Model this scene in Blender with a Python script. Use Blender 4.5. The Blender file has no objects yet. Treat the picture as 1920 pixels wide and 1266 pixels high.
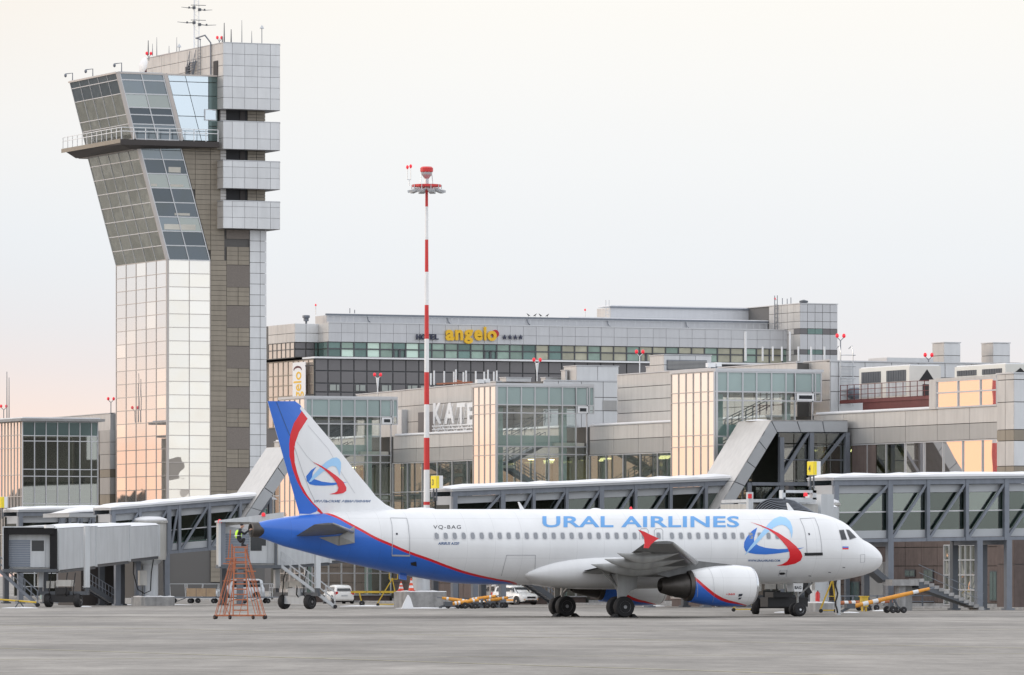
import bpy, bmesh, math, random
from mathutils import Vector, Matrix
random.seed(7)
S = bpy.context.scene
COL = S.collection
PI = math.pi
sin, cos, sqrt = math.sin, math.cos, math.sqrt

# ---------------------------------------------------------------- camera
# world axes follow the airport: +X is the way the parked airliner points (towards the
# terminal), the terminal facade runs along Y, Z is up.
FP = 12000.0; HY = 1075.0; YAW = math.radians(24.0)
CAM = Vector((-164.2, -318.4, 2.4))
FW = Vector((sin(YAW), cos(YAW), 0)); RT = Vector((cos(YAW), -sin(YAW), 0)); UP = Vector((0, 0, 1))
cam_data = bpy.data.cameras.new('camera'); cam = bpy.data.objects.new('camera', cam_data); COL.objects.link(cam)
cam.location = CAM; cam.rotation_euler = (PI/2, 0, -YAW)
cam_data.sensor_width = 36; cam_data.lens = 36*FP/1920; cam_data.shift_y = (HY-633)/1920
cam_data.clip_start = 1; cam_data.clip_end = 9000
S.camera = cam

# ---------------------------------------------------------------- sky
SUN_AZ = math.radians(-62); SUN_EL = math.radians(13)      # azimuth measured from +Y towards +X
sunv = Vector((sin(SUN_AZ)*cos(SUN_EL), cos(SUN_AZ)*cos(SUN_EL), sin(SUN_EL)))
W = bpy.data.worlds.new('World'); S.world = W; W.use_nodes = True
nt = W.node_tree; nt.nodes.clear()
def wn(t, **k):
    n = nt.nodes.new(t)
    for a, b in k.items(): setattr(n, a, b)
    return n
L = nt.links.new
out = wn('ShaderNodeOutputWorld'); tc = wn('ShaderNodeTexCoord'); sep = wn('ShaderNodeSeparateXYZ')
L(tc.outputs['Generated'], sep.inputs[0])
def srgb(*c):
    return tuple(((x/255)/12.92 if x/255 < .04045 else ((x/255+.055)/1.055)**2.4) for x in c)
def ramp(stops, src):
    r = wn('ShaderNodeValToRGB'); e = r.color_ramp.elements
    while len(e) < len(stops): e.new(.5)
    for el, (p, c) in zip(e, stops): el.position = p; el.color = (*c, 1)
    L(src, r.inputs[0]); return r.outputs[0]
mr = wn('ShaderNodeMapRange'); mr.inputs['From Min'].default_value = 0; mr.inputs['From Max'].default_value = .5
L(sep.outputs['Z'], mr.inputs['Value']); el = mr.outputs[0]      # 0.5 in z -> 1
K = 1/.5
CLEAR = [(.0, (.168, .185, .165)), (.0115, (.168, .19, .178)), (.027, (.165, .209, .212)), (.038, (.159, .209, .227)), (.049, (.147, .202, .238)), (.065, (.133, .188, .238)), (.088, (.114, .171, .235)), (9, (.114, .171, .235))]
def sk(z, *c):
    """cloud layer colour at sine-elevation z so that it and the clear-air layer together give the sky colour c"""
    for (a, p), (b, q) in zip(CLEAR[:-1], CLEAR[1:]):
        if a <= z <= b: t = (z-a)/(b-a); n = [u+(v-u)*t for u, v in zip(p, q)]; break
    return (z*K, tuple(max(.02, (x-y)/.935) for x, y in zip(srgb(*c), n)))
UPR = [(.4, (1.06, 1.05, 1.04)), (1, (1.32, 1.33, 1.36))]
cool = ramp([sk(0, 242, 224, 216), sk(.024, 250, 237, 230), sk(.032, 240, 236, 236), sk(.038, 238, 238, 240), sk(.048, 240, 243, 246), sk(.066, 247, 248, 248), sk(.088, 254, 252, 247)]+UPR, el)
warm = ramp([sk(0, 256, 192, 166), sk(.0195, 258, 206, 182), sk(.0225, 254, 218, 200), sk(.030, 244, 222, 212), sk(.040, 230, 226, 226), sk(.053, 228, 233, 238), sk(.072, 242, 237, 231), sk(.092, 240, 226, 210)]+UPR, el)
glow = ramp([sk(0, 262, 158, 98), sk(.027, 260, 178, 128), sk(.034, 256, 200, 166), sk(.045, 244, 224, 212), sk(.06, 240, 230, 226), sk(.10, 250, 232, 214)]+UPR, el)
def dirfac(az, lo, hi):
    cx = wn('ShaderNodeVectorMath', operation='DOT_PRODUCT'); cx.inputs[1].default_value = (sin(az), cos(az), 0)
    nm = wn('ShaderNodeVectorMath', operation='NORMALIZE'); ml = wn('ShaderNodeVectorMath', operation='MULTIPLY'); ml.inputs[1].default_value = (1, 1, 0)
    L(tc.outputs['Generated'], ml.inputs[0]); L(ml.outputs[0], nm.inputs[0]); L(nm.outputs[0], cx.inputs[0])
    m = wn('ShaderNodeMapRange', interpolation_type='SMOOTHSTEP'); m.inputs['From Min'].default_value = lo; m.inputs['From Max'].default_value = hi
    L(cx.outputs['Value'], m.inputs['Value']); return m.outputs[0]
def mixc(f, a, b):
    m = wn('ShaderNodeMix', data_type='RGBA'); L(f, m.inputs[0]); L(a, m.inputs[6]); L(b, m.inputs[7]); return m.outputs[2]
c1 = mixc(dirfac(math.radians(-45), .35, .56), cool, warm)       # warm starts near the left edge of the view
c2 = mixc(dirfac(math.radians(-45), .944, .957), c1, glow)
back = ramp([(0, (1.0, .98, .97)), (.2, (1.14, 1.14, 1.16)), (1, (1.32, 1.33, 1.36))], el)
c3 = mixc(dirfac(math.radians(150), -.2, .8), c2, back)
# faint high cloud
nz = wn('ShaderNodeTexNoise'); nz.inputs['Scale'].default_value = 3.0; nz.inputs['Detail'].default_value = 4
mp = wn('ShaderNodeMapping'); mp.inputs['Scale'].default_value = (1, 1, 9); L(tc.outputs['Generated'], mp.inputs[0]); L(mp.outputs[0], nz.inputs[0])
mc = wn('ShaderNodeMapRange'); mc.inputs['To Min'].default_value = .975; mc.inputs['To Max'].default_value = 1.025; L(nz.outputs[0], mc.inputs[0])
sc = wn('ShaderNodeVectorMath', operation='SCALE'); L(c3, sc.inputs[0]); L(mc.outputs[0], sc.inputs['Scale'])
bg1 = wn('ShaderNodeBackground'); L(sc.outputs[0], bg1.inputs[0]); bg1.inputs[1].default_value = .86
sky = wn('ShaderNodeTexSky', sky_type='NISHITA', sun_disc=False); sky.sun_elevation = SUN_EL; sky.sun_rotation = SUN_AZ
sky.air_density = .5; sky.dust_density = .6
bg2 = wn('ShaderNodeBackground'); L(sky.outputs[0], bg2.inputs[0]); bg2.inputs[1].default_value = .05
ad = wn('ShaderNodeAddShader'); L(bg1.outputs[0], ad.inputs[0]); L(bg2.outputs[0], ad.inputs[1]); L(ad.outputs[0], out.inputs[0])
sl = bpy.data.lights.new('sun', 'SUN'); sl.energy = .55; sl.angle = math.radians(14); sl.color = (1, .84, .68)
so = bpy.data.objects.new('sun', sl); COL.objects.link(so); so.rotation_euler = sunv.to_track_quat('Z', 'Y').to_euler()
S.view_settings.view_transform = 'Standard'; S.view_settings.look = 'None'; S.view_settings.gamma = 1
S.view_settings.exposure = 0.12; S.view_settings.use_curve_mapping = False
S.render.engine = 'CYCLES'
S.cycles.transparent_max_bounces = 24; S.cycles.max_bounces = 7; S.cycles.transmission_bounces = 6

# ---------------------------------------------------------------- projection helpers (surveying: pixel + known plane -> place)
def ray(px, py): return FW + RT*((px-960)/FP) + UP*((HY-py)/FP)
def at(px, py, X=None, Y=None, Z=None):
    r = ray(px, py)
    if X is not None: t = (X-CAM.x)/r.x
    elif Y is not None: t = (Y-CAM.y)/r.y
    else: t = (Z-CAM.z)/r.z
    return CAM + r*t
def gnd(px, py): return at(px, py, Z=0)

# ---------------------------------------------------------------- materials
MATS = {}
def newmat(name):
    m = bpy.data.materials.new(name); m.use_nodes = True; m.node_tree.nodes.clear(); MATS[name] = m
    return m, m.node_tree.nodes, m.node_tree.links
def mat(name, col, rough=.5, metal=0, noise=0, scale=1.0, bump=0, bscale=8, spec=.5, vary=0, coat=0, stretch=None, emit=0, dirt=0):
    m, N, LK = newmat(name)
    o = N.new('ShaderNodeOutputMaterial'); b = N.new('ShaderNodeBsdfPrincipled'); LK.new(b.outputs[0], o.inputs[0])
    b.inputs['Base Color'].default_value = (*col, 1); b.inputs['Roughness'].default_value = rough; b.inputs['Metallic'].default_value = metal
    b.inputs['Specular IOR Level'].default_value = spec; b.inputs['Coat Weight'].default_value = coat
    if emit: b.inputs['Emission Color'].default_value = (*col, 1); b.inputs['Emission Strength'].default_value = emit
    g = N.new('ShaderNodeNewGeometry'); src = g.outputs['Position']
    if stretch:
        mp_ = N.new('ShaderNodeMapping'); mp_.inputs['Scale'].default_value = stretch; LK.new(src, mp_.inputs[0]); src = mp_.outputs[0]
    fac = None
    def mul(a, bb):
        q = N.new('ShaderNodeMath'); q.operation = 'MULTIPLY'; LK.new(a, q.inputs[0]); LK.new(bb, q.inputs[1]); return q.outputs[0]
    def rng(src_, lo, hi, a=0, bq=1):
        q = N.new('ShaderNodeMapRange'); q.inputs['From Min'].default_value = a; q.inputs['From Max'].default_value = bq
        q.inputs['To Min'].default_value = lo; q.inputs['To Max'].default_value = hi; LK.new(src_, q.inputs[0]); return q.outputs[0]
    if noise:
        t = N.new('ShaderNodeTexNoise'); t.inputs['Scale'].default_value = scale; t.inputs['Detail'].default_value = 5; t.inputs['Roughness'].default_value = .62
        LK.new(src, t.inputs[0]); fac = rng(t.outputs[0], 1-noise, 1+noise, .25, .75)
    if dirt:      # rain streaks and soot running down the surface
        mp2 = N.new('ShaderNodeMapping'); mp2.inputs['Scale'].default_value = (2.2, 2.2, .25); LK.new(g.outputs['Position'], mp2.inputs[0])
        t = N.new('ShaderNodeTexNoise'); t.inputs['Scale'].default_value = 1.3; t.inputs['Detail'].default_value = 6; LK.new(mp2.outputs[0], t.inputs[0])
        f2 = rng(t.outputs[0], 1-dirt, 1.0, .3, .6); fac = mul(fac, f2) if fac else f2
    if vary:
        oi = N.new('ShaderNodeObjectInfo'); f3 = rng(oi.outputs['Random'], 1-vary, 1+vary); fac = mul(fac, f3) if fac else f3
    if fac:
        v = N.new('ShaderNodeVectorMath'); v.operation = 'SCALE'; v.inputs[0].default_value = col; LK.new(fac, v.inputs['Scale']); LK.new(v.outputs[0], b.inputs['Base Color'])
    if bump:
        t = N.new('ShaderNodeTexNoise'); t.inputs['Scale'].default_value = bscale; t.inputs['Detail'].default_value = 3; LK.new(src, t.inputs[0])
        bp = N.new('ShaderNodeBump'); bp.inputs['Strength'].default_value = bump; bp.inputs['Distance'].default_value = .05; LK.new(t.outputs[0], bp.inputs['Height']); LK.new(bp.outputs[0], b.inputs['Normal'])
    return m
def mirror(name, tint, dark, mix=.7, wob=.012, wscale=.8, vary=.05):
    """coated facade glass: a strong reflection over a dull opaque body, each pane slightly out of true"""
    m, N, LK = newmat(name)
    o = N.new('ShaderNodeOutputMaterial'); ms = N.new('ShaderNodeMixShader'); gl = N.new('ShaderNodeBsdfGlossy'); df = N.new('ShaderNodeBsdfDiffuse')
    gl.inputs['Roughness'].default_value = .015; gl.inputs[0].default_value = (*tint, 1); df.inputs[0].default_value = (*dark, 1); ms.inputs[0].default_value = mix
    LK.new(df.outputs[0], ms.inputs[1]); LK.new(gl.outputs[0], ms.inputs[2]); LK.new(ms.outputs[0], o.inputs[0])
    g = N.new('ShaderNodeNewGeometry'); oi = N.new('ShaderNodeObjectInfo')
    ad_ = N.new('ShaderNodeVectorMath'); ad_.operation = 'ADD'; sc_ = N.new('ShaderNodeMath'); sc_.operation = 'MULTIPLY'; sc_.inputs[1].default_value = 50
    LK.new(oi.outputs['Random'], sc_.inputs[0]); LK.new(g.outputs['Position'], ad_.inputs[0]); LK.new(sc_.outputs[0], ad_.inputs[1])
    t = N.new('ShaderNodeTexNoise'); t.inputs['Scale'].default_value = wscale; t.inputs['Detail'].default_value = 1; LK.new(ad_.outputs[0], t.inputs[0])
    s_ = N.new('ShaderNodeVectorMath'); s_.operation = 'SUBTRACT'; s_.inputs[1].default_value = (.5, .5, .5); LK.new(t.outputs['Color'], s_.inputs[0])
    k_ = N.new('ShaderNodeVectorMath'); k_.operation = 'SCALE'; k_.inputs['Scale'].default_value = wob; LK.new(s_.outputs[0], k_.inputs[0])
    a2 = N.new('ShaderNodeVectorMath'); a2.operation = 'ADD'; LK.new(g.outputs['Normal'], a2.inputs[0]); LK.new(k_.outputs[0], a2.inputs[1])
    n2 = N.new('ShaderNodeVectorMath'); n2.operation = 'NORMALIZE'; LK.new(a2.outputs[0], n2.inputs[0]); LK.new(n2.outputs[0], gl.inputs['Normal'])
    r_ = N.new('ShaderNodeMapRange'); r_.inputs['To Min'].default_value = 1-vary; r_.inputs['To Max'].default_value = 1+vary*.5; LK.new(oi.outputs['Random'], r_.inputs[0])
    v_ = N.new('ShaderNodeVectorMath'); v_.operation = 'SCALE'; v_.inputs[0].default_value = tint; LK.new(r_.outputs[0], v_.inputs['Scale']); LK.new(v_.outputs[0], gl.inputs[0])
    return m
def glass(name, tint, refl=.18, wob=.01):
    """clear pane: tinted see-through with a mirror sheen"""
    m, N, LK = newmat(name)
    o = N.new('ShaderNodeOutputMaterial'); ms = N.new('ShaderNodeMixShader'); gl = N.new('ShaderNodeBsdfGlossy'); tr = N.new('ShaderNodeBsdfTransparent')
    gl.inputs['Roughness'].default_value = .02; tr.inputs[0].default_value = (*tint, 1); ms.inputs[0].default_value = refl
    LK.new(tr.outputs[0], ms.inputs[1]); LK.new(gl.outputs[0], ms.inputs[2]); LK.new(ms.outputs[0], o.inputs[0])
    return m

# cladding and structure
mat('clad', (.57, .555, .535), .42, .25, .05, .6, vary=.05, dirt=.10)  # beige cladding; warm sky tint of left-facing walls put into the colour
mat('cladpale', (.66, .67, .68), .38, .25, .04, .6, vary=.045, dirt=.07)  # paler, cooler copy for front faces, their sky light put into the colour
mat('cladhotel', (.54, .55, .57), .45, .2, .03, .5, vary=.03, dirt=.05)
mat('cladmid', (.40, .395, .385), .42, .25, .05, .6, vary=.05, dirt=.08)
mat('brown', (.285, .25, .20), .5, .15, .05, .7, vary=.07, dirt=.1)
mat('browndark', (.19, .165, .145), .55, .1, .2, 14, vary=.05)
mat('joint', (.13, .125, .12), .8)
mat('jointpale', (.30, .30, .31), .8)
mat('backing', (.10, .105, .11), .85)
mat('brick', (.125, .095, .086), .8, 0, .14, 2.5, vary=.06, dirt=.2)
mat('alu', (.56, .57, .585), .35, .4, .04, 1.2)
mat('alubeige', (.50, .46, .43), .4, .25, .04, 1.2)
mat('mulldark', (.075, .078, .085), .5)
mat('steelgrey', (.195, .215, .25), .45, .3, .08, 1.5, dirt=.15)
mat('steeldark', (.10, .11, .125), .5, .3, .1, 1.5)
mat('black', (.018, .018, .02), .6)
mat('deckdark', (.045, .038, .036), .6)
mat('soffit', (.30, .285, .275), .6, 0, .05, 1)
mat('roofsnow', (.78, .79, .81), .9, 0, .05, .8, bump=.6, bscale=2)
mat('roofgrey', (.30, .30, .30), .8, 0, .15, .5)
mat('interior', (.58, .56, .50), .8, 0, .15, .35, vary=.1)
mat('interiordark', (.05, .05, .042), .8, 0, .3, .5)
mat('greenpaint', (.40, .50, .48), .5)
mat('greenpane', (.34, .43, .42), .22, .1, .05, .4, vary=.05)
mat('gallerypanel', (.42, .44, .46), .45, .2, .05, 1)
mat('spandrelgreen', (.12, .17, .165), .12, .3, .12, .5, vary=.12)
mat('hoteldark', (.155, .15, .155), .35, .2, .04, .8, vary=.06)
mat('hotelteal', (.13, .20, .185), .15, .3, .2, .4, vary=.25)
mat('hotelteal2', (.26, .35, .30), .2, .2, .2, .6, vary=.2)
mat('hotelbeige', (.36, .35, .27), .2, .2, .2, .6, vary=.15)
mat('litroom', (.52, .66, .58), .5, emit=.12)
mat('rustbeam', (.28, .11, .065), .8, 0, .3, 3)
mat('hotelroom', (.32, .345, .325), .2, .2, .1, 1, vary=.12)
mat('lamp', (1.0, .86, .42), .5, emit=5)
mirror('mirrorleft', (.90, .885, .88), (.42, .38, .36), .80, .006, .5)
mirror('mirrorwarm', (.98, .95, .92), (.42, .38, .36), .82, .004, .5)
mirror('mirrordark', (.80, .81, .77), (.19, .195, .165), .52, .05, .6, .16)
mirror('mirrorfront', (.97, .92, .86), (.64, .59, .53), .6, .035, .5)
mirror('mirrorblue', (.76, .83, .87), (.42, .48, .53), .62, .02, .4)  # pale blue body paints the reflected sky on the cab's right panes
mirror('cabdark', (.62, .68, .72), (.03, .036, .045), .15, .08, .5, .3)
mirror('cabmid', (.62, .68, .72), (.085, .10, .11), .24, .08, .5, .2)
mirror('cablight', (.66, .70, .70), (.26, .28, .24), .30, .06, .5, .2)
mirror('hotelpeach', (.90, .83, .77), (.40, .35, .31), .5, .02, .3)
mirror('picture', (.9, .93, .96), (.20, .24, .28), .62, .16, .7)
glass('clear', (.91, .955, .94), .13)
glass('gallery', (.50, .64, .59), .11)
glass('galleryb', (.62, .76, .70), .20)
glass('smoked', (.50, .55, .50), .30)
# aircraft and vehicles
mat('white', (.80, .81, .82), .28, 0, .02, .5, coat=.3, dirt=.04)
mat('vehwhite', (.80, .80, .79), .25, 0, .03, 1, coat=.5)
mat('blue', (.03, .155, .62), .28, 0, .05, .6, coat=.3)
mat('red', (.70, .010, .020), .3, coat=.3)
mat('letterblue', (.13, .36, .72), .4)
mat('paleblue', (.36, .62, .90), .4)
mat('emblue', (.03, .17, .62), .35)
mat('ink', (.03, .035, .05), .5)
mat('inkblue', (.035, .10, .26), .5)
mat('line', (.42, .43, .45), .5)
mat('window', (.27, .285, .31), .15, .1)
mat('windowrim', (.62, .63, .65), .35)
mat('cockpit', (.03, .035, .04), .08)
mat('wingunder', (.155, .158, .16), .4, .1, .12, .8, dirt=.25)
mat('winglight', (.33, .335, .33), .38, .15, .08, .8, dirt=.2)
mat('exhaust', (.085, .078, .072), .42, .75, .2, 3)
mat('lipmetal', (.62, .63, .65), .22, .9)
mat('rubber', (.018, .018, .02), .75, 0, .2, 6)
mat('hub', (.26, .26, .27), .4, .6)
mat('bridgewhite', (.55, .575, .595), .5, 0, .05, .8, dirt=.14)
mat('bridgebeige', (.50, .495, .47), .5, 0, .05, .8, dirt=.2)
mat('canopy', (.012, .012, .013), .9, 0, .2, 3)
mat('shutter', (.22, .25, .30), .45, .2)
mat('concrete', (.36, .36, .36), .9, 0, .22, 1.6, bump=.5, bscale=6, dirt=.25)
mat('orange', (.78, .34, .045), .5, 0, .18, 4)
mat('rust', (.43, .14, .06), .6, 0, .25, 5)
mat('yellow', (.62, .42, .04), .5, 0, .15, 4)
mat('signyellow', (.85, .68, .02), .5)
mat('signwhite', (.78, .79, .80), .5)
mat('mastred', (.62, .035, .035), .4, 0, .08, 1.5)
mat('mastwhite', (.82, .82, .82), .4, 0, .05, 1.5)
mat('beacon', (.80, .03, .05), .25, emit=.35)
mat('steelred', (.13, .03, .028), .6, 0, .2, 1.5)
mat('gold', (.80, .48, .02), .45)
mat('signred', (.45, .02, .03), .5)
mat('navy', (.03, .035, .07), .5)
mat('acwhite', (.72, .71, .66), .5, 0, .04, 1)
mat('vest', (.55, .90, .06), .7, emit=.08)
mat('cloth', (.02, .021, .026), .85)
mat('skin', (.50, .30, .22), .6)
mat('cardboard', (.40, .29, .19), .8, 0, .15, 3)
mat('tailred', (.55, .02, .02), .2)
mat('headlamp', (.70, .74, .78), .1, .3)
mat('silver', (.52, .54, .56), .3, .4)
mat('foliage', (.05, .055, .05), .9)
mat('green', (.05, .28, .18), .5)
mat('bronze', (.10, .02, .025), .6)

# ---------------------------------------------------------------- object helpers
WP = {}          # world origin of every object, for parenting without inverse matrices
def tag(o, label=None, cat=None, group=None, kind=None):
    for k, v in (('label', label), ('category', cat), ('group', group), ('kind', kind)):
        if v: o[k] = v
    return o
def thing(name, loc, label, cat, group=None):
    o = bpy.data.objects.new(name, None); COL.objects.link(o); o.location = loc; o.empty_display_size = .3
    WP[o] = Vector(loc); return tag(o, label, cat, group)
def link(name, me, parent, origin):
    o = bpy.data.objects.new(name, me); COL.objects.link(o); origin = Vector(origin)
    if parent is not None: o.parent = parent; o.location = origin - WP[parent]
    else: o.location = origin
    WP[o] = origin; return o
class MB:
    def __init__(s): s.v = []; s.f = []; s.m = []; s.mi = 0
    def add(s, vs, fs):
        b = len(s.v); s.v += [Vector(v) for v in vs]
        for f in fs: s.f.append([b+i for i in f]); s.m.append(s.mi)
        return s
    def box(s, x0, x1, y0, y1, z0, z1):
        if x0 > x1: x0, x1 = x1, x0
        if y0 > y1: y0, y1 = y1, y0
        if z0 > z1: z0, z1 = z1, z0
        return s.add([(x0,y0,z0),(x1,y0,z0),(x1,y1,z0),(x0,y1,z0),(x0,y0,z1),(x1,y0,z1),(x1,y1,z1),(x0,y1,z1)],
                     [(0,3,2,1),(4,5,6,7),(0,1,5,4),(1,2,6,5),(2,3,7,6),(3,0,4,7)])
    def bar(s, p, q, w, h=None, up=(0, 0, 1)):
        h = h or w; p = Vector(p); q = Vector(q); d = (q-p)
        if d.length < 1e-6: return s
        d.normalize(); u = Vector(up)
        if abs(d.dot(u)) > .99: u = Vector((1, 0, 0))
        a = d.cross(u).normalized()*(w/2); b = a.cross(d).normalized()*(h/2)
        vs = [p-a-b, p+a-b, p+a+b, p-a+b, q-a-b, q+a-b, q+a+b, q-a+b]
        return s.add(vs, [(0,1,2,3),(7,6,5,4),(0,4,5,1),(1,5,6,2),(2,6,7,3),(3,7,4,0)])
    def tube(s, pts, r, n=6, cap=True):
        pts = [Vector(p) for p in pts]; rs = r if isinstance(r, (list, tuple)) else [r]*len(pts)
        rings = []; u = None
        for i, p in enumerate(pts):
            d = (pts[min(i+1, len(pts)-1)]-pts[max(i-1, 0)])
            if d.length < 1e-9: d = Vector((0, 0, 1))
            d.normalize()
            if u is None:
                u = d.cross(Vector((0, 0, 1)))
                if u.length < .1: u = d.cross(Vector((1, 0, 0)))
            else: u = u - d*u.dot(d)
            u.normalize(); w = d.cross(u)
            rings.append([p+(u*cos(2*PI*k/n)+w*sin(2*PI*k/n))*rs[i] for k in range(n)])
        return s.loft(rings, cap)
    def loft(s, rings, cap=True, closed=True):
        n = len(rings[0]); b = len(s.v)
        for r in rings: s.v += [Vector(v) for v in r]
        for i in range(len(rings)-1):
            for k in range(n if closed else n-1):
                k2 = (k+1) % n
                s.f.append([b+i*n+k, b+i*n+k2, b+(i+1)*n+k2, b+(i+1)*n+k]); s.m.append(s.mi)
        if cap and closed:
            s.f.append([b+k for k in range(n)][::-1]); s.m.append(s.mi)
            s.f.append([b+(len(rings)-1)*n+k for k in range(n)]); s.m.append(s.mi)
        return s
    def prism(s, poly, ax, a0, a1):
        """poly in the plane normal to axis ax ('X': (y,z), 'Y': (x,z), 'Z': (x,y))"""
        def P(u, v, a): return {'X': (a, u, v), 'Y': (u, a, v), 'Z': (u, v, a)}[ax]
        n = len(poly); vs = [P(u, v, a0) for u, v in poly]+[P(u, v, a1) for u, v in poly]
        return s.add(vs, [tuple(range(n))[::-1], tuple(range(n, 2*n))]+[(i, (i+1) % n, n+(i+1) % n, n+i) for i in range(n)])
    def lathe(s, prof, o, axis='Z', n=16):
        """prof: (radius, distance along axis)"""
        o = Vector(o); A = {'X': Vector((1,0,0)), 'Y': Vector((0,1,0)), 'Z': Vector((0,0,1))}[axis] if isinstance(axis, str) else Vector(axis).normalized()
        U = A.cross(Vector((0, 0, 1)) if abs(A.z) < .9 else Vector((1, 0, 0))).normalized(); V = A.cross(U)
        return s.loft([[o+A*h+(U*cos(2*PI*k/n)+V*sin(2*PI*k/n))*max(r, 1e-4) for k in range(n)] for r, h in prof])
    def build(s, name, m, parent=None, origin=None, smooth=False, auto=None):
        if origin is None:
            if parent is not None: origin = WP[parent]
            else:
                xs = [v.x for v in s.v]; ys = [v.y for v in s.v]
                origin = Vector(((min(xs)+max(xs))/2, (min(ys)+max(ys))/2, min(v.z for v in s.v)))
        origin = Vector(origin); me = bpy.data.meshes.new(name)
        me.from_pydata([v-origin for v in s.v], [], s.f)
        for q in (m if isinstance(m, (list, tuple)) else [m]): me.materials.append(MATS[q])
        if any(s.m): me.polygons.foreach_set('material_index', s.m)
        bm = bmesh.new(); bm.from_mesh(me); bmesh.ops.recalc_face_normals(bm, faces=bm.faces); bm.to_mesh(me); bm.free()
        if smooth:
            me.polygons.foreach_set('use_smooth', [True]*len(me.polygons))
            if auto: me.set_sharp_from_angle(angle=math.radians(auto))
        me.update()
        return link(name, me, parent, origin)
def one(name, m, parent, fn, **k):
    mb = MB(); fn(mb); return mb.build(name, m, parent, **k)
PC = {}
def panel(name, m, parent, q, n, th):
    """one cladding panel or pane: quad q (4 corners), thickness th behind the face (n = outward normal)"""
    o = q[0]; rel = [p-o for p in q]; key = (m, round(th, 3), tuple(round(c, 2) for r in rel for c in r), tuple(round(c, 2) for c in n))
    me = PC.get(key)
    if me is None:
        b = [r-n*th for r in rel]
        me = bpy.data.meshes.new(name)
        fs = [(0,1,2,3),(7,6,5,4),(0,4,5,1),(1,5,6,2),(2,6,7,3),(3,7,4,0)]
        if (rel[1]-rel[0]).cross(rel[2]-rel[0]).dot(n) < 0: fs = [f[::-1] for f in fs]
        me.from_pydata(rel+b, [], fs); me.materials.append(MATS[m]); me.update(); PC[key] = me
    return link(name, me, parent, o)
def grid(parent, P, us, vs, n, cell, gap=.03, th=.06):
    """P(u,v) -> world point; one panel object per cell; cell(i,j) -> (name, material) or None"""
    n = Vector(n).normalized()
    for i in range(len(us)-1):
        for j in range(len(vs)-1):
            c = cell(i, j)
            if not c: continue
            g = gap if len(c) < 3 else c[2]
            u0, u1, v0, v1 = us[i]+g/2, us[i+1]-g/2, vs[j]+g/2, vs[j+1]-g/2
            panel(c[0], c[1], parent, [P(u0, v0), P(u1, v0), P(u1, v1), P(u0, v1)], n, th)
def bars(parent, name, m, P, us, vs, n, w=.07, d=.12, off=.03):
    mb = MB(); n = Vector(n).normalized()
    for u in us: mb.bar(P(u, vs[0])+n*off, P(u, vs[-1])+n*off, d, w, up=P(us[-1], vs[0])-P(us[0], vs[0]))
    for v in vs: mb.bar(P(us[0], v)+n*(off-.004), P(us[-1], v)+n*(off-.004), d, w)
    return mb.build(name, m, parent)
def PY(Y): return lambda u, v: Vector((u, Y, v))       # wall facing -Y
def PX(X): return lambda u, v: Vector((X, u, v))       # wall facing -X
NY = (0, -1, 0); NX = (-1, 0, 0)
def lin(a, b, n): return [a+(b-a)*i/n for i in range(n+1)]
def xs(pxs, Y, py=900): return [at(p, py, Y=Y).x for p in pxs]
def ysX(pxs, X, py=900): return [at(p, py, X=X).y for p in pxs]
def zs(pys, px, **k): return [at(px, p, **k).z for p in pys]
def copytree(root, loc, rotz=None, label=None, group=None):
    r = root.copy(); COL.objects.link(r); r.location = loc; WP[r] = Vector(loc)
    if rotz is not None: r.rotation_euler = (0, 0, rotz)
    if label: r['label'] = label
    if group: r['group'] = group
    for ch in list(root.children):
        c = ch.copy(); COL.objects.link(c); c.parent = r
        for g in ch.children:
            d = g.copy(); COL.objects.link(d); d.parent = c
    return r
def text_mesh(txt, size=1.0, bold=0.0, extrude=0.0, spacing=1.0, shear=0.0):
    cu = bpy.data.curves.new('lettering', 'FONT'); cu.body = txt; cu.size = size; cu.offset = bold; cu.extrude = extrude
    cu.space_character = spacing; cu.shear = shear; cu.resolution_u = 3
    o = bpy.data.objects.new('lettering', cu); COL.objects.link(o); bpy.context.view_layer.update()
    me = bpy.data.meshes.new_from_object(o.evaluated_get(bpy.context.evaluated_depsgraph_get()))
    bpy.data.objects.remove(o); bpy.data.curves.remove(cu); return me
def place_mesh(me, fn, name, m, parent, cuts=None):
    """map each (x,y,z) vertex of me through fn to a world point"""
    bm = bmesh.new(); bm.from_mesh(me)
    if cuts:
        for co, no in cuts:
            bmesh.ops.bisect_plane(bm, geom=bm.verts[:]+bm.edges[:]+bm.faces[:], plane_co=co, plane_no=no)
        bmesh.ops.triangulate(bm, faces=[f for f in bm.faces if len(f.verts) > 4])
    o = WP[parent] if parent is not None else Vector((0, 0, 0))
    for v in bm.verts: v.co = fn(v.co)-o
    me2 = bpy.data.meshes.new(name); bm.to_mesh(me2); bm.free(); me2.materials.clear(); me2.materials.append(MATS[m])
    return link(name, me2, parent, o)
def wheel(mb_t, mb_h, c, r, w, ax=(0, 1, 0), n=18):
    A = Vector(ax).normalized(); c = Vector(c)
    mb_t.lathe([(r*.55, -w/2), (r*.9, -w/2), (r*.985, -w*.36), (r, 0), (r*.985, w*.36), (r*.9, w/2), (r*.55, w/2)], c, A, n)
    mb_h.lathe([(.01, -w*.53), (r*.16, -w*.54), (r*.2, -w*.44), (r*.48, -w*.42), (r*.56, -w*.52), (r*.56, w*.52), (r*.48, w*.42), (r*.2, w*.44), (r*.16, w*.54), (.01, w*.53)], c, A, n)

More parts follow.
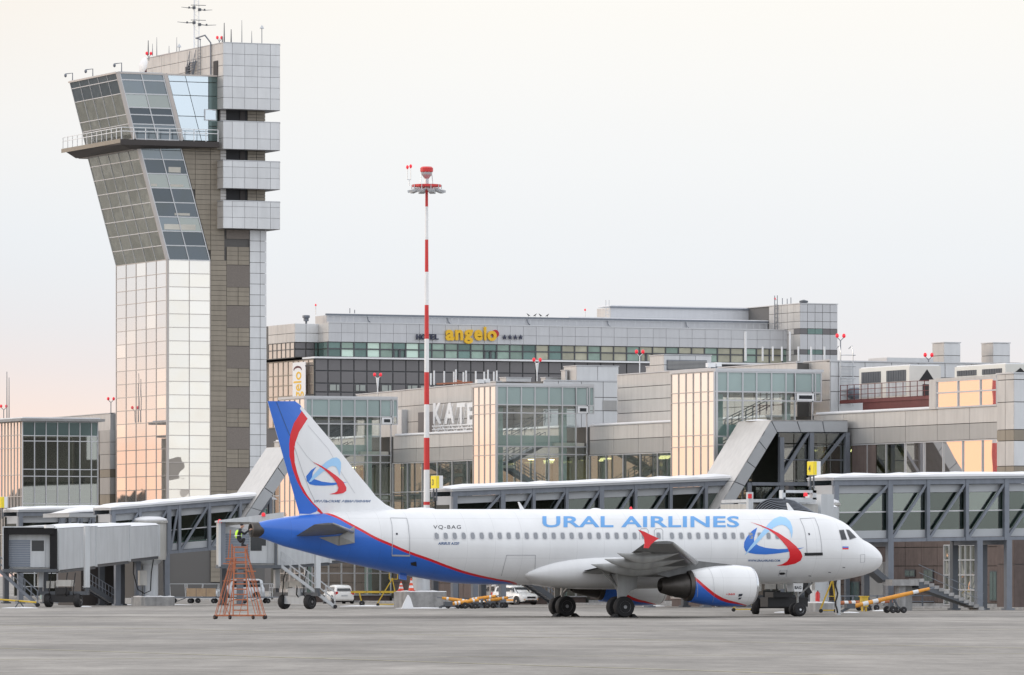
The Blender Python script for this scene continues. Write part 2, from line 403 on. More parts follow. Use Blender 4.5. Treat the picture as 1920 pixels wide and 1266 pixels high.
def wheels(T, items, m_t='rubber', m_h='hub', name='wheel', n=14, hub=True):
    """items: (centre, radius, width, axis); every wheel a part of its own"""
    for c, r, w, ax in items:
        t = MB(); h = MB(); wheel(t, h, c, r, w, ax, n); o = t.build(name, m_t, T, smooth=True, auto=50)
        if hub: h.build('hub', m_h, o, smooth=True, auto=50)
ORD = ['first', 'second', 'third', 'fourth', 'fifth', 'sixth', 'seventh', 'eighth', 'ninth', 'tenth', 'eleventh', 'twelfth']

# ================================================================ SETTING: ground
def ground_mat():
    m, N, LK = newmat('apron')
    o = N.new('ShaderNodeOutputMaterial'); b = N.new('ShaderNodeBsdfPrincipled'); LK.new(b.outputs[0], o.inputs[0])
    g = N.new('ShaderNodeNewGeometry')
    rot = N.new('ShaderNodeMapping'); rot.inputs['Rotation'].default_value = (0, 0, YAW); LK.new(g.outputs['Position'], rot.inputs[0])
    def noise(scale, st, det=5, rough=.6):
        q = N.new('ShaderNodeMapping'); q.inputs['Scale'].default_value = st; LK.new(rot.outputs[0], q.inputs[0])
        t = N.new('ShaderNodeTexNoise'); t.inputs['Scale'].default_value = scale; t.inputs['Detail'].default_value = det; t.inputs['Roughness'].default_value = rough
        LK.new(q.outputs[0], t.inputs[0]); return t.outputs[0]
    def rr(s, a, b_, c, d):
        q = N.new('ShaderNodeMapRange'); q.inputs['From Min'].default_value = a; q.inputs['From Max'].default_value = b_; q.inputs['To Min'].default_value = c; q.inputs['To Max'].default_value = d
        LK.new(s, q.inputs[0]); return q.outputs[0]
    def mul(a, c):
        q = N.new('ShaderNodeMath'); q.operation = 'MULTIPLY'; LK.new(a, q.inputs[0]); LK.new(c, q.inputs[1]); return q.outputs[0]
    big = rr(noise(.06, (1, .4, 1), 6, .65), .34, .66, .66, 1.26)          # drying patches, 20 m and more
    mid = rr(noise(.5, (1, .22, 1), 8, .75), .3, .7, .76, 1.20)         # tyre tracks, old sealing
    fine = rr(noise(6, (1, 1, 1), 6, .75), .25, .75, .80, 1.18)  # aggregate
    f = mul(mul(mul(big, mid), fine), rr(noise(.16, (.12, 1, 1), 5, .7), .3, .7, .86, 1.12))
    sx = N.new('ShaderNodeSeparateXYZ'); LK.new(rot.outputs[0], sx.inputs[0])      # damp strips; the first also paints contact shade under the airliner
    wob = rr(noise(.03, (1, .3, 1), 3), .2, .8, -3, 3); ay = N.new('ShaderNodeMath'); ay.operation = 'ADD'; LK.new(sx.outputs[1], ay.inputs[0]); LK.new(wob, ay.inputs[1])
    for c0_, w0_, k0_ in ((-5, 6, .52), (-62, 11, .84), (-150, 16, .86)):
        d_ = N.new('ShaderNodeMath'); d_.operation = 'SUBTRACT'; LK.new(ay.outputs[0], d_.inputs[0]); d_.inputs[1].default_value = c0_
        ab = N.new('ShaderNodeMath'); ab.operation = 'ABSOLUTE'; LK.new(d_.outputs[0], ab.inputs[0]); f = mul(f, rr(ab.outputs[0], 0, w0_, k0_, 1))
    for ax_ in (0, 1):      # slab joints
        sp = N.new('ShaderNodeSeparateXYZ'); LK.new(g.outputs['Position'], sp.inputs[0]); mo = N.new('ShaderNodeMath'); mo.operation = 'FLOORED_MODULO'; mo.inputs[1].default_value = 7.5; LK.new(sp.outputs[ax_], mo.inputs[0])
        ls = N.new('ShaderNodeMath'); ls.operation = 'LESS_THAN'; ls.inputs[1].default_value = .07; LK.new(mo.outputs[0], ls.inputs[0]); f = mul(f, rr(ls.outputs[0], 0, 1, 1, .55))
    sn = rr(noise(.12, (.28, 1, 1), 7, .7), .60, .74, 0, .5)     # blown powder snow
    c = N.new('ShaderNodeVectorMath'); c.operation = 'SCALE'; c.inputs[0].default_value = (.295, .276, .253); LK.new(f, c.inputs['Scale'])
    mx = N.new('ShaderNodeMix'); mx.data_type = 'RGBA'; LK.new(sn, mx.inputs[0]); LK.new(c.outputs[0], mx.inputs[6]); mx.inputs[7].default_value = (.52, .53, .54, 1)
    LK.new(mx.outputs[2], b.inputs['Base Color']); LK.new(rr(big, .6, 1.3, .7, .95), b.inputs['Roughness'])
    b.inputs['Specular IOR Level'].default_value = .22
    bp = N.new('ShaderNodeBump'); bp.inputs['Strength'].default_value = .35; bp.inputs['Distance'].default_value = .02
    LK.new(noise(9, (1, 1, 1), 4), bp.inputs['Height']); LK.new(bp.outputs[0], b.inputs['Normal'])
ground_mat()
mb = MB(); R = 4200
mb.add([(-R, -R, 0), (R, -R, 0), (R, R, 0), (-R, R, 0)], [(0, 1, 2, 3)])
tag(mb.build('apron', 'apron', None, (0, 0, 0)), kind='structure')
# painted lead-in lines and stand markings, worn
mat('paintmark', (.44, .41, .28), .8, 0, .35, 1.2)
mb = MB()
for Yl in (-150, -78, 0):
    mb.box(-120, -8, Yl-.09, Yl+.09, .004, .006)
for Xl in (-66, -96):
    mb.box(Xl-.09, Xl+.09, -200, 60, .0085, .0105)
tag(mb.build('apron_marking', 'paintmark', None, (0, 0, 0)), kind='structure')

# ================================================================ AIRLINER
def crom(tab):
    tab = sorted(tab)
    def f(x):
        if x <= tab[0][0]: return tab[0][1]
        if x >= tab[-1][0]: return tab[-1][1]
        for i in range(len(tab)-1):
            if x <= tab[i+1][0]:
                x0, y0 = tab[i]; x1, y1 = tab[i+1]; h = x1-x0; t = (x-x0)/h
                def sl(j):
                    if j <= 0 or j >= len(tab)-1: return None
                    a = (tab[j][1]-tab[j-1][1])/(tab[j][0]-tab[j-1][0]); b = (tab[j+1][1]-tab[j][1])/(tab[j+1][0]-tab[j][0])
                    return 0 if a*b <= 0 else 2*a*b/(a+b)
                s0, s1 = sl(i), sl(i+1); m_ = (y1-y0)/h
                s0 = m_ if s0 is None else s0; s1 = m_ if s1 is None else s1
                return (2*t**3-3*t*t+1)*y0+(t**3-2*t*t+t)*h*s0+(-2*t**3+3*t*t)*y1+(t**3-t*t)*h*s1
    return f
def tabpx(pts): return [(lambda p: (p.x, p.z))(at(a, b, Y=0)) for a, b in pts]
TOP = tabpx([(1652,1049),(1650,1040.5),(1645.5,1034),(1640,1028.5),(1630,1020.5),(1619,1014),(1610,1009.5),(1604.5,1005.5),(1596,996),(1587.5,987),(1580,980.5),(1572,975.5),(1558,969.5),(1542,964.5),(1520,960.5),(1490,957),(1450,955.3),(1400,955),(1100,955),(760,955),(720,955.6),(660,958),(620,961),(560,966.5),(500,975.5),(482,980)])
BOT = tabpx([(1652,1049),(1650.5,1057),(1644,1066),(1628,1075),(1606,1081.6),(1581,1086.6),(1550,1090.6),(1518,1092.8),(1470,1094.5),(1405,1095.6),(1100,1096.4),(930,1096.4),(900,1096),(855,1093.8),(830,1091),(780,1082.8),(730,1073.5),(680,1062.5),(630,1050.5),(592,1040.5),(555,1030.5),(530,1024),(500,1012.8),(482,1007)])
ztop = crom(TOP); zbot = crom(BOT)
XT0 = TOP[-1][0]; XN = TOP[0][0]
hwf = crom([(XN-a, b) for a, b in [(0,.02),(.04,.22),(.12,.40),(.3,.64),(.6,.90),(1.0,1.13),(1.5,1.34),(2.2,1.57),(3,1.75),(4,1.89),(5.2,1.96),(6,1.975),(23.5,1.975),(26,1.93),(28.5,1.77),(31,1.45),(33,1.12),(35,.76),(36.5,.48),(37.3,.36)]])
zcf = crom([(XN-a, b) for a, b in [(0, 3.18), (1, 3.28), (3, 3.55), (6, 3.80), (22, 3.83), (28, 4.05), (33, 4.45), (37.3, 4.86)]])
def yfus(X, z):
    zc = zcf(X); h = (ztop(X)-zc) if z > zc else (zc-zbot(X)); q = max(0, 1-((z-zc)/max(h, .02))**2); return hwf(X)*sqrt(q)
def onfus(px, py, off=.008):
    Y = -1.9
    for _ in range(6):
        p = at(px, py, Y=Y); Y = -max(yfus(p.x, p.z), .15)
    p = at(px, py, Y=Y); e = .05
    dz = (-yfus(p.x, p.z+e)+yfus(p.x, p.z-e))/(2*e); dx = (-yfus(p.x+e, p.z)+yfus(p.x-e, p.z))/(2*e)
    n = Vector((dx, -1, dz)); n.normalize(); return p+n*off
def painted(name, curve, wid, world_axis=True):
    """white hull, red stripe and blue below a curve z(x)"""
    m, N, LK = newmat(name); o = N.new('ShaderNodeOutputMaterial'); b = N.new('ShaderNodeBsdfPrincipled'); LK.new(b.outputs[0], o.inputs[0])
    b.inputs['Roughness'].default_value = .28; b.inputs['Coat Weight'].default_value = .3
    g = N.new('ShaderNodeNewGeometry'); s = N.new('ShaderNodeSeparateXYZ'); LK.new(g.outputs['Position'], s.inputs[0])
    x0 = min(c[0] for c in curve); x1 = max(c[0] for c in curve); zmax = 8.0
    def fcurve(pts):
        r = N.new('ShaderNodeMapRange'); r.inputs['From Min'].default_value = x0; r.inputs['From Max'].default_value = x1; LK.new(s.outputs[0], r.inputs[0])
        fc = N.new('ShaderNodeFloatCurve'); c = fc.mapping.curves[0]; P = sorted(((x-x0)/(x1-x0), z/zmax) for x, z in pts)
        c.points[0].location = P[0]; c.points[1].location = P[-1]
        for q in P[1:-1]: c.points.new(*q)
        fc.mapping.update(); LK.new(r.outputs[0], fc.inputs['Value']); q = N.new('ShaderNodeMath'); q.operation = 'MULTIPLY'; q.inputs[1].default_value = zmax; LK.new(fc.outputs[0], q.inputs[0]); return q.outputs[0]
    a = fcurve(curve); w = fcurve(wid)
    def lt(u, v):
        q = N.new('ShaderNodeMath'); q.operation = 'LESS_THAN'; LK.new(u, q.inputs[0]); LK.new(v, q.inputs[1]); return q.outputs[0]
    sm = N.new('ShaderNodeMath'); sm.operation = 'ADD'; LK.new(a, sm.inputs[0]); LK.new(w, sm.inputs[1])
    t = N.new('ShaderNodeTexNoise'); t.inputs['Scale'].default_value = .9; t.inputs['Detail'].default_value = 6
    mp_ = N.new('ShaderNodeMapping'); mp_.inputs['Scale'].default_value = (1, 1, .35); LK.new(g.outputs['Position'], mp_.inputs[0]); LK.new(mp_.outputs[0], t.inputs[0])
    r = N.new('ShaderNodeMapRange'); r.inputs['From Min'].default_value = .3; r.inputs['From Max'].default_value = .65; r.inputs['To Min'].default_value = .93; r.inputs['To Max'].default_value = 1; LK.new(t.outputs[0], r.inputs[0])
    m1 = N.new('ShaderNodeMix'); m1.data_type = 'RGBA'; m1.inputs[6].default_value = (.80, .81, .82, 1); m1.inputs[7].default_value = (.70, .010, .020, 1); LK.new(lt(s.outputs[2], sm.outputs[0]), m1.inputs[0])
    m2 = N.new('ShaderNodeMix'); m2.data_type = 'RGBA'; m2.inputs[7].default_value = (.03, .155, .62, 1); LK.new(m1.outputs[2], m2.inputs[6]); LK.new(lt(s.outputs[2], a), m2.inputs[0])
    v = N.new('ShaderNodeVectorMath'); v.operation = 'SCALE'; LK.new(m2.outputs[2], v.inputs[0]); 
    f_ = r.outputs[0]
    for src_, per, wd in ((s.outputs[0], 1.62, .016), (s.outputs[2], 1.07, .014)):      # skin joints
        mo = N.new('ShaderNodeMath'); mo.operation = 'FLOORED_MODULO'; mo.inputs[1].default_value = per; LK.new(src_, mo.inputs[0]); q = N.new('ShaderNodeMath'); q.operation = 'LESS_THAN'; q.inputs[1].default_value = wd; LK.new(mo.outputs[0], q.inputs[0])
        q2 = N.new('ShaderNodeMapRange'); q2.inputs['To Min'].default_value = 1; q2.inputs['To Max'].default_value = .80; LK.new(q.outputs[0], q2.inputs[0]); q3 = N.new('ShaderNodeMath'); q3.operation = 'MULTIPLY'; LK.new(f_, q3.inputs[0]); LK.new(q2.outputs[0], q3.inputs[1]); f_ = q3.outputs[0]
    LK.new(f_, v.inputs['Scale']); LK.new(v.outputs[0], b.inputs['Base Color'])
def curve_px(pts):
    r = []
    for a, b in pts:
        p = onfus(a, b, 0); r.append((p.x, p.z))
    return r
LIV = curve_px([(606,962.5),(630,971),(655,984.5),(680,998),(705,1012),(735,1025),(765,1038),(805,1052),(842,1066),(880,1078),(930,1088.5),(955,1092.5)])
LIV = [(-42, 12), (LIV[0][0]-.5, LIV[0][1]+.5)]+LIV+[(LIV[-1][0]+2.5, 1.2), (2, 0)]
LIV = [(a, min(b, 7.9)) for a, b in LIV]
painted('hull', LIV, [(-42, .13), (-27, .13), (-22, .07), (2, .05)])

AC = thing('airliner', (-17.7, 0, 0), 'parked white jet airliner with blue tail underside and red stripe, nose towards the terminal', 'airplane')
mb = MB(); NR = 40; st = []
x = XN
Xs = [XN-.004, XN-.02, XN-.06, XN-.12, XN-.22, XN-.36, XN-.55, XN-.8, XN-1.05]
x = XN-1.35
while x > XT0+.05: Xs.append(x); x -= .32 if x > -9 or x < -22 else .9
Xs.append(XT0)
rings = []
for X in Xs:
    zt, zb_, zc, hw = ztop(X), zbot(X), zcf(X), hwf(X); zc = min(max(zc, zb_+.01), zt-.01); r = []
    for k in range(NR):
        a = 2*PI*k/NR; c, s_ = cos(a), sin(a); r.append(Vector((X, hw*c, zc+(zt-zc if s_ > 0 else zc-zb_)*s_)))
    rings.append(r)
mb.loft(rings); mb.build('fuselage', 'hull', AC, smooth=True, auto=60)
# exhaust of the auxiliary power unit
p = at(476, 993, Y=0)
one('tail_exhaust', 'exhaust', AC, lambda m: m.lathe([(.36, -.25), (.42, 0), (.40, .38), (.33, .42), (.27, .36), (.22, 0)], (XT0+.03, 0, (ztop(XT0)+zbot(XT0))/2), (-1, 0, 0), 20), smooth=True, auto=40)

def skin(name, m, pts, fn, off=.008, sx=14, sy=5, parent=AC, holes=None):
    """flat print cut to a pixel-surveyed outline and laid on the hull"""
    bm = bmesh.new(); vs = [bm.verts.new((a, -b, 0)) for a, b in pts]; bm.faces.new(vs).normal_update()
    bmesh.ops.triangulate(bm, faces=bm.faces[:], ngon_method='EAR_CLIP')
    me = bpy.data.meshes.new('t'); bm.to_mesh(me); bm.free()
    x0, x1 = min(a for a, b in pts), max(a for a, b in pts); y0, y1 = min(b for a, b in pts), max(b for a, b in pts)
    cuts = [((u, 0, 0), (1, 0, 0)) for u in fr(x0, x1, sx)]+[((0, -v, 0), (0, 1, 0)) for v in fr(y0, y1, sy)]
    return place_mesh(me, lambda c: fn(c.x, -c.y, off), name, m, parent, cuts)
def fr(a, b, s):
    r = []; v = a+s
    while v < b: r.append(v); v += s
    return r
def skintext(name, m, txt, x0, x1, y0, y1, fn, bold=.0, off=.012, spacing=1.0, shear=0, parent=AC):
    me = text_mesh(txt, 1, bold, 0, spacing, shear); xs_ = [v.co.x for v in me.vertices]; ys_ = [v.co.y for v in me.vertices]
    a, b, c, d = min(xs_), max(xs_), min(ys_), max(ys_)
    cuts = [((0, c+(d-c)*k/5, 0), (0, 1, 0)) for k in range(1, 5)]
    return place_mesh(me, lambda q: fn(x0+(q.x-a)/(b-a)*(x1-x0), y1-(q.y-c)/(d-c)*(y1-y0), off), name, m, parent, cuts)
def outline(name, m, pts, w, fn, off=.006, closed=True, parent=AC):
    mb = MB(); P = pts+[pts[0]] if closed else pts; Q = []
    for (a, b), (c, d) in zip(P[:-1], P[1:]):
        n = max(1, int(math.hypot(c-a, d-b)/5)); Q += [(a+(c-a)*k/n, b+(d-b)*k/n) for k in range(n)]
    Q.append(P[-1]); W3 = [fn(a, b, off) for a, b in Q]
    for a, b in zip(W3[:-1], W3[1:]): mb.bar(a, b, w, w*.35, up=(0, 1, 0))
    return mb.build(name, m, parent)
z7 = lambda pts: [(1360+a/5.275, 920+b/5.275) for a, b in pts]
skin('emblem_blue', 'emblue', z7([(315,365),(262,400),(212,460),(187,510),(183,560),(200,600),(240,618),(300,628),(400,632),(500,624),(600,610),(700,588),(780,563),(700,572),(620,576),(520,579),(400,566),(330,545),(285,515),(283,470),(300,415)]), onfus, .008)
skin('emblem_pale_blue', 'paleblue', z7([(190,640),(240,560),(310,475),(370,400),(430,325),(480,280),(540,257),(600,268),(640,305),(661,360),(665,410),(655,475),(648,430),(632,385),(600,352),(560,338),(520,345),(480,365),(440,395),(380,450),(300,535),(250,585)]), onfus, .013)
skin('emblem_red', 'red', z7([(240,310),(350,343),(450,383),(540,430),(630,490),(700,550),(748,610),(762,650),(745,690),(690,722),(600,740),(505,742),(565,726),(612,698),(635,660),(633,610),(610,560),(560,500),(500,440),(430,390),(340,347)]), onfus, .018)
skintext('website_lettering', 'inkblue', 'WWW.URALAIRLINES.COM', 1402.5, 1462.5, 1049, 1053.2, onfus, .02)
skintext('airline_lettering', 'letterblue', 'URAL AIRLINES', 1017, 1386, 968, 989, onfus, .022, spacing=1.04)
skintext('registration_lettering', 'ink', 'VQ-BAG', 812.5, 864, 985, 993, onfus, .0, spacing=1.2)
skintext('aircraft_type_lettering', 'inkblue', 'AIRBUS A320', 821, 861, 1016.5, 1021.5, onfus, .025, shear=.3)
# flag
for k, (mm, y0) in enumerate((('signwhite', 1022.2), ('emblue', 1024.6), ('red', 1027.4))):
    skin('flag', mm, [(1579.5, y0), (1590.8, y0), (1590.8, y0+2.8), (1579.5, y0+2.8)], onfus, .01)
# cabin windows
pc = onfus(1000, 1004.8, 0)
def winmesh(rx, rz, off, z0, nm, mm):
    vs = []; n = 16
    for k in range(n):
        a = 2*PI*k/n; c, s_ = cos(a), sin(a); e = .62
        vs.append((rx*abs(c)**e*(1 if c > 0 else -1), rz*abs(s_)**e*(1 if s_ > 0 else -1)))
    me = bpy.data.meshes.new(nm); me.from_pydata([(a, -yfus(-15, z0+b)+yfus(-15, z0)-off, b) for a, b in vs]+[(a, -yfus(-15, z0+b)+yfus(-15, z0)-off+.02, b) for a, b in vs], [], [tuple(range(n))]+[(i, n+i, n+(i+1) % n, (i+1) % n) for i in range(n)])
    me.materials.append(MATS[mm]); return me
zw = pc.z
mrim = winmesh(.165, .225, .005, zw, 'rim', 'windowrim'); mpan = winmesh(.118, .175, .011, zw, 'pane', 'window')
wx = [819+16.86*i for i in range(23)]+[1207, 1234.8]+[1260+16.45*i for i in range(13)]
for a in wx:
    p = onfus(a, 1004.8, 0); r = link('window', mrim, AC, p); link('pane', mpan, r, p)
# doors, hatches, cockpit glazing
fd = z7([(737,278),(885,272),(920,360),(943,470),(953,560),(955,622),(808,628),(803,520),(792,430),(775,360)])
outline('door', 'line', fd, .03, onfus, .008)
skin('door_sill', 'rubber', z7([(782,616),(960,612),(963,640),(785,644)]), onfus, .03)
z5 = lambda pts: [(380+a/4, 900+b/4) for a, b in pts]
outline('door', 'line', z5([(1408,285),(1530,288),(1542,340),(1551,430),(1552,565),(1420,562),(1424,430),(1420,340)]), .03, onfus, .010)
skin('door_sill', 'line', z5([(1418,560),(1555,562),(1555,573),(1418,571)]), onfus, .03)
for a in (1207.5, 1234.8):
    outline('escape_hatch', 'line', [(a-8, 1012), (a-8, 995), (a-5, 991.5), (a+5, 991.5), (a+8, 995), (a+8, 1012)], .03, onfus, .007, closed=False)
outline('cargo_door', 'line', [(940, 1080), (950, 1041), (1004, 1041), (1003, 1068), (998, 1082)], .03, onfus, .006, closed=False)
outline('avionics_hatch', 'line', [(1459.5, 1079), (1463, 1069), (1476, 1069), (1474, 1081)], .025, onfus, .006)
skin('vent_port', 'rubber', [(1460.5, 1075.8), (1463, 1073.6), (1470, 1073.4), (1473, 1075.5), (1470, 1077.6), (1463, 1077.8)], onfus, .01)
skin('vent_port', 'black', [(770, 1055), (780.5, 1053), (781.5, 1062), (771, 1060)], onfus, .012)
skin('door_handle', 'ink', z7([(818, 422), (832, 420), (838, 436), (826, 444)]), onfus, .012)
skin('door_handle', 'ink', z5([(1449, 398), (1463, 398), (1463, 412), (1449, 412)]), onfus, .012)
for q in ([(1127,395),(1170,392),(1200,482),(1150,485)], [(1197,390),(1225,392),(1290,462),(1232,482)]):
    cx_ = sum(a for a, b in q)/4; cy_ = sum(b for a, b in q)/4
    skin('window_surround', 'winglight', z7([(cx_+(a-cx_)*1.16, cy_+(b-cy_)*1.14) for a, b in q]), onfus, .008, sx=4, sy=4)
    skin('cockpit_window', 'cockpit', z7(q), onfus, .016, sx=4, sy=4)
outline('static_port', 'line', z7([(1335,635),(1380,632),(1378,708),(1336,712)]), .02, onfus, .006)
for q in ((1165, 757), (1025, 805), (830, 840)):
    skin('probe', 'ink', z7([(q[0]-10, q[1]-3), (q[0]+14, q[1]-2), (q[0]+20, q[1]+5), (q[0]-6, q[1]+3)]), onfus, .03)
def blade(a, b, c, d, y0, y1):
    P = [at(a, y1, Y=0), at(b, y0, Y=0), at(c, y0, Y=0), at(d, y1, Y=0)]
    one('blade_antenna', 'white', AC, lambda m: m.prism([(p.x, p.z) for p in P], 'Y', -.03, .03))
blade(976, 971, 973.5, 984, 941, 957); blade(1478, 1474.5, 1477, 1489, 943, 958)
one('satellite_dome', 'white', AC, lambda m: m.loft([[Vector((at(1117+u*2.4, 955, Y=0).x, .28*sqrt(max(0, 1-(u/5)**2))*cos(a), 5.83+.14*sqrt(max(0, 1-(u/5)**2))*sin(a))) for a in [2*PI*k/12 for k in range(12)]] for u in range(-5, 6)]), smooth=True)
one('beacon_lamp', 'beacon', AC, lambda m: m.lathe([(.08, 0), (.08, .12), (.03, .2)], (at(1183, 955, Y=0).x, 0, 5.86), 'Z', 8))
one('drain_mast', 'blue', AC, lambda m: m.box(at(715, 1075, Y=0).x-.05, at(725, 1075, Y=0).x, -.04, .04, zbot(at(720, 1075, Y=0).x)-.05, 2.9-.45))
one('tail_bumper', 'blue', AC, lambda m: m.prism([(at(a, b, Y=0).x, at(a, b, Y=0).z) for a, b in ((748,1070),(762,1072),(761,1088),(749,1086))], 'Y', -.1, .1))

# belly fairing
mb = MB(); rings = []
Xa = at(989, 1080, Y=-1.6).x; Xb = at(1356, 1060, Y=-1.8).x
for i in range(25):
    t = i/24; X = Xa+(Xb-Xa)*(1-cos(PI*t))/2; e = (max(0, 1-abs(2*(X-Xa)/(Xb-Xa)-1)**3.0))**.62
    zc = 2.62-.30*(1-e); hw = 1.35+.82*e; hh = .12+.98*e; r = []
    for k in range(28):
        a = 2*PI*k/28; c, s_ = cos(a), sin(a); f = 2/2.5
        r.append(Vector((X, hw*abs(c)**f*(1 if c > 0 else -1), zc+hh*abs(s_)**f*(1 if s_ > 0 else -1))))
    rings.append(r)
mb.loft(rings); mb.build('belly_fairing', 'white', AC, smooth=True, auto=60)

# fin
LE = [(745,957),(723,946),(704,930),(692,914),(665,882),(645,856),(624,830),(602,804),(581,779),(568,764.5),(561,757),(552,752.5)]
def onfin(px, py, off=.01):
    return at(px, py, Y=-finhalf(px, py))+Vector((0, -off, 0))
def finhalf(px, py):
    te = 561-(963-py)*.2844
    le = crom([(b, a) for a, b in LE])(py) if py < 957 else 745
    u = min(max((px-te)/max(le-te, 1), 0), 1); th = .07+.19*(py-752)/210*1.0
    return max(.015, th*2*sqrt(max(u*(1-u), 0))*(0.55+.45*(1-abs(2*u-1.2))))
rings = []
for py in (968, 957, 946, 930, 914, 882, 856, 830, 804, 779, 764.5, 757, 752.5):
    te = 561-(963-py)*.2844; le = crom([(b, a) for a, b in LE])(min(py, 957)); r = []; us = [0, .04, .12, .25, .45, .65, .82, .93, .98, 1]
    for u in us: r.append(at(te+(le-te)*u, py, Y=-finhalf(te+(le-te)*u, py)))
    for u in us[::-1][1:-1]:
        h = finhalf(te+(le-te)*u, py); p = at(te+(le-te)*u, py, Y=0); r.append(Vector((p.x, h, p.z)))
    rings.append(r)
mb = MB(); mb.loft(rings); mb.build('fin', 'white', AC, smooth=True, auto=50)
zf = lambda pts: [(460+a/4.87, 740+b/4.87) for a, b in pts]
skin('fin_paint_blue', 'blue', zf([(203,60),(455,60),(510,103),(498,128),(515,152),(445,260),(412,360),(402,450),(404,560),(432,680),(472,790),(532,900),(602,985),(662,1046),(645,1070),(590,1090),(492,1088)]), onfin, .010, sx=10, sy=10)
skin('fin_paint_red', 'red', zf([(515,150),(568,220),(490,340),(455,440),(445,520),(450,620),(475,720),(510,820),(560,910),(620,990),(685,1052),(712,1088),(690,1088),(655,1062),(660,1044),(600,985),(530,900),(470,790),(430,680),(402,560),(400,450),(410,360),(443,260)]), onfin, .016, sx=10, sy=10)
skin('emblem_blue', 'emblue', zf([(648,658),(600,690),(555,745),(560,790),(590,820),(640,830),(720,832),(800,828),(860,815),(935,799),(860,804),(780,805),(700,795),(640,775),(606,765),(615,710)]), onfin, .012)
skin('emblem_pale_blue', 'paleblue', zf([(577,800),(620,735),(680,668),(740,612),(790,581),(830,573),(858,590),(873,620),(872,670),(860,742),(845,690),(825,658),(795,650),(760,665),(700,710),(640,760),(600,795)]), onfin, .017)
skin('emblem_red', 'red', zf([(608,610),(700,653),(770,698),(840,748),(895,798),(922,850),(920,880),(890,900),(830,910),(765,910),(812,898),(840,882),(849,850),(834,810),(800,762),(740,702),(680,657)]), onfin, .022)
skintext('airline_lettering', 'inkblue', 'УРАЛЬСКИЕ АВИАЛИНИИ', 588, 695, 937.5, 942.2, onfin, .02, shear=.3)
outline('rudder_hinge_line', 'inkblue', zf([(283,66),(345,225),(405,375)]), .04, onfin, .014, closed=False)
outline('rudder_hinge_line', 'line', zf([(445,470),(520,700),(590,880),(640,985)]), .02, onfin, .014, closed=False)
outline('panel_line', 'line', zf([(470,430),(560,560),(640,640)]), .012, onfin, .012, closed=False)
outline('panel_line', 'line', zf([(570,280),(760,500),(880,720),(1000,900)]), .012, onfin, .012, closed=False)

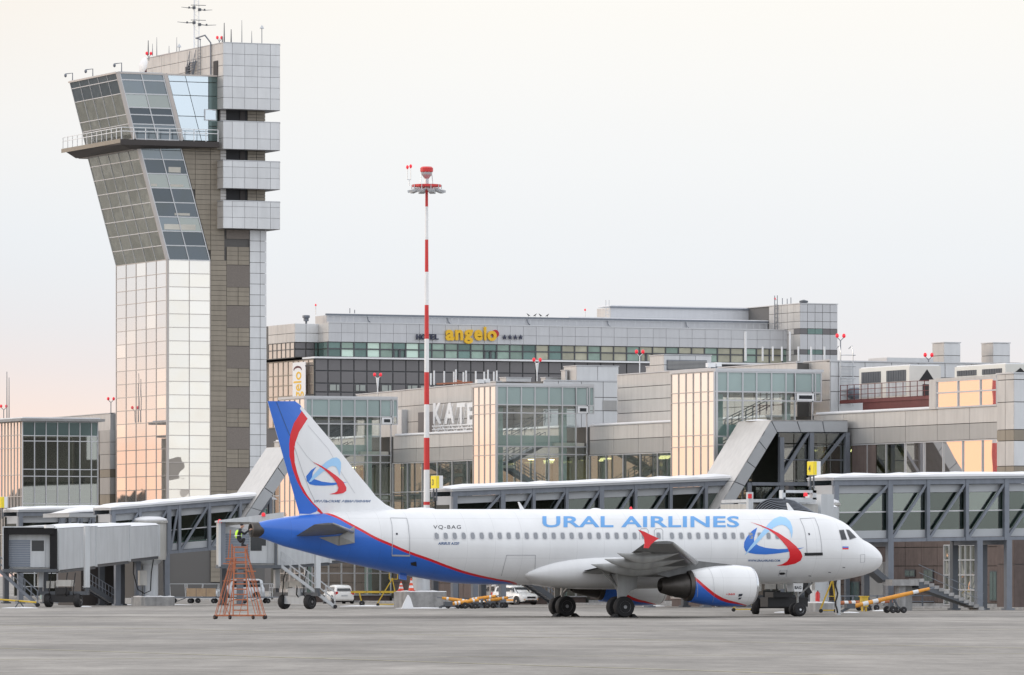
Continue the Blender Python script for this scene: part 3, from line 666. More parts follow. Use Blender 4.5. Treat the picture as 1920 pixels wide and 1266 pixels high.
# wings
def foil(xle, ch, y, z, th, n=9):
    r = []
    for k in range(n+1):
        u = (1-cos(PI*k/n))/2; t = th*ch*5*(.2969*sqrt(u)-.126*u-.3516*u*u+.2843*u**3-.1015*u**4)
        r.append(Vector((xle-u*ch, y, z+t*1.1-.012*ch*u)))
    for k in range(n-1, 0, -1):
        u = (1-cos(PI*k/n))/2; t = th*ch*5*(.2969*sqrt(u)-.126*u-.3516*u*u+.2843*u**3-.1015*u**4)
        r.append(Vector((xle-u*ch, y, z-t*.8-.012*ch*u)))
    return r
for s in (-1, 1):
    WG = None
    mb = MB(); wz = lambda y: 2.60+(abs(y)-2)*.094
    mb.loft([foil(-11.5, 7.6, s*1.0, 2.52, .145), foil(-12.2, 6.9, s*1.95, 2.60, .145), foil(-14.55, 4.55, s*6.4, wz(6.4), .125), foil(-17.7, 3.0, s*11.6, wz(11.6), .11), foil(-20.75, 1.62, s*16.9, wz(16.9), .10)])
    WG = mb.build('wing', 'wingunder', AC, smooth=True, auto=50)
    # slat strip along the leading edge
    mb = MB(); mb.tube([(-14.50, s*6.5, wz(6.4)-.01), (-17.64, s*11.6, wz(11.6)), (-20.70, s*16.7, wz(16.7))], [.17, .13, .07], 8); mb.build('slat', 'winglight', WG, smooth=True)
    # flap track fairings
    for yy, xe, xf, rr_ in ((6.2, -20.55, -14.6, .36), (9.2, -21.15, -16.4, .31), (12.5, -21.95, -18.3, .27)):
        rg = []
        for i in range(13):
            t = i/12; X = xe+(xf-xe)*t; r = rr_*max(.03, (sin(PI*min(t**.75, 1))) if t > .4 else (t/.4)**.7*sin(PI*.4**.75)); zz = wz(yy)-.02-.26*(1-t)*0-.10-.25*sin(PI*t**.8)
            rg.append([Vector((X, s*yy+r*.62*cos(a), zz+r*1.15*sin(a))) for a in [2*PI*k/12 for k in range(12)]])
        mb = MB(); mb.loft(rg); mb.build('flap_track_fairing', 'winglight', WG, smooth=True, auto=60)
    # flap and aileron panels, a little lighter, hanging at the trailing edge
    for (y0, x0, c0), (y1, x1, c1) in (((2.1, -17.6, 1.6), (6.2, -17.75, 1.45)), ((6.6, -17.9, 1.35), (12.6, -20.0, .95))):
        mb = MB()
        for yy, xx, cc in ((y0, x0, c0), (y1, x1, c1)): pass
        mb.loft([foil(x0, c0, s*y0, wz(y0)-.17, .13, 5), foil(x1, c1, s*y1, wz(y1)-.13, .12, 5)]); mb.build('flap', 'winglight', WG, smooth=True, auto=50)
    # wingtip fence
    zt_ = lambda pts: [(1020+a/6.03, 960+b/6.03) for a, b in pts]
    P = [at(a, b, Y=-16.95) for a, b in zt_([(1062,200),(1130,222),(1200,258),(1295,300),(1240,338),(1205,370),(1180,410),(1130,408),(1138,350),(1133,290),(1095,235)])]
    mb = MB(); mb.prism([(p.x, p.z) for p in P], 'Y', s*16.92, s*16.99); mb.build('wingtip_fence', 'red', WG)
    # engine
    def R3(prof, X0, yc, zc): return [(r, h) for r, h in prof]
    ey, ez = s*5.75, 1.715; X0 = -10.75
    curve = [(1293,1073.6),(1300,1082),(1310,1092),(1326,1107.5),(1346.7,1122),(1367.5,1129.6),(1386,1132.5)]
    if 'cowl' not in MATS:
        cv = [(lambda p: (p.x, p.z))(at(a, b, Y=-6.75)) for a, b in curve]
        painted('cowl', [(-15.4, 2.9)]+cv+[(-10.2, .5)], [(-15.4, .22), (-12.6, .14), (-11.4, .05), (-10.2, .03)])
    prof = [(.80, .55), (.84, .2), (.89, .05), (.955, .0), (1.02, .07), (1.075, .3), (1.13, .9), (1.14, 1.5), (1.10, 2.3), (1.0, 3.05), (.88, 3.75), (.84, 3.76), (.80, 3.5), (.7, 3.0)]
    mb = MB(); mb.lathe([(r, h) for r, h in prof[3:]], (X0, ey, ez), (-1, 0, 0), 32); EN = mb.build('engine', 'cowl', AC, smooth=True, auto=45)
    one('inlet_lip', 'lipmetal', EN, lambda m: m.lathe([(.70, .9), (.80, .55), (.84, .2), (.89, .04), (.955, -.006), (1.024, .06), (1.06, .16)], (X0, ey, ez), (-1, 0, 0), 32), smooth=True, auto=50)
    one('fan', 'steeldark', EN, lambda m: m.lathe([(.02, .55), (.2, .8), (.8, .95), (.8, 1.0)], (X0, ey, ez), (-1, 0, 0), 24), smooth=True)
    one('exhaust_nozzle', 'exhaust', EN, lambda m: m.lathe([(.80, 3.3), (.74, 3.8), (.66, 4.4), (.56, 4.9), (.40, 5.45), (.34, 5.50), (.30, 5.2), (.1, 5.0)], (X0, ey, ez+.02), (-1, 0, 0), 24), smooth=True, auto=45)
    one('exhaust_collar', 'lipmetal' if 0 else 'exhaust', EN, lambda m: m.lathe([(.78, 3.72), (.86, 3.74), (.82, 3.98), (.74, 4.0)], (X0, ey, ez+.02), (-1, 0, 0), 24), smooth=True, auto=45)
    # pylon
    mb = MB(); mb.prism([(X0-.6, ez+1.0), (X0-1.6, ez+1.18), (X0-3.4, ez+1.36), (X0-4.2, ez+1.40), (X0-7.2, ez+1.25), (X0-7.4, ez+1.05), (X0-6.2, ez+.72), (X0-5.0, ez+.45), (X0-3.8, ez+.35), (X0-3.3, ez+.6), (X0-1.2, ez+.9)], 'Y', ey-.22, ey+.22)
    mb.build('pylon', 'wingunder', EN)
    if s < 0:
        def oncowl(px, py, off):
            p = at(px, py, Y=ey-1.0); u = X0-p.x; rr_ = crom([(h, r) for r, h in prof[3:11]])(u); dz = p.z-ez; return Vector((p.x, ey-sqrt(max(rr_**2-dz**2, .01))-off, p.z))
        skin('cowl_vent', 'ink', [(1384.5,1114),(1392,1113.5),(1391,1118),(1384.5,1119)], oncowl, .012)
        skin('cowl_vent', 'ink', [(1386,1121),(1391.5,1120.5),(1390,1124),(1386,1124.3)], oncowl, .012)
        outline('cowl_seam', 'line', [(1309,1063),(1308,1092),(1312,1120)], .018, oncowl, .006, closed=False)
        outline('cowl_seam', 'line', [(1337,1062),(1338,1100),(1342,1130)], .012, oncowl, .006, closed=False)
        skintext('cowl_lettering', 'red', '▸360', 1361, 1377, 1112.5, 1116, oncowl, .02)
one('nozzle_tip', 'winglight', AC, lambda m: m.box(-17.2, -14.6, -5.97, -5.53, 2.05, 2.42)) if 0 else None

# tailplane
for s in (-1, 1):
    A = at(660, 996, Y=-.9); B = at(557, 1004, Y=-.9); Cc = at(625, 977, Y=-6.2); D = at(589, 980, Y=-6.2)
    def tsec(le, te, y): 
        ch = le.x-te.x; r = foil(le.x, ch, y, 0, .09, 6)
        return [Vector((q.x, q.y, q.z+le.z+(te.z-le.z)*(le.x-q.x)/ch)) for q in r]
    A2 = Vector((A.x-.05, s*.85, 4.62)); B2 = Vector((B.x, s*.85, 4.42)); C2 = Vector((Cc.x, s*6.2, 5.02)); D2 = Vector((D.x, s*6.2, 4.98))
    mb = MB(); mb.loft([tsec(A2, B2, s*.7), tsec(C2, D2, s*6.2)]); tp = mb.build('tailplane', 'wingunder', AC, smooth=True, auto=50)
    mb = MB(); mb.tube([A2+Vector((0, s*.3, 0)), C2], [.09, .05], 8); mb.build('leading_edge', 'winglight', tp, smooth=True)
skin('tailplane_apron', 'winglight', [(598,1008),(636,1005),(664,987),(665,1018),(634,1023)], onfus, .03, sx=8, sy=8)
skin('tailplane_apron_plate', 'winglight', [(636,1005.5),(664,990),(664,1017),(636,1022)], onfus, .10, sx=30, sy=30)  # raised root plate in the same light grey as the tailplane apron

# landing gear
for s in (-1, 1):
    g = Vector((-17.71, s*3.8, 0))
    ge = one('main_gear', 'winglight', AC, lambda m: (m.tube([(g.x, s*3.8, .57), (g.x, s*3.75, 1.2)], .09, 10), m.tube([(g.x, s*3.75, 1.2), (g.x, s*3.55, 2.6)], .15, 10), m.tube([(g.x, s*3.75, 1.25), (g.x+.2, s*2.1, 2.3)], .07, 8), m.tube([(g.x-.02, s*3.15, .57), (g.x-.02, s*4.45, .57)], .08, 8), m.tube([(g.x, s*3.75, 1.5), (g.x-1.0, s*3.6, 2.55)], .05, 6)), smooth=True, auto=50)
    for yy in (-.46, .46):
        t = MB(); h = MB(); wheel(t, h, (g.x, s*3.8+yy, .575), .575, .42, n=28); w_ = t.build('tyre', 'rubber', ge, smooth=True, auto=50); h.build('hub', 'hub', w_, smooth=True, auto=40)
    mb = MB(); P = [at(a, b, Y=-4.15) for a, b in ((1158,1072),(1196,1072),(1194,1103),(1182,1108),(1172,1122),(1158,1122))]
    mb.prism([(p.x, p.z) for p in P], 'Y', s*4.10, s*4.16); mb.build('gear_door', 'winglight', ge)
    for q in (-1, 1):
        mb = MB(); mb.prism([(g.x+q*.42, 0), (g.x+q*.78, 0), (g.x+q*.52, .2), (g.x+q*.47, .2)], 'Y', s*3.8-.72, s*3.8-.2)
        tag(mb.build('wheel_chock', 'rubber'), 'black rubber chock %s the %s main wheels of the airliner' % ('in front of' if q > 0 else 'behind', 'nearer' if s < 0 else 'farther'), 'wheel chock', 'chocks at the airliner wheels')
g = Vector((-5.07, 0, 0))
ge = one('nose_gear', 'winglight', AC, lambda m: (m.tube([(g.x, 0, .38), (g.x, 0, 1.1)], .06, 10), m.tube([(g.x, 0, 1.1), (g.x-.15, 0, 2.0)], .1, 10), m.tube([(g.x, -.3, .38), (g.x, .3, .38)], .05, 8), m.tube([(g.x, 0, 1.1), (g.x+1.0, 0, 1.95)], .05, 8)), smooth=True, auto=50)
for yy in (-.25, .25):
    t = MB(); h = MB(); wheel(t, h, (g.x, yy, .39), .39, .24, n=24); w_ = t.build('tyre', 'rubber', ge, smooth=True, auto=50); h.build('hub', 'lipmetal', w_, smooth=True, auto=40)
for s in (-1, 1):
    mb = MB(); mb.prism([(g.x-.50, 1.85), (g.x+.12, 1.85), (g.x+.06, 1.38), (g.x-.42, 1.38)], 'Y', s*.42, s*.46); gd = mb.build('gear_door', 'white', ge)
    if s < 0:
        me = text_mesh('BAG', .22, .008); place_mesh(me, lambda c: Vector((g.x-.42+c.x*1.0, -.47, 1.53+c.y)), 'registration_lettering', 'ink', gd)

# ================================================================ CONTROL TOWER
YT = 233.5
TWR = thing('control_tower', (52, 240, 0), 'tall airport control tower with leaning glass face and stacked white cladding blocks', 'control tower')
def zt4(py, px=400): return at(px, py, Y=YT).z
XL = at(313, 487, Y=YT).x; zk = at(313, 487, Y=YT).z; pt = at(258, 275, Y=YT); lx = (pt.x-XL)/(pt.z-zk); zdk = at(258, 262, Y=YT-1.2).z
YR = at(218, 498, X=XL).y; LW = YR-YT
X395 = at(395, 600, Y=YT).x; X425 = at(425, 600, Y=YT).x; X468 = at(468, 600, Y=YT).x; X500 = at(499.5, 600, Y=YT).x
zb0 = 1.9
mb = MB(); mb.box(XL+.12, X500-.1, YT+.14, YR-.1, 0, zk)
e = lx*(zdk-zk)
mb.add([(XL+.15, YT+.15, zk), (X500-.1, YT+.15, zk), (X500-.1, YR-.1, zk), (XL+.15, YR-.1, zk), (XL+.15+e, YT+.15, zdk), (X500-.1, YT+.15, zdk), (X500-.1, YR-.1, zdk), (XL+.15+e, YR-.1, zdk)],
       [(0,3,2,1),(4,5,6,7),(0,1,5,4),(1,2,6,5),(2,3,7,6),(3,0,4,7)])
mb.build('core', 'joint', TWR)
rows = [zk-1.245*i for i in range(20)][::-1]
rows = [z for z in rows if z > zb0-1]
cols5 = lin(YT+.12, YR, 5)
tint = {}
grid(TWR, PX(XL), cols5, rows, NX, lambda i, j: ('spandrel_pane', 'mirrorleft' if random.random() > .09 else 'mirrorwarm'), gap=.07, th=.06)
frontu = [at(p, 600, Y=YT).x for p in (316, 355, 394)]
grid(TWR, PY(YT), frontu, rows, NY, lambda i, j: ('spandrel_pane', 'mirrorfront'), gap=.05, th=.06)
bars(TWR, 'frame', 'alubeige', PX(XL), cols5, rows, NX, w=.06, d=.05, off=.02)
bars(TWR, 'frame', 'alubeige', PY(YT), frontu, rows, NY, w=.06, d=.05, off=.02)
one('corner_post', 'alubeige', TWR, lambda m: (m.box(XL-.06, XL+.18, YT-.06, YT+.1, 0, zk), m.bar((XL+.02, YT, zk), (XL+.02+lx*(zdk-zk), YT, zdk), .3, .14, up=(0, 1, 0))))
# leaning glass shaft below the gallery deck
r2 = lin(zk, zt4(271, 258), 8)
PL = lambda u, v: Vector((XL+lx*(v-zk)+.02, u, v)); nl = Vector((-1, 0, lx)).normalized()
grid(TWR, PL, cols5, r2, nl, lambda i, j: ('window_pane', 'mirrordark'), gap=.06, th=.05)
bars(TWR, 'frame', 'alu', PL, cols5, r2, nl, w=.07, d=.06, off=.03)
PF = lambda u, v: Vector((XL+lx*(v-zk)+u, YT, v)); uf = [.22, (X395-XL)/2, X395-XL-.1]
grid(TWR, PF, uf, r2, NY, lambda i, j: ('window_pane', ['cabdark', 'cabdark', 'cablight' if i else 'cabmid', 'cabdark', 'cabdark', 'cablight', 'cabdark', 'cabmid'][j]), gap=.06, th=.05)
bars(TWR, 'frame', 'alu', PF, uf, r2, NY, w=.09, d=.08, off=.03)
# pale blinds and desks seen just inside
for j, (a, b, c) in enumerate(((.3, .9, 5), (2.2, 3.5, 5), (1.9, 3.4, 3), (.5, 3.6, 2), (2.4, 3.6, 6))):
    v = (r2[c]+.15); mb = MB(); P0 = PF(a, v); mb.box(P0.x, P0.x+b-a, YT-.012, YT-.004, v, v+(.22 if j < 3 else .5)); mb.build('blind', 'interior', TWR)
# brown cladding strips
bz = .465
def edgex(z): return XL+max(lx*(z-zk), -99)+(X395-XL)+.02 if z > zk else X395
zz = zdk-.15; n_ = 0
X366 = at(366, 400, Y=YT).x; X412 = at(421, 400, Y=YT).x
while zz > 2:
    z1 = zz-.03; z0 = zz-bz
    if z0 > zk-.2 and z0 > at(400, 430, Y=YT).z*0+zk:
        brk = [None, X366, X395, X412]
    else: brk = [None, X425]
    for a, b in zip(brk[:-1], brk[1:]):
        if a is None: a0, a1 = edgex(z0), edgex(z1)
        else: a0, a1 = max(a, edgex(z0)), max(a, edgex(z1))
        if b - max(a0, a1) < .15: continue
        panel('brown_panel', 'brown', TWR, [Vector((a0+.02, YT, z0)), Vector((b-.02, YT, z0)), Vector((b-.02, YT, z1)), Vector((a1+.02, YT, z1))], Vector(NY), .06)
    zz -= bz
def pyz(py): return at(440, py, Y=YT).z
panel('brown_panel', 'browndark', TWR, [Vector((X425, YT+.04, pyz(448))), Vector((X468, YT+.04, pyz(448))), Vector((X468, YT+.04, pyz(431))), Vector((X425, YT+.04, pyz(431)))], Vector(NY), .06)
y = 463.0
XM = (X425+X468)/2
while y < 1060:
    for k in range(4 if y > 465 else 4):
        z1, z0 = pyz(y+k*8.5), pyz(y+k*8.5+8.0)
        for a, b in ((X425, XM), (XM, X468)):
            panel('brown_panel', 'brown', TWR, [Vector((a+.02, YT, z0)), Vector((b-.02, YT, z0)), Vector((b-.02, YT, z1)), Vector((a+.02, YT, z1))], Vector(NY), .06)
    z1, z0 = pyz(y+34.5), pyz(y+75.5)
    panel('louvre_panel', 'browndark', TWR, [Vector((X425, YT-.02, z0)), Vector((X468, YT-.02, z0)), Vector((X468, YT-.02, z1)), Vector((X425, YT-.02, z1))], Vector(NY), .06)
    y += 76
zc_ = [pyz(431+20.2*i) for i in range(0, 31)][::-1]
grid(TWR, PY(YT-.05), [X468, (X468+X500)/2+.2, X500], zc_, NY, lambda i, j: ('pale_panel', 'cladpale'), gap=.04)
# cladding blocks
YB = YT-1.5
def bpx(px, py): return at(px, py, Y=YB)
def block(pys, pxl, depth, xface_px=None, name='pale_panel'):
    xs_ = [bpx(p, 300).x for p in (418.5 if pxl is None else pxl, 435.7, 459, 483, 507, 524.7)]; xr = bpx(533, 300).x
    z_ = [bpx(470, p).z for p in pys][::-1]
    mb = MB(); y1 = YB+depth
    pr = [(xs_[0]+.08, YB+.08), (xs_[-1]-.02, YB+.08), (xr-.08, YB+1.1), (xr-.08, y1), (xs_[0]+.08, y1)]
    mb.prism(pr, 'Z', z_[0]+.02, z_[-1]-.03); mb.build('block_core', 'jointpale', TWR)
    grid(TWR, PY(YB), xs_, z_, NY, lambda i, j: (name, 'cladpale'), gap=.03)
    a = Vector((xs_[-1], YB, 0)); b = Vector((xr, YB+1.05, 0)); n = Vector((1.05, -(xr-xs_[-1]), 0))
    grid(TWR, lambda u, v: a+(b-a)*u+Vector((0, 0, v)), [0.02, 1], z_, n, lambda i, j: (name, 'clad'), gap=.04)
    nx = max(1, round(depth/2.4)); grid(TWR, PX(xs_[0]), lin(YB+.05, y1, nx), z_, NX, lambda i, j: (name, 'clad'), gap=.045)  # block sides in the warmer beige copy, side light painted in
    mb = MB(); mb.prism([(xs_[0]-.03, YB-.03), (xs_[-1]+.02, YB-.03), (xr+.03, YB+1.04), (xr+.03, y1+.03), (xs_[0]-.03, y1+.03)], 'Z', z_[-1], z_[-1]+.07); mb.build('coping', 'alu', TWR)
    return xs_, z_
bx_, bzz = block([82, 102.5, 124, 144, 164, 184.5, 205.5], None, 20.5)
block([228.8, 260, 280.6], None, 7.5); block([302.5, 314, 334, 354], None, 7.5); block([377.9, 388, 408.5, 429], None, 7.5)
# recesses between the blocks
XO0, XO1, XRr = at(424, 300, Y=YT).x, at(464, 300, Y=YT).x, at(497.5, 300, Y=YT).x
for a, b in ((205, 229), (280, 303), (354, 378)):
    z0, z1 = pyz(b+3), pyz(a-3)
    one('opening', 'black', TWR, lambda m: m.box(XO0, XO1, YT+.05, YT+.1, z0, z1))
    one('door_leaf', 'deckdark', TWR, lambda m: m.box(at(450, 300, Y=YT).x, at(459, 300, Y=YT).x, YT-.03, YT+.02, z0, z1-.3))
    zz = lin(z0, z1, 5)
    grid(TWR, PY(YT-.03), [XO1, (XO1+XRr)/2, XRr], zz, NY, lambda i, j: ('brown_panel', 'brown'), gap=.04)
    grid(TWR, PY(YT-.03), [at(413, 300, Y=YT).x, XO0], zz, NY, lambda i, j: ('brown_panel', 'clad'), gap=.04)
one('core', 'joint', TWR, lambda m: m.box(at(412, 300, Y=YT).x, XRr-.05, YT+.12, YR-2, zdk-.1, bzz[0]+.1))
# gallery deck, railing
YD = YT-1.2; XD0 = at(226, 265, Y=YD).x; XD1 = at(411, 265, Y=YD).x; zD = at(300, 263, Y=YD).z; YD2 = YR+1.2
mb = MB(); mb.add([(XD0,YD,zD-.5),(XD1,YD,zD-.5),(XD1,YD2,zD-.5),(XD0+1.4,YD2,zD-.8),(XD0,YD,zD),(XD1,YD,zD),(XD1,YD2,zD),(XD0,YD2,zD),(XD0+1.4,YD+1.1,zD-.8)],
                 [(4,5,6,7),(0,1,5,4),(1,2,6,5),(0,4,7),(0,7,3,8),(0,8,1),(8,3,2,1),(2,3,7,6)]); mb.build('gallery_deck', 'deckdark', TWR)
one('deck_soffit', 'soffit', TWR, lambda m: m.box(XD0+1.6, XD1, YD+1.2, YD2-.2, zD-.86, zD-.81))
one('deck_edge', 'brown', TWR, lambda m: m.box(XD0-.05, XD0-.01, YD, YD2, zD-.34, zD+.04))
mb = MB(); mb2 = MB()
Xr1 = XD1-.1
for h in (1.1, .75): mb.bar((XD0+.1, YD+.05, zD+h), (Xr1, YD+.05, zD+h), .06); mb.bar((XD0+.1, YD+.05, zD+h), (XD0+.1, YD2-.1, zD+h), .06)
for i in range(9): X = XD0+.1+(Xr1-XD0-.1)*i/8; mb.bar((X, YD+.05, zD), (X, YD+.05, zD+1.1), .06, up=(0, 1, 0))
for i in range(13): Y_ = YD+.05+(YD2-YD-.1)*i/12; mb.bar((XD0+.1, Y_, zD), (XD0+.1, Y_, zD+1.1), .055, up=(0, 1, 0))
mb.build('railing', 'signwhite', TWR)
# upper cab
c0 = at(250, 262, Y=YT); c1 = at(219, 138, Y=YT); lu = (c1.x-c0.x)/(c1.z-c0.z); X0c = c0.x; Zc = c0.z; zcab = c1.z
rc = [at(300, p, Y=YT).z for p in (262, 234, 216.4, 203, 177.5, 152, 137.5)]
YC = YT+12.4; colc = lin(YT+.1, YC, 5)
PLc = lambda u, v: Vector((X0c+lu*(v-Zc), u, v)); nlc = Vector((-1, 0, lu)).normalized()
grid(TWR, PLc, colc, [rc[0], rc[2], rc[4], rc[5], rc[6]], nlc, lambda i, j: ('cab_window', 'cabmid' if j >= 2 else 'mirrordark'), gap=.06, th=.05)
bars(TWR, 'frame', 'alu', PLc, colc, [rc[0], rc[1], rc[2], rc[4], rc[5], rc[6]], nlc, w=.07, d=.07, off=.03)
PFc = lambda u, v: Vector((X0c+lu*(v-Zc)+u, YT, v)); w1 = at(337, 262, Y=YT).x-X0c
uc = [.28, w1/2+.1, w1-.05]
grid(TWR, PFc, uc, rc, NY, lambda i, j: ('cab_window', ['cabmid', 'cabdark', 'cabdark', 'cablight', 'cabmid', 'cabmid'][j]), gap=.06, th=.05)
bars(TWR, 'frame', 'alu', PFc, uc, rc, NY, w=.10, d=.08, off=.03)
for u in (.08, w1+.2):
    one('corner_post', 'alubeige', TWR, lambda m: m.bar(PFc(u, rc[0])+Vector((0, -.03, 0)), PFc(u, rc[-1])+Vector((0, -.03, 0)), .16, .32 if u < 1 else .36, up=(1, 0, 0)))
xr392 = at(391, 200, Y=YT).x; xm0 = w1+.42
rb = [rc[0], rc[2], rc[4], rc[5], rc[6]]
for z0, z1 in zip(rb[:-1], rb[1:]):
    l0, l1 = PFc(xm0, z0).x, PFc(xm0, z1).x; m0, m1 = PFc(xm0+1.75, z0).x, PFc(xm0+1.75, z1).x
    for q in ([l0, m0, m1, l1], [m0, xr392, xr392, m1]):
        panel('cab_window', 'mirrorblue', TWR, [Vector((q[0]+.03, YT, z0+.03)), Vector((q[1]-.03, YT, z0+.03)), Vector((q[2]-.03, YT, z1-.03)), Vector((q[3]+.03, YT, z1-.03))], Vector(NY), .05)
grid(TWR, PY(YT), [xr392, at(408, 200, Y=YT).x], [rc[0], rc[1], rc[3], rc[4], rc[5], rc[6]], NY, lambda i, j: ('cab_window', 'spandrelgreen'), gap=.06, th=.05)
mb = MB(); e2 = lu*(zcab-Zc)
mb.add([(X0c+.15, YT+.12, Zc), (bx_[0], YT+.12, Zc), (bx_[0], YC, Zc), (X0c+.15, YC, Zc), (X0c+.15+e2, YT+.12, zcab), (bx_[0], YT+.12, zcab), (bx_[0], YC, zcab), (X0c+.15+e2, YC, zcab)],
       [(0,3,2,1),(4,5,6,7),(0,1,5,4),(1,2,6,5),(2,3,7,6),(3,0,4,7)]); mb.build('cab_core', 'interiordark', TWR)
one('cab_roof', 'alubeige', TWR, lambda m: m.box(X0c+e2-.15, bx_[0]-.02, YT-.1, YC+.2, zcab, zcab+.14))
one('window_panel', 'alu', TWR, lambda m: (m.box(at(383, 220, Y=YT).x, at(405, 220, Y=YT).x, YT-.09, YT-.03, at(390, 226, Y=YT).z, at(390, 205, Y=YT).z)))
one('window_pane', 'mirrorblue', TWR, lambda m: (m.box(at(384.5, 220, Y=YT).x, at(403.5, 220, Y=YT).x, YT-.11, YT-.095, at(390, 224.5, Y=YT).z, at(390, 206.5, Y=YT).z)))
# things on the cab roof
XBk = bx_[0]
def steps(nm, P, Q, w, n, m_, par):
    P = Vector(P); Q = Vector(Q); mb = MB(); side = Vector((0, w/2, 0))
    for s in (-1, 1):
        mb.bar(P+side*s, Q+side*s, .05, .16); mb.bar(P+side*s+UP*1.0, Q+side*s+UP*1.0, .05)
        for k in range(0, n+1, 3): a = P+(Q-P)*k/n+side*s; mb.bar(a, a+UP*1.0, .04, up=(0, 1, 0))
    for k in range(n): a = P+(Q-P)*(k+.5)/n; mb.bar(a-side, a+side, .24, .05)
    return mb.build(nm, m_, par)
pa = at(358, 140, Y=YT+6); steps('roof_stair', (pa.x-.2, YT+6, zcab+.14), (XBk-.1, YT+6, zcab+1.9), 1.5, 7, 'steelgrey', TWR)
one('roof_ladder', 'steelgrey', TWR, lambda m: ([m.bar((XBk-.12, YT+4.3+s, zcab+.2), (XBk-.12, YT+4.3+s, bzz[-1]+.7), .05, up=(0, 1, 0)) for s in (-.3, .3)], [m.bar((XBk-.12, YT+4, zcab+.4+k*.3), (XBk-.12, YT+4.6, zcab+.4+k*.3), .04) for k in range(9)], m.tube([(XBk-.12, YT+3.9, bzz[-1]+.7), (XBk-.6, YT+3.9, bzz[-1]+.8), (XBk-.6, YT+1.6, bzz[-1]+.9), (XBk-.1, YT+1.4, bzz[-1]+.2), (XBk-.1, YT+1.4, zcab+.3)], .07, 6)))
for (a, b) in ((404, 144), (351.5, 132)):
    q = at(a, b, X=XBk-.05); one('doorway', 'black', TWR, lambda m: m.box(XBk-.06, XBk-.03, q.y-.55, q.y+.55, zcab+.14, zcab+1.5))
dsh = at(269, 123, Y=YT+9)
t_ = thing('satellite_dish', (dsh.x, YT+9, zcab+.14), 'white satellite dish standing on the control tower cab roof', 'satellite dish')
one('dish', 'signwhite', t_, lambda m: m.lathe([(.02, .3), (.45, .22), (.75, .05), (.78, 0), (.74, .0), (.44, .15), (.02, .22)], (dsh.x, YT+9, dsh.z), (-1, -.12, .2), 24), smooth=True, auto=50)
one('mount', 'bronze', t_, lambda m: (m.tube([(dsh.x+.35, YT+9, zcab+.14), (dsh.x+.2, YT+9.2, dsh.z)], .12, 8), m.box(dsh.x+.1, dsh.x+.7, YT+8.8, YT+9.6, zcab+.14, zcab+.25)), smooth=False)
for k, (a, b, c) in enumerate(((136, 152, 'leftmost'), (174, 142, 'middle'), (228, 130, 'rightmost'))):
    q = at(a, b+4, X=X0c+e2+.3)
    t_ = thing('surveillance_camera', (q.x, q.y, zcab+.14), '%s of three small cameras on bent poles on the tower cab roof' % c, 'security camera', 'cameras on the tower cab roof')
    one('pole', 'steelgrey', t_, lambda m: m.tube([(q.x, q.y, zcab+.14), (q.x, q.y, zcab+.95), (q.x-.7, q.y, zcab+.85)], .05, 6))
    one('camera_housing', 'steelgrey', t_, lambda m: m.lathe([(.05, .2), (.13, .1), (.13, -.05), (.05, -.15)], (q.x-.7, q.y, zcab+.68), 'Z', 8), smooth=True)
# big aerial mast, crossed arms
zr = bzz[-1]+.05
q = at(352, 92, Y=YT+9); XA = q.x+.8
t_ = thing('antenna_mast', (XA, YT+9, zr-1.2), 'tall white lattice aerial with four dark crossed arms on top of the control tower', 'antenna mast')
mb = MB(); hM = 7.2
for s in ((-.28, -.2), (.28, -.2), (0, .3)): mb.tube([(XA+s[0], YT+9+s[1], zr-1.2), (XA+s[0]*.8, YT+9+s[1]*.8, zr+hM)], .045, 5)
k = 0
z = zr
while z < zr+hM-.4:
    mb.bar((XA-.27, YT+8.8, z), (XA+.27, YT+8.8, z+.35), .03); mb.bar((XA+.27, YT+8.8, z+.35), (XA-.27, YT+8.8, z+.7), .03); z += .7
mb.build('lattice', 'signwhite', t_)
for zz, ln in ((at(352, 16, Y=YT+9).z, 1.55), (at(352, 44, Y=YT+9).z, 1.95)):
    for s, dz in ((-1, .06), (1, -.10)):
        mb = MB(); mb.tube([(XA+s*.25, YT+8.7, zz+dz), (XA+s*ln*.5, YT+8.7, zz+dz-.04), (XA+s*ln, YT+8.7, zz+dz+.02)], [.05, .035, .02], 5)
        mb.lathe([(.09, -.09), (.09, .09)], (XA+s*ln*.5, YT+8.7, zz+dz), 'Z', 8); mb.lathe([(.16, -.13), (.16, .13)], (XA+s*.28, YT+8.7, zz+dz), 'Z', 8); mb.build('arm', 'steeldark', t_)
    mb = MB(); mb.tube([(XA-.6, YT+8.7, zz+.3), (XA+.9, YT+8.7, zz+.32)], .03, 5); mb.build('arm', 'steeldark', t_)
# whip antennas on the tower roof
ant = [(417, 68, 1), (411, 72, 0), (420.5, 43, 1), (433.5, 55, 1), (453.5, 38, 0), (472, 58, 0), (278, 76, 1), (286, 82, 0), (294, 70, 0), (317, 86, 0), (331.5, 70, 0)]
for k, (a, b, thick) in enumerate(ant):
    Yq = YB+1.2 if a > 400 else YB+17; q = at(a, b, Y=Yq); zz = zr
    tag(one('whip_antenna', 'steeldark' if thick else 'steelgrey', None, lambda m: m.tube([(q.x, Yq, zz), (q.x, Yq, zz+(q.z-zz)*.5), (q.x, Yq, q.z)], [.07 if thick else .05, .055 if thick else .035, .035 if thick else .02], 5)),
        'thin whip antenna on the control tower %s' % ('right block, %s from the left' % ORD[sorted(q_[0] for q_ in ant if q_[0] > 400).index(a)] if a > 400 else 'roof behind the dish, %s from the left' % ORD[sorted(q_[0] for q_ in ant if q_[0] < 400).index(a)]), 'antenna', 'whip antennas on the control tower roof, %s' % ('right' if a > 400 else 'left'))
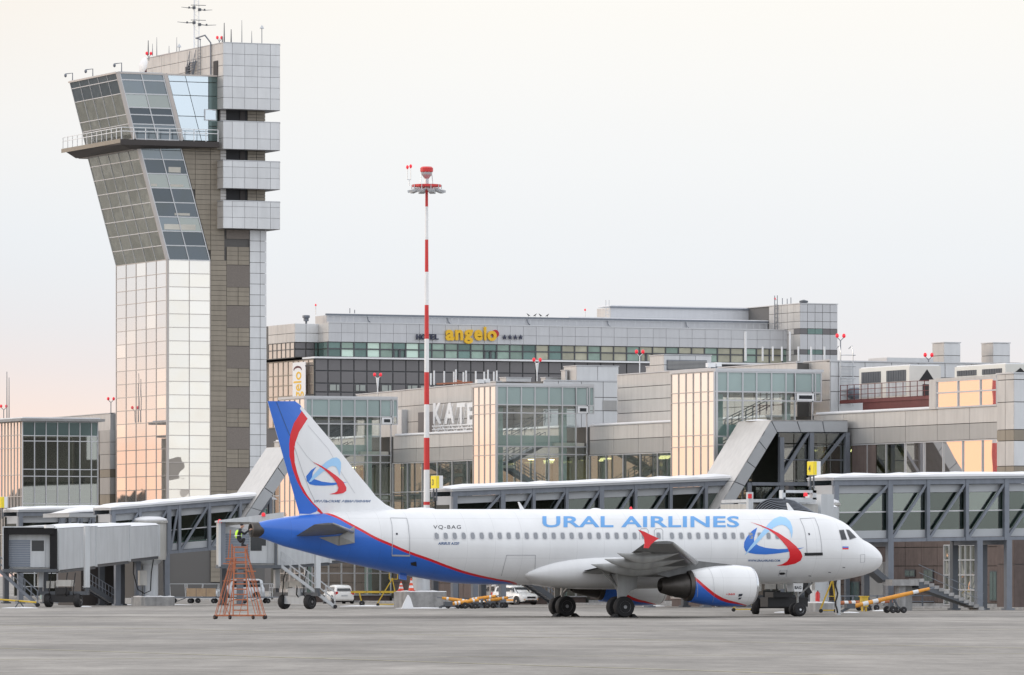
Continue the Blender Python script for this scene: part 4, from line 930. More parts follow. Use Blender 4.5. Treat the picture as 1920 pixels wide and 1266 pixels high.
for a, b, c in ((491, 52, 'right block'), (336, 87, 'roof near the lattice aerial')):
    Yq = YB+1.2 if a > 400 else YB+14; q = at(a, b, Y=Yq)
    t_ = thing('lantern_antenna', (q.x, Yq, zr), 'small triangular headed aerial on a thin pole on the tower %s' % c, 'antenna')
    one('pole', 'steelgrey', t_, lambda m: m.tube([(q.x, Yq, zr), (q.x, Yq, q.z-.1)], .04, 5)); one('head', 'silver', t_, lambda m: m.lathe([(.2, -.1), (.2, -.04), (.02, .25)], (q.x, Yq, q.z), 'Z', 6))
def beacon(px, py, Yq, zbase, lab, scale=1.0, spread=.42, stem='steelgrey'):
    q = at(px, py, Y=Yq); t_ = thing('obstruction_light', (q.x, Yq, zbase), lab, 'warning light')
    one('pole', stem, t_, lambda m: (m.tube([(q.x, Yq, zbase), (q.x, Yq, q.z-.35*scale)], .035*scale+.01, 5), [m.tube([(q.x, Yq, q.z-.35*scale), (q.x+s*spread*scale/2, Yq, q.z-.1*scale)], .03*scale, 5) for s in (-1, 1)]))
    for s in (-1, 1): one('lamp', 'beacon', t_, lambda m: m.lathe([(.06, -.14), (.125, -.05), (.125, .09), (.05, .17)], (q.x+s*spread*scale/2, Yq, q.z), 'Z', 10), smooth=True)
    return t_
beacon(411.5, 71, YB+1.5, zr, 'pair of red warning lights on the tower roof above the right block')
beacon(279, 100.5, YB+17, zr-.5, 'pair of red warning lights beside the white dish on the tower')

# ================================================================ STAIR TOWERS AND TERMINAL
XT, XF = 35.0, 42.7
ZR = [.6, 2.4, 5.0, 8.4, 8.95, 11.58, 12.18, 14.76, 15.38, 16.80]
def stair_tower(Yf, leftlen, ncol, XR, lab, frontcols, low=0):
    T = thing('glass_stair_tower', ((XT+XR)/2, Yf+leftlen/2, 0), lab, 'stair tower', 'glazed stair towers along the terminal')
    X7 = frontcols
    wide = [c for c in X7 if c <= XF-.02]+([XF-.02] if X7[-1] > XF else [])
    zl = [z for z in ZR if z >= low]
    up0 = 13.6
    hi = [z for z in zl if z >= 14.7]; lo = [z for z in zl if z < 14.8]
    # front glazing: back painted glass in the top row, clear below
    grid(T, PY(Yf), X7, [ZR[-2], ZR[-1]], NY, lambda i, j: ('spandrel_pane', 'greenpane'), gap=.08, th=.04)
    grid(T, PY(Yf), X7, [ZR[-4], ZR[-3], ZR[-2]], NY, lambda i, j: ('glass_pane', 'clear') if X7[i+1] <= XF+.1 or j >= 1 else None, gap=.08, th=.02)
    grid(T, PY(Yf), wide, [z for z in zl if z <= ZR[-3]][:-1], NY, lambda i, j: ('glass_pane', 'clear'), gap=.08, th=.02)
    bars(T, 'front_frame', 'alu', PY(Yf), wide, zl, NY, w=.09, d=.14, off=.02)
    bars(T, 'front_frame', 'alu', PY(Yf), X7[-3:], [z for z in ZR if z > 13.6], NY, w=.09, d=.14, off=.024)
    # mirrored side
    cl = lin(Yf+.06, Yf+leftlen, ncol)
    zs_ = [.6, 2.4, 5.0, 8.4, 11.5, 12.3, 14.7, 15.4, 16.8]
    grid(T, PX(XT), cl, zs_, NX, lambda i, j: ('mirror_pane', 'mirrorwarm'), gap=.07, th=.05)
    bars(T, 'side_frame', 'alubeige', PX(XT), cl, zs_, NX, w=.06, d=.08, off=.02)
    one('corner_post', 'alu', T, lambda m: m.box(XT-.05, XT+.12, Yf-.08, Yf+.06, 0, 16.85))
    one('parapet', 'alu', T, lambda m: m.box(XT-.1, XR+.15, Yf-.12, Yf+leftlen+.1, 16.85, 17.05))
    one('roof_slab', 'soffit', T, lambda m: m.box(XT+.1, XR, Yf+.3, Yf+leftlen, 15.2, 15.45))
    one('plinth', 'brick', T, lambda m: m.box(XT+.03, XF-.1, Yf+.04, Yf+leftlen, 0, .55))
    # inside: columns, beams, landing slabs, flights
    for X in (XT+.55, XF-1.75): one('column', 'greenpaint', T, lambda m: m.box(X-.24, X+.24, Yf+.5, Yf+.95, .55, 15.2))
    for z, th in ((12.2, .85), (8.55, .5), (4.9, .5)): one('beam', 'greenpaint', T, lambda m: m.box(XT+.8, XF-2.0, Yf+.75, Yf+1.1, z, z+th))
    one('floor_slab', 'interior', T, lambda m: (m.box(XF-2.6, XF-.1, Yf+.3, Yf+leftlen-.1, 12.2, 12.5), m.box(XF-3.0, XF-.1, Yf+.3, Yf+leftlen-.1, 8.55, 8.8), m.box(XT+.3, XT+1.8, Yf+.8, Yf+leftlen-.1, 10.5, 10.75)))
    for (a, b, yy) in (((XT+1.3, 12.3), (XF-2.5, 14.1), 1.8), ((XT+1.3, 10.6), (XF-2.6, 12.4), 2.6), ((XT+1.2, 10.65), (XF-2.9, 8.7), 1.4), ((XF-3, 6.6), (XT+1, 8.6), 2.6), ((XT+1, 6.6), (XF-3, 4.9), 1.4)):
        fl = MB(); A = Vector((a[0], Yf+yy, a[1])); B = Vector((b[0], Yf+yy, b[1]))
        if yy > 1.5 and a[1] > 12.2: pass
        else: fl.bar(A, B, 1.1, .28)
        for s in (-.5, .5):
            for h in (.45, .95): fl.bar(A+Vector((0, s, h)), B+Vector((0, s, h)), .05)
            for k in range(8): c = A+(B-A)*k/7+Vector((0, s, 0)); fl.bar(c, c+UP*.95, .035, up=(0, 1, 0))
        fl.build('stair_flight', 'steelgrey', T)
    for X in (XT+2.5, XT+4.3, XT+6): one('ceiling_lamp', 'lamp', T, lambda m: m.box(X, X+.5, Yf+leftlen-.9, Yf+leftlen-.8, 11.2, 11.27))
    # opening light in the glazing
    xa, xb = X7[-3], X7[-2]
    one('vent_window', 'signwhite', T, lambda m: m.box(xa+.12, xb-.12, Yf-.1, Yf-.02, ZR[-3]+.04, ZR[-2]-.06)); one('vent_glass', 'cockpit', T, lambda m: m.box(xa+.3, xb-.28, Yf-.12, Yf-.101, ZR[-3]+.16, ZR[-2]-.2))
    return T
fc2 = [at(p, 740, Y=132).x for p in (930.4, 950.4, 977, 1002.5, 1028.6, 1053.8, 1079.5, 1104.5, 1112.8)]
cam_ = lambda px, Y: at(px, 740, Y=Y).x
Y1, Y2, Y3, Y0 = 171.0, 132.0, 93.2, 240.0
stair_tower(Y1, 5.6, 5, 43.1, 'glass stair tower rising behind the airliner tail fin', [35, 35.6]+[XT+(c-fc2[0]) for c in fc2[2:]])
stair_tower(Y2, 4.4, 4, 43.1, 'glass stair tower with visible green beams between the light mast and mid building', fc2)
stair_tower(Y3, 7.4, 6, 43.4, 'glass stair tower beside the steep grey corridor, right of the picture middle', [cam_(p, Y3) for p in (1339, 1364, 1392, 1418, 1446, 1473, 1490, 1528, 1539)])
# far left glazed tower
T0 = thing('glass_stair_tower', (38, 243, 0), 'dark glass stair tower at the far left with a flat overhanging roof', 'stair tower')
fx = [at(p, 800, Y=Y0).x for p in (42, 64.5, 86, 107.5, 129, 149.5, 171, 183)]
zz0 = [at(60, p, Y=Y0).z for p in (1100, 1075, 1030, 944, 893, 880, 827, 817, 791)]
grid(T0, PY(Y0), fx, zz0[-2:], NY, lambda i, j: ('spandrel_pane', 'spandrelgreen'), gap=.07, th=.04)
grid(T0, PY(Y0), fx, zz0[:-1], NY, lambda i, j: ('glass_pane', 'smoked'), gap=.07, th=.02)
bars(T0, 'front_frame', 'alu', PY(Y0), fx, zz0, NY, w=.08, d=.14, off=.02)
cl = lin(Y0+.1, Y0+8, 9); zs_ = [2.4, 6, 9.5, 11.5, 14.0, 15.2, zz0[-1]]
grid(T0, PX(XT+.1), cl, zs_, NX, lambda i, j: ('mirror_pane', 'mirrorwarm'), gap=.06, th=.05); bars(T0, 'side_frame', 'alubeige', PX(XT+.1), cl, zs_, NX, w=.07, d=.08)
one('roof', 'roofgrey', T0, lambda m: (m.box(XT-.6, at(197, 790, Y=Y0-1).x, Y0-1.0, Y0+9, zz0[-1]+.05, zz0[-1]+.3)))
one('roof_snow', 'roofsnow', T0, lambda m: (m.box(XT-.3, at(190, 790, Y=Y0-1).x, Y0-.7, Y0+8.8, zz0[-1]+.3, zz0[-1]+.42)))
one('ceiling', 'soffit', T0, lambda m: m.box(XT+.3, fx[-1], Y0+.3, Y0+8, zz0[-2]+.1, zz0[-2]+.3))
one('rear_wall', 'interior', T0, lambda m: m.box(XT+.5, fx[-1]-.1, Y0+6.5, Y0+6.7, 8.5, zz0[-2])); one('rear_wall', 'interiordark', T0, lambda m: m.box(XT+.3, fx[-1]-.1, Y0+3.2, Y0+3.4, .3, 8.4))
one('floor_slab', 'interior', T0, lambda m: m.box(XT+.3, fx[-1], Y0+.4, Y0+6, 8.35, 8.7)); one('balustrade', 'brick', T0, lambda m: m.box(XT+1.2, XT+5.3, Y0+.9, Y0+1.0, 8.8, 10.1))
for X in (XT+2.2, XT+5.6): one('column', 'greenpaint', T0, lambda m: m.box(X-.22, X+.22, Y0+.6, Y0+1, 0, 14.8))
one('stair_flight', 'steelgrey', T0, lambda m: (m.bar((XT+4.4, Y0+2, 9), (XT+6.6, Y0+2, 11.2), 1.0, .25), m.bar((XT+.4, Y0+1.6, 4), (XT+3.4, Y0+1.6, 8.4), 1.2, .3), [m.bar((XT+4.4, Y0+1.5, 9+h), (XT+6.6, Y0+1.5, 11.2+h), .05) for h in (.5, 1.0)], [m.bar((XT+.6, Y0+.6, 8.8+h), (XT+7, Y0+.6, 8.8+h), .05) for h in (.45, .9)]))
for a, b, c, d in ((157, 893, 164, 900), (171, 893, 178, 900), (164, 902, 168, 922)):
    A = at(a, d, Y=Y0+3); B = at(c, b, Y=Y0+3); one('lit_opening', 'hotelpeach' if 0 else 'lamp', T0, lambda m: m.box(A.x, B.x, Y0+3.1, Y0+3.15, A.z, B.z)) if 0 else None

TERM = thing('terminal_building', (60, 130, 0), 'long beige clad airport terminal with brick ground floor and stepped roof', 'terminal')
def core(X0, X1, Ya, Yb, Z0, Z1, m='joint'):
    return one('wall_core', m, TERM, lambda q: q.box(X0+.09, X1, Ya+.09, Yb, Z0, Z1-.02))
ZB0, ZB1 = 11.55, 13.75
YE = 64.5    # southern end of the main facade strip
core(XF, 62, YE, 198, 11.5, ZB1)
core(XF, 62, YE, 198, 0, 5.6, 'interiordark')
one('floor_slab', 'interior', TERM, lambda m: m.box(XF+.3, 60, YE, 198, 5.5, 5.8)); one('inner_wall', 'interior', TERM, lambda m: m.box(XF+7, XF+7.2, YE, 198, 5.6, 11.5))
for i in range(20):
    Yq = YE+3+i*6.6
    one('column', 'interior', TERM, lambda m: m.box(XF+2.2, XF+2.8, Yq-.25, Yq+.25, 5.8, 11.5))
for i in range(26):
    Yq = YE+2+i*3.6; one('ceiling_lamp', 'lamp', TERM, lambda m: m.box(XF+1.5+(i % 3)*1.6, XF+1.75+(i % 3)*1.6, Yq, Yq+1.5, 11.22, 11.34))
# parapet band
nb = [YE+3.0*i for i in range(0, 58)]
for seg in ((YE, 93.0), (100.6, 131.5), (136.5, 170.5), (176.7, 197)):
    n = max(1, round((seg[1]-seg[0])/4.6)); u = lin(*seg, n)
    grid(TERM, PX(XF), u, [ZB0, ZB0+1.12, ZB1], NX, lambda i, j: ('wall_panel', 'clad' if j else 'cladmid'), gap=.05)
    one('coping', 'alu', TERM, lambda m: m.box(XF-.06, XF+.4, seg[0], seg[1], ZB1, ZB1+.08)); one('snow_edge', 'roofsnow', TERM, lambda m: m.box(XF+.02, XF+1.5, seg[0]+.3, seg[1]-.3, ZB1+.08, ZB1+.2))
    n = max(2, round((seg[1]-seg[0])/3.0)); u = lin(*seg, n); zv = [5.7, 6.9, 9.1, 11.5]
    grid(TERM, PX(XF), u, zv, NX, lambda i, j: ('window_pane', 'smoked' if (seg[0] > 66 or u[i] > 77.5) else 'mirrorwarm'), gap=.07, th=.03)
    bars(TERM, 'window_frame', 'alu', PX(XF), u, zv, NX, w=.07, d=.12, off=.03)
    # brick ground floor
    n = max(2, round((seg[1]-seg[0])/2.4)); u = lin(*seg, n)
    grid(TERM, PX(XF), u, [.35, 1.6, 2.9, 4.2, 5.5], NX, lambda i, j: ('brick_panel', 'brick'), gap=.05)
    one('plinth', 'concrete', TERM, lambda m: m.box(XF-.1, XF+.3, seg[0], seg[1], 0, .33))
one('wall_panel', 'brick', TERM, lambda m: m.box(XF-.04, XF+.05, 83.2, 86.9, 5.6, 11.5))
# glazed entrance and windows of the brick storey, right
def xrect(a, b, c, d, X): A = at(a, d, X=X); B = at(c, b, X=X); return B.y, A.y, A.z, B.z   # ymin,ymax,zmin,zmax
y0, y1, z0, z1 = xrect(1772, 1022, 1832, 1134, XF-.06)
grid(TERM, PX(XF-.10), lin(y0, y1, 6), lin(z0, z1, 4), NX, lambda i, j: ('entrance_pane', 'mirrordark'), gap=.08, th=.03); bars(TERM, 'entrance_frame', 'alu', PX(XF-.10), lin(y0, y1, 6), lin(z0, z1, 4), NX, w=.09, d=.1)
for r in ((1697, 1068, 1716, 1082), (1732, 1067, 1750, 1092), (1697, 1100, 1716, 1117), (1856, 1070, 1870, 1127), (1641, 1085, 1655, 1130), (1592, 1090, 1612, 1128), (1886, 1070, 1900, 1100)):
    y0, y1, z0, z1 = xrect(*r, XF-.06)
    w_ = one('window', 'mulldark', TERM, lambda m: m.box(XF-.09, XF-.05, y0, y1, z0, z1)); one('pane', 'spandrelgreen', w_, lambda m: (m.box(XF-.11, XF-.095, y0+.08, (y0+y1)/2-.05, z0+.08, z1-.08), m.box(XF-.11, XF-.095, (y0+y1)/2+.05, y1-.08, z0+.08, z1-.08)))
one('wall_duct', 'cladmid', TERM, lambda m: m.box(XF-.6, XF-.1, at(1660, 1100, X=XF-.4).y, at(1632, 1100, X=XF-.4).y, 0, 3.2))
# upper storey: wall with the roof lettering
def leftwall(X, Ya, Yb, z0, z1a, z1b, nu, nv, m='clad'):
    """wall facing -X whose roof line climbs from z1b (far end Yb) to z1a (near end Ya)"""
    H_ = z1a-z0; f = lambda u, v: Vector((X, u, z0+(z1a+(z1b-z1a)*(u-Ya)/(Yb-Ya)-z0)*v/H_))
    grid(TERM, f, lin(Ya, Yb, nu), lin(0, H_, nv), NX, lambda i, j: ('wall_panel', m), gap=.05 if z1a-z0 > 2 else .03)
    mb = MB(); mb.add([(X+.09, Ya+.05, z0), (X+14, Ya+.05, z0), (X+14, Yb, z0), (X+.09, Yb, z0), (X+.09, Ya+.05, z1a-.03), (X+14, Ya+.05, z1a-.03), (X+14, Yb, z1b-.03), (X+.09, Yb, z1b-.03)], [(0,3,2,1),(4,5,6,7),(0,1,5,4),(1,2,6,5),(2,3,7,6),(3,0,4,7)]); mb.build('wall_core', 'joint', TERM)
    mb = MB(); mb.add([(X-.05, Ya-.02, z1a), (X+.5, Ya-.02, z1a), (X+.5, Yb, z1b), (X-.05, Yb, z1b), (X-.05, Ya-.02, z1a+.08), (X+.5, Ya-.02, z1a+.08), (X+.5, Yb, z1b+.08), (X-.05, Yb, z1b+.08)], [(0,3,2,1),(4,5,6,7),(0,1,5,4),(1,2,6,5),(2,3,7,6),(3,0,4,7)]); mb.build('coping', 'alu', TERM)
XK = 46.5
a = at(668, 741, X=XK); b = at(930, 716, X=XK)
leftwall(XK, b.y, a.y, ZB1, b.z, a.z, 6, 3)
# recess in that wall
y0, y1, z0, z1 = xrect(784, 772, 812, 812, XK-.02); one('recess', 'hoteldark', TERM, lambda m: m.box(XK-.03, XK-.005, y0, y1, z0, z1))
y0, y1, z0, z1 = xrect(748, 768, 757, 816, XK-.3); one('pale_pier', 'cladpale', TERM, lambda m: m.box(XK-.5, XK+.1, y0, y1, ZB1, z1))
# block right of tower 2: pale front wall
Ypf = 152.0
def pf(px, py, Y=Ypf): return at(px, py, Y=Y)
XA_, XB_ = 48.0, pf(1162, 720).x
zA, zB = ZB1, pf(1000, 714).z
core(XA_, XB_+8, Ypf, Ypf+16, ZB1-.5, zB)
grid(TERM, PY(Ypf), [48.0]+[pf(p, 720).x for p in (1047, 1090, 1131, 1161)], [zA, pf(1100, 770).z, pf(1100, 745).z, zB], NY, lambda i, j: ('pale_wall_panel', 'cladpale'), gap=.05)
one('coping', 'alu', TERM, lambda m: m.box(XA_, XB_, Ypf-.05, Ypf+.4, zB, zB+.09))
one('vent_opening', 'cladmid', TERM, lambda m: m.box(pf(1130, 0).x, pf(1156, 0).x, Ypf-.05, Ypf-.01, pf(1140, 770).z, pf(1140, 751).z))
def roofbox(px0, pxc, px1, pyb, pyt, Y, name='roof_unit', louvre=None, depth=None):
    """box whose left side shows between px0 and pxc and whose front shows between pxc and px1"""
    c = at(pxc, pyt, Y=Y); r = at(px1, pyt, Y=Y); bk = at(px0, pyt, X=c.x); zb_ = at(pxc, pyb, Y=Y).z
    B_ = one(name, 'joint', TERM, lambda m: m.box(c.x+.06, r.x, Y+.06, bk.y, zb_, c.z-.02))
    nu = max(1, round((r.x-c.x)/1.6)); nz = max(1, round((c.z-zb_)/1.0)); ny = max(1, round((bk.y-Y)/2.5))
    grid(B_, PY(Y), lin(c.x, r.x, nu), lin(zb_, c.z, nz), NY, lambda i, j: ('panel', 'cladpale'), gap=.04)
    grid(B_, PX(c.x), lin(Y+.03, bk.y, ny), lin(zb_, c.z, nz), NX, lambda i, j: ('panel', 'clad'), gap=.04)  # same box, side panels in the warmer copy to paint the side light
    one('roof_cap', 'alu', B_, lambda m: m.box(c.x-.04, r.x+.04, Y-.04, bk.y+.04, c.z, c.z+.07))
    if louvre:
        A = at(louvre[0], louvre[3], Y=Y); C_ = at(louvre[2], louvre[1], Y=Y)
        mb = MB(); n = 7
        for k in range(n): z = A.z+(C_.z-A.z)*(k+.5)/n; mb.bar((A.x, Y-.07, z), (C_.x, Y-.07, z), .10, .06)
        mb.build('louvre', 'cladmid', B_); one('louvre_back', 'steelgrey', B_, lambda m: m.box(A.x-.05, C_.x+.05, Y-.04, Y-.012, A.z-.05, C_.z+.05))
    return B_
roofbox(1057, 1081, 1160, 716, 686.5, 152.6); roofbox(1052, 1060, 1064, 716, 695, 154)
roofbox(937, 949, 996, 716, 708.5, 160); roofbox(1014, 1023, 1054, 716, 708.5, 156)
# beige wall between towers 2 and 3
XW = 44.6
a = at(1157, 704, X=XW); b = at(1262, 696.5, X=XW)
leftwall(XW, 99.5, a.y, ZB1, at(1275, 695, X=XW).z, a.z, 3, 4)
roofbox(1218, 1245, 1334, 702, 666, 136, louvre=(1251, 677, 1324, 693)); roofbox(1211, 1220, 1240, 702, 688, 139)
# beige wall over and right of tower 3, corner at px 1562
XV = 45.6; c = at(1556, 676, X=XV); YV = c.y; a = at(1335, 697, X=XV)
leftwall(XV, YV, a.y+6, ZB1-.2, c.z, at(1335, 696, X=XV).z, 8, 3)
# pale wall facing the apron end
Xe = at(1990, 700, Y=YV).x; zv_ = [at(1600, p, Y=YV).z for p in (776, 735, 706, 679)]
core(XV+.1, Xe, YV, YV+20, ZB1-.2, zv_[-1])
grid(TERM, PY(YV), [at(p, 700, Y=YV).x for p in (1557, 1572, 1622, 1672, 1722, 1772, 1822, 1872, 1925, 1985)], zv_, NY, lambda i, j: ('pale_wall_panel', 'cladpale'), gap=.05)
one('coping', 'alu', TERM, lambda m: m.box(XV, Xe, YV-.05, YV+.5, zv_[-1], zv_[-1]+.1))
roofbox(1748, 1770, 1801, 690, 643, YV+9); roofbox(1840, 1862, 1894, 690, 643.5, YV+8.5)
one('roof_unit', 'cladpale', TERM, lambda m: m.box(at(1663, 0, Y=YV+6).x, at(1750, 0, Y=YV+6).x, YV+6, YV+9, zv_[-1], at(1700, 671, Y=YV+6).z))
# red steel platform with chillers
Xc = 45.0; Yc0 = at(1748, 760, X=Xc).y; Yc1 = at(1577, 760, X=Xc).y
zp0 = at(1700, 763, X=Xc).z; zp1 = at(1700, 745, X=Xc).z
PLt = thing('steel_platform', (Xc+1.5, (Yc0+Yc1)/2, ZB1), 'dark red steel platform with railing on the terminal roof under the chillers', 'platform')
def beam(m, X): m.box(X-.12, X+.12, Yc0, Yc1, zp1-.22, zp1); m.box(X-.04, X+.04, Yc0, Yc1-3.5, zp1-.75, zp1-.22); m.box(X-.12, X+.12, Yc0, Yc1-3.5, zp1-.85, zp1-.75)
one('beam', 'steelred', PLt, lambda m: (beam(m, Xc), beam(m, Xc+2.8)))
one('deck', 'steelred', PLt, lambda m: m.box(Xc, Xc+3, Yc0, Yc1, zp1+.005, zp1+.05))
for k in range(5): Yq = Yc0+.5+k*(Yc1-Yc0-4)/4; one('leg', 'steelred', PLt, lambda m: m.box(Xc+.02, Xc+.2, Yq-.1, Yq+.1, ZB1, zp1-.85))
mb = MB(); 
for h in (.4, .75, 1.1): mb.bar((Xc-.05, Yc0, zp1+h), (Xc-.05, Yc1, zp1+h), .04)
for k in range(14): Yq = Yc0+(Yc1-Yc0)*k/13; mb.bar((Xc-.05, Yq, zp1), (Xc-.05, Yq, zp1+1.1), .045, up=(0, 1, 0))
mb.build('railing', 'steelred', PLt)
def chiller(pxa, pxb, pxc, pyt, pyb, X, lab):
    """long side faces -X from px a to px b, gable end from b to c"""
    ya = at(pxa, pyt, X=X).y; yb = at(pxb, pyt, X=X).y; xc = at(pxc, pyt, Y=yb).x; z1 = at(pxb, pyt, X=X).z; z0 = at(pxb, pyb, X=X).z
    T = thing('chiller_unit', ((X+xc)/2, (ya+yb)/2, z0), lab, 'chiller', 'chillers on the terminal roof')
    h = z1-z0
    one('casing', 'acwhite', T, lambda m: m.box(X, xc, yb, ya, z0, z1))
    L_ = ya-yb; n = max(2, round(L_/4.3))
    for k in range(n):
        a, b = yb+L_*(k+.10)/n+.1, yb+L_*(k+.90)/n; one('coil_grille', 'steeldark', T, lambda m: (m.box(X-.03, X-.005, a, b, z0+h*.52, z1-.28), [m.box(X-.05, X-.031, a+(b-a)*j/8-.015, a+(b-a)*j/8+.015, z0+h*.52, z1-.28) for j in range(1, 8)]))
        one('access_panel', 'bridgewhite', T, lambda m: m.box(X-.04, X-.006, a, b, z0+.15, z0+h*.48))
        for q in (.3, .7): one('fan_ring', 'steeldark', T, lambda m: m.lathe([(.8, 0), (.8, .12), (.7, .12), (.7, 0)], ((X+xc)/2, a+(b-a)*q, z1), 'Z', 14))
    tri = [(X+(xc-X)*.30, z0+h*.52), (X+(xc-X)*.80, z0+h*.52), (X+(xc-X)*.56, z1-.25)]
    one('end_opening', 'black', T, lambda m: m.prism(tri, 'Y', yb-.03, yb-.006)); one('end_opening', 'deckdark', T, lambda m: m.box(X+(xc-X)*.42, X+(xc-X)*.86, yb-.03, yb-.006, z0+.1, z0+h*.42))
    one('top_snow', 'roofsnow', T, lambda m: m.box(X+.1, xc-.1, yb+.1, ya-.1, z1+.001, z1+.08))
chiller(1611, 1705, 1764, 685.5, 745, Xc+.3, 'white chiller with two dark grilles and triangular opening on the red roof platform')
chiller(1790, 1885, 1935, 682.5, 720, XF+2.2, 'white chiller half hidden behind the right end parapet of the terminal')
tk = at(1592, 732, X=Xc+2.4); tag(one('water_tank', 'steelgrey', None, lambda m: m.lathe([(.1, -1.5), (.42, -1.4), (.42, 1.4), (.1, 1.5)], (tk.x, tk.y, tk.z-.25), (0, 1, 0), 14), smooth=True, auto=40), 'dark grey lagged tank left of the white chiller on the roof platform', 'tank')
# peach glazed screen at the edge of the roof
u = ysX((1870, 1839, 1797, 1757), XF, 735)[::1]; zz = [at(1800, p, X=XF).z for p in (763, 735, 713)]
u = sorted(u)
SC = thing('glass_screen', (XF, u[0], ZB1), 'roof edge glass screen mirroring the orange sunset right of the chiller', 'glass screen')
grid(SC, PX(XF), u, zz, NX, lambda i, j: ('mirror_pane', 'mirrorwarm'), gap=.08); bars(SC, 'frame', 'alu', PX(XF), u, zz, NX, w=.1, d=.1)
one('side_post', 'clad', SC, lambda m: m.box(XF-.1, XF+.3, u[-1], u[-1]+1.0, ZB1, zz[-1]+.15)); one('top_rail', 'clad', SC, lambda m: m.box(XF-.09, XF+.3, u[0], u[-1], zz[-1]+.04, zz[-1]+.2))
# right hand end block
XE = 41.2; e0 = at(1869, 702, X=XE); e1 = at(1901, 702, X=XE)
ye0, ye1 = e1.y, e0.y; ze = [0, 3.0, 5.8, 8.6, 9.6, 11.3, 12.05, 13.9, 15.4, at(1880, 702, X=XE).z]
one('end_block', 'joint', TERM, lambda m: m.box(XE+.09, XE+14, ye0+.09, ye1, 0, ze[-1]-.03))
cm = ['brick', 'brick', 'clad', 'brown', 'clad', 'brown', 'clad', 'clad', 'clad']
grid(TERM, PX(XE), lin(ye0, ye1, 2), ze, NX, lambda i, j: ('wall_panel', cm[j]), gap=.05)
cm2 = ['brick', 'brick', 'cladpale', 'brown', 'cladpale', 'brown', 'cladpale', 'cladpale', 'cladpale']
grid(TERM, PY(ye0), lin(XE, XE+12, 5), ze, NY, lambda i, j: ('pale_wall_panel', cm2[j]), gap=.05)
one('coping', 'alu', TERM, lambda m: m.box(XE-.06, XE+12, ye0-.06, ye1+.05, ze[-1], ze[-1]+.1))
# left wing behind tower 0
a = at(62, 789, X=48); b = at(207, 775.5, X=48)
leftwall(48, b.y, a.y+25, 12, b.z, a.z, 8, 1)
yl = b.y; xl = [at(p, 780, Y=yl).x for p in (207, 214, 221, 232)]; grid(TERM, PY(yl), [48]+xl[1:], [10, 12.5, b.z], NY, lambda i, j: ('pale_wall_panel', 'cladpale'), gap=.04)
YQ = 247.6; c = at(206, 806, Y=YQ); core(c.x, XL+4, YQ, 258, 0, c.z)
yy = [YQ, YQ+3, at(187, 806, X=c.x).y]; zz = [at(206, p, Y=YQ).z for p in (1060, 1000, 948, 927, 895, 880, 852, 829, 806)]
grid(TERM, PX(c.x), yy, zz, NX, lambda i, j: ('wall_panel', ['brick', 'brick', 'brown', 'cladmid', 'brown', 'cladmid', 'cladmid', 'cladmid'][j]), gap=.04)
grid(TERM, PY(YQ), [c.x, XL+.5], zz, NY, lambda i, j: ('pale_wall_panel', ['brick', 'brick', 'brown', 'clad', 'brown', 'cladpale', 'cladpale', 'cladpale'][j]), gap=.04)
# snow guard / camera boxes / lights on terminal roof
for a, b, X, lab in ((1007, 675, 46, 'pair of red warning lights on a white stem above the second stair tower'), (708, 703, 46.5, 'pair of red warning lights over the beige wall right of the tail fin'), (1199.5, 660, 46, 'pair of red warning lights beside the louvred roof box'), (1576, 630, 47, 'pair of red warning lights above the roof ladder at the hotel corner'), (1741, 666, 52, 'pair of red warning lights left of the two pale roof boxes'), (208, 748, 48, 'pair of red warning lights on the roof left of the control tower'), (7, 762, 40, 'pair of red warning lights at the far left edge')):
    q = at(a, b, X=X); zb_ = {1007: 715, 708: 740, 1199.5: 700, 1576: 680, 1741: 679, 208: 776, 7: 790}[a]
    beacon(a, b, q.y, at(a, zb_, X=X).z, lab, 1.0, .55, 'signwhite' if a in (1007, 708, 1199.5) else 'steelgrey')
    if a in (1007, 708):
        tag(one('cone_stem', 'signwhite', None, lambda m: m.lathe([(.05, -1.1), (.14, -.3), (.1, -.25)], (q.x, q.y, q.z), 'Z', 10)), 'small white cone under the red warning lights, %s' % ('by the second stair tower' if a == 1007 else 'over the beige wall behind the fin'), 'lamp mount')
for px, py, X, lab in ((904, 719, 36.5, 'on the roof of the second stair tower'), (1337, 707.5, 36, 'on the roof of the third stair tower')):
    q = at(px, py, X=X); t_ = thing('security_camera', (q.x, q.y, 17.05), 'small white security cameras %s' % lab, 'security camera')
    one('housing', 'signwhite', t_, lambda m: (m.box(q.x-.5, q.x+.1, q.y-.2, q.y+.2, 17.2, 17.5), m.box(q.x+.2, q.x+.6, q.y-.2, q.y+.2, 17.25, 17.55))); one('bracket', 'steelgrey', t_, lambda m: m.box(q.x-.15, q.x+.3, q.y-.06, q.y+.06, 17.05, 17.25))
for k, (px, py, lab) in enumerate(((13, 697, 'tall'), (17, 708, 'shorter'))):
    q = at(px, py, X=40); tag(one('whip_antenna', 'steelgrey', None, lambda m: m.tube([(40, q.y, 16.9), (40, q.y, q.z)], [.06, .035], 5)), '%s thin pole on the roof of the far left glass tower' % lab, 'antenna')
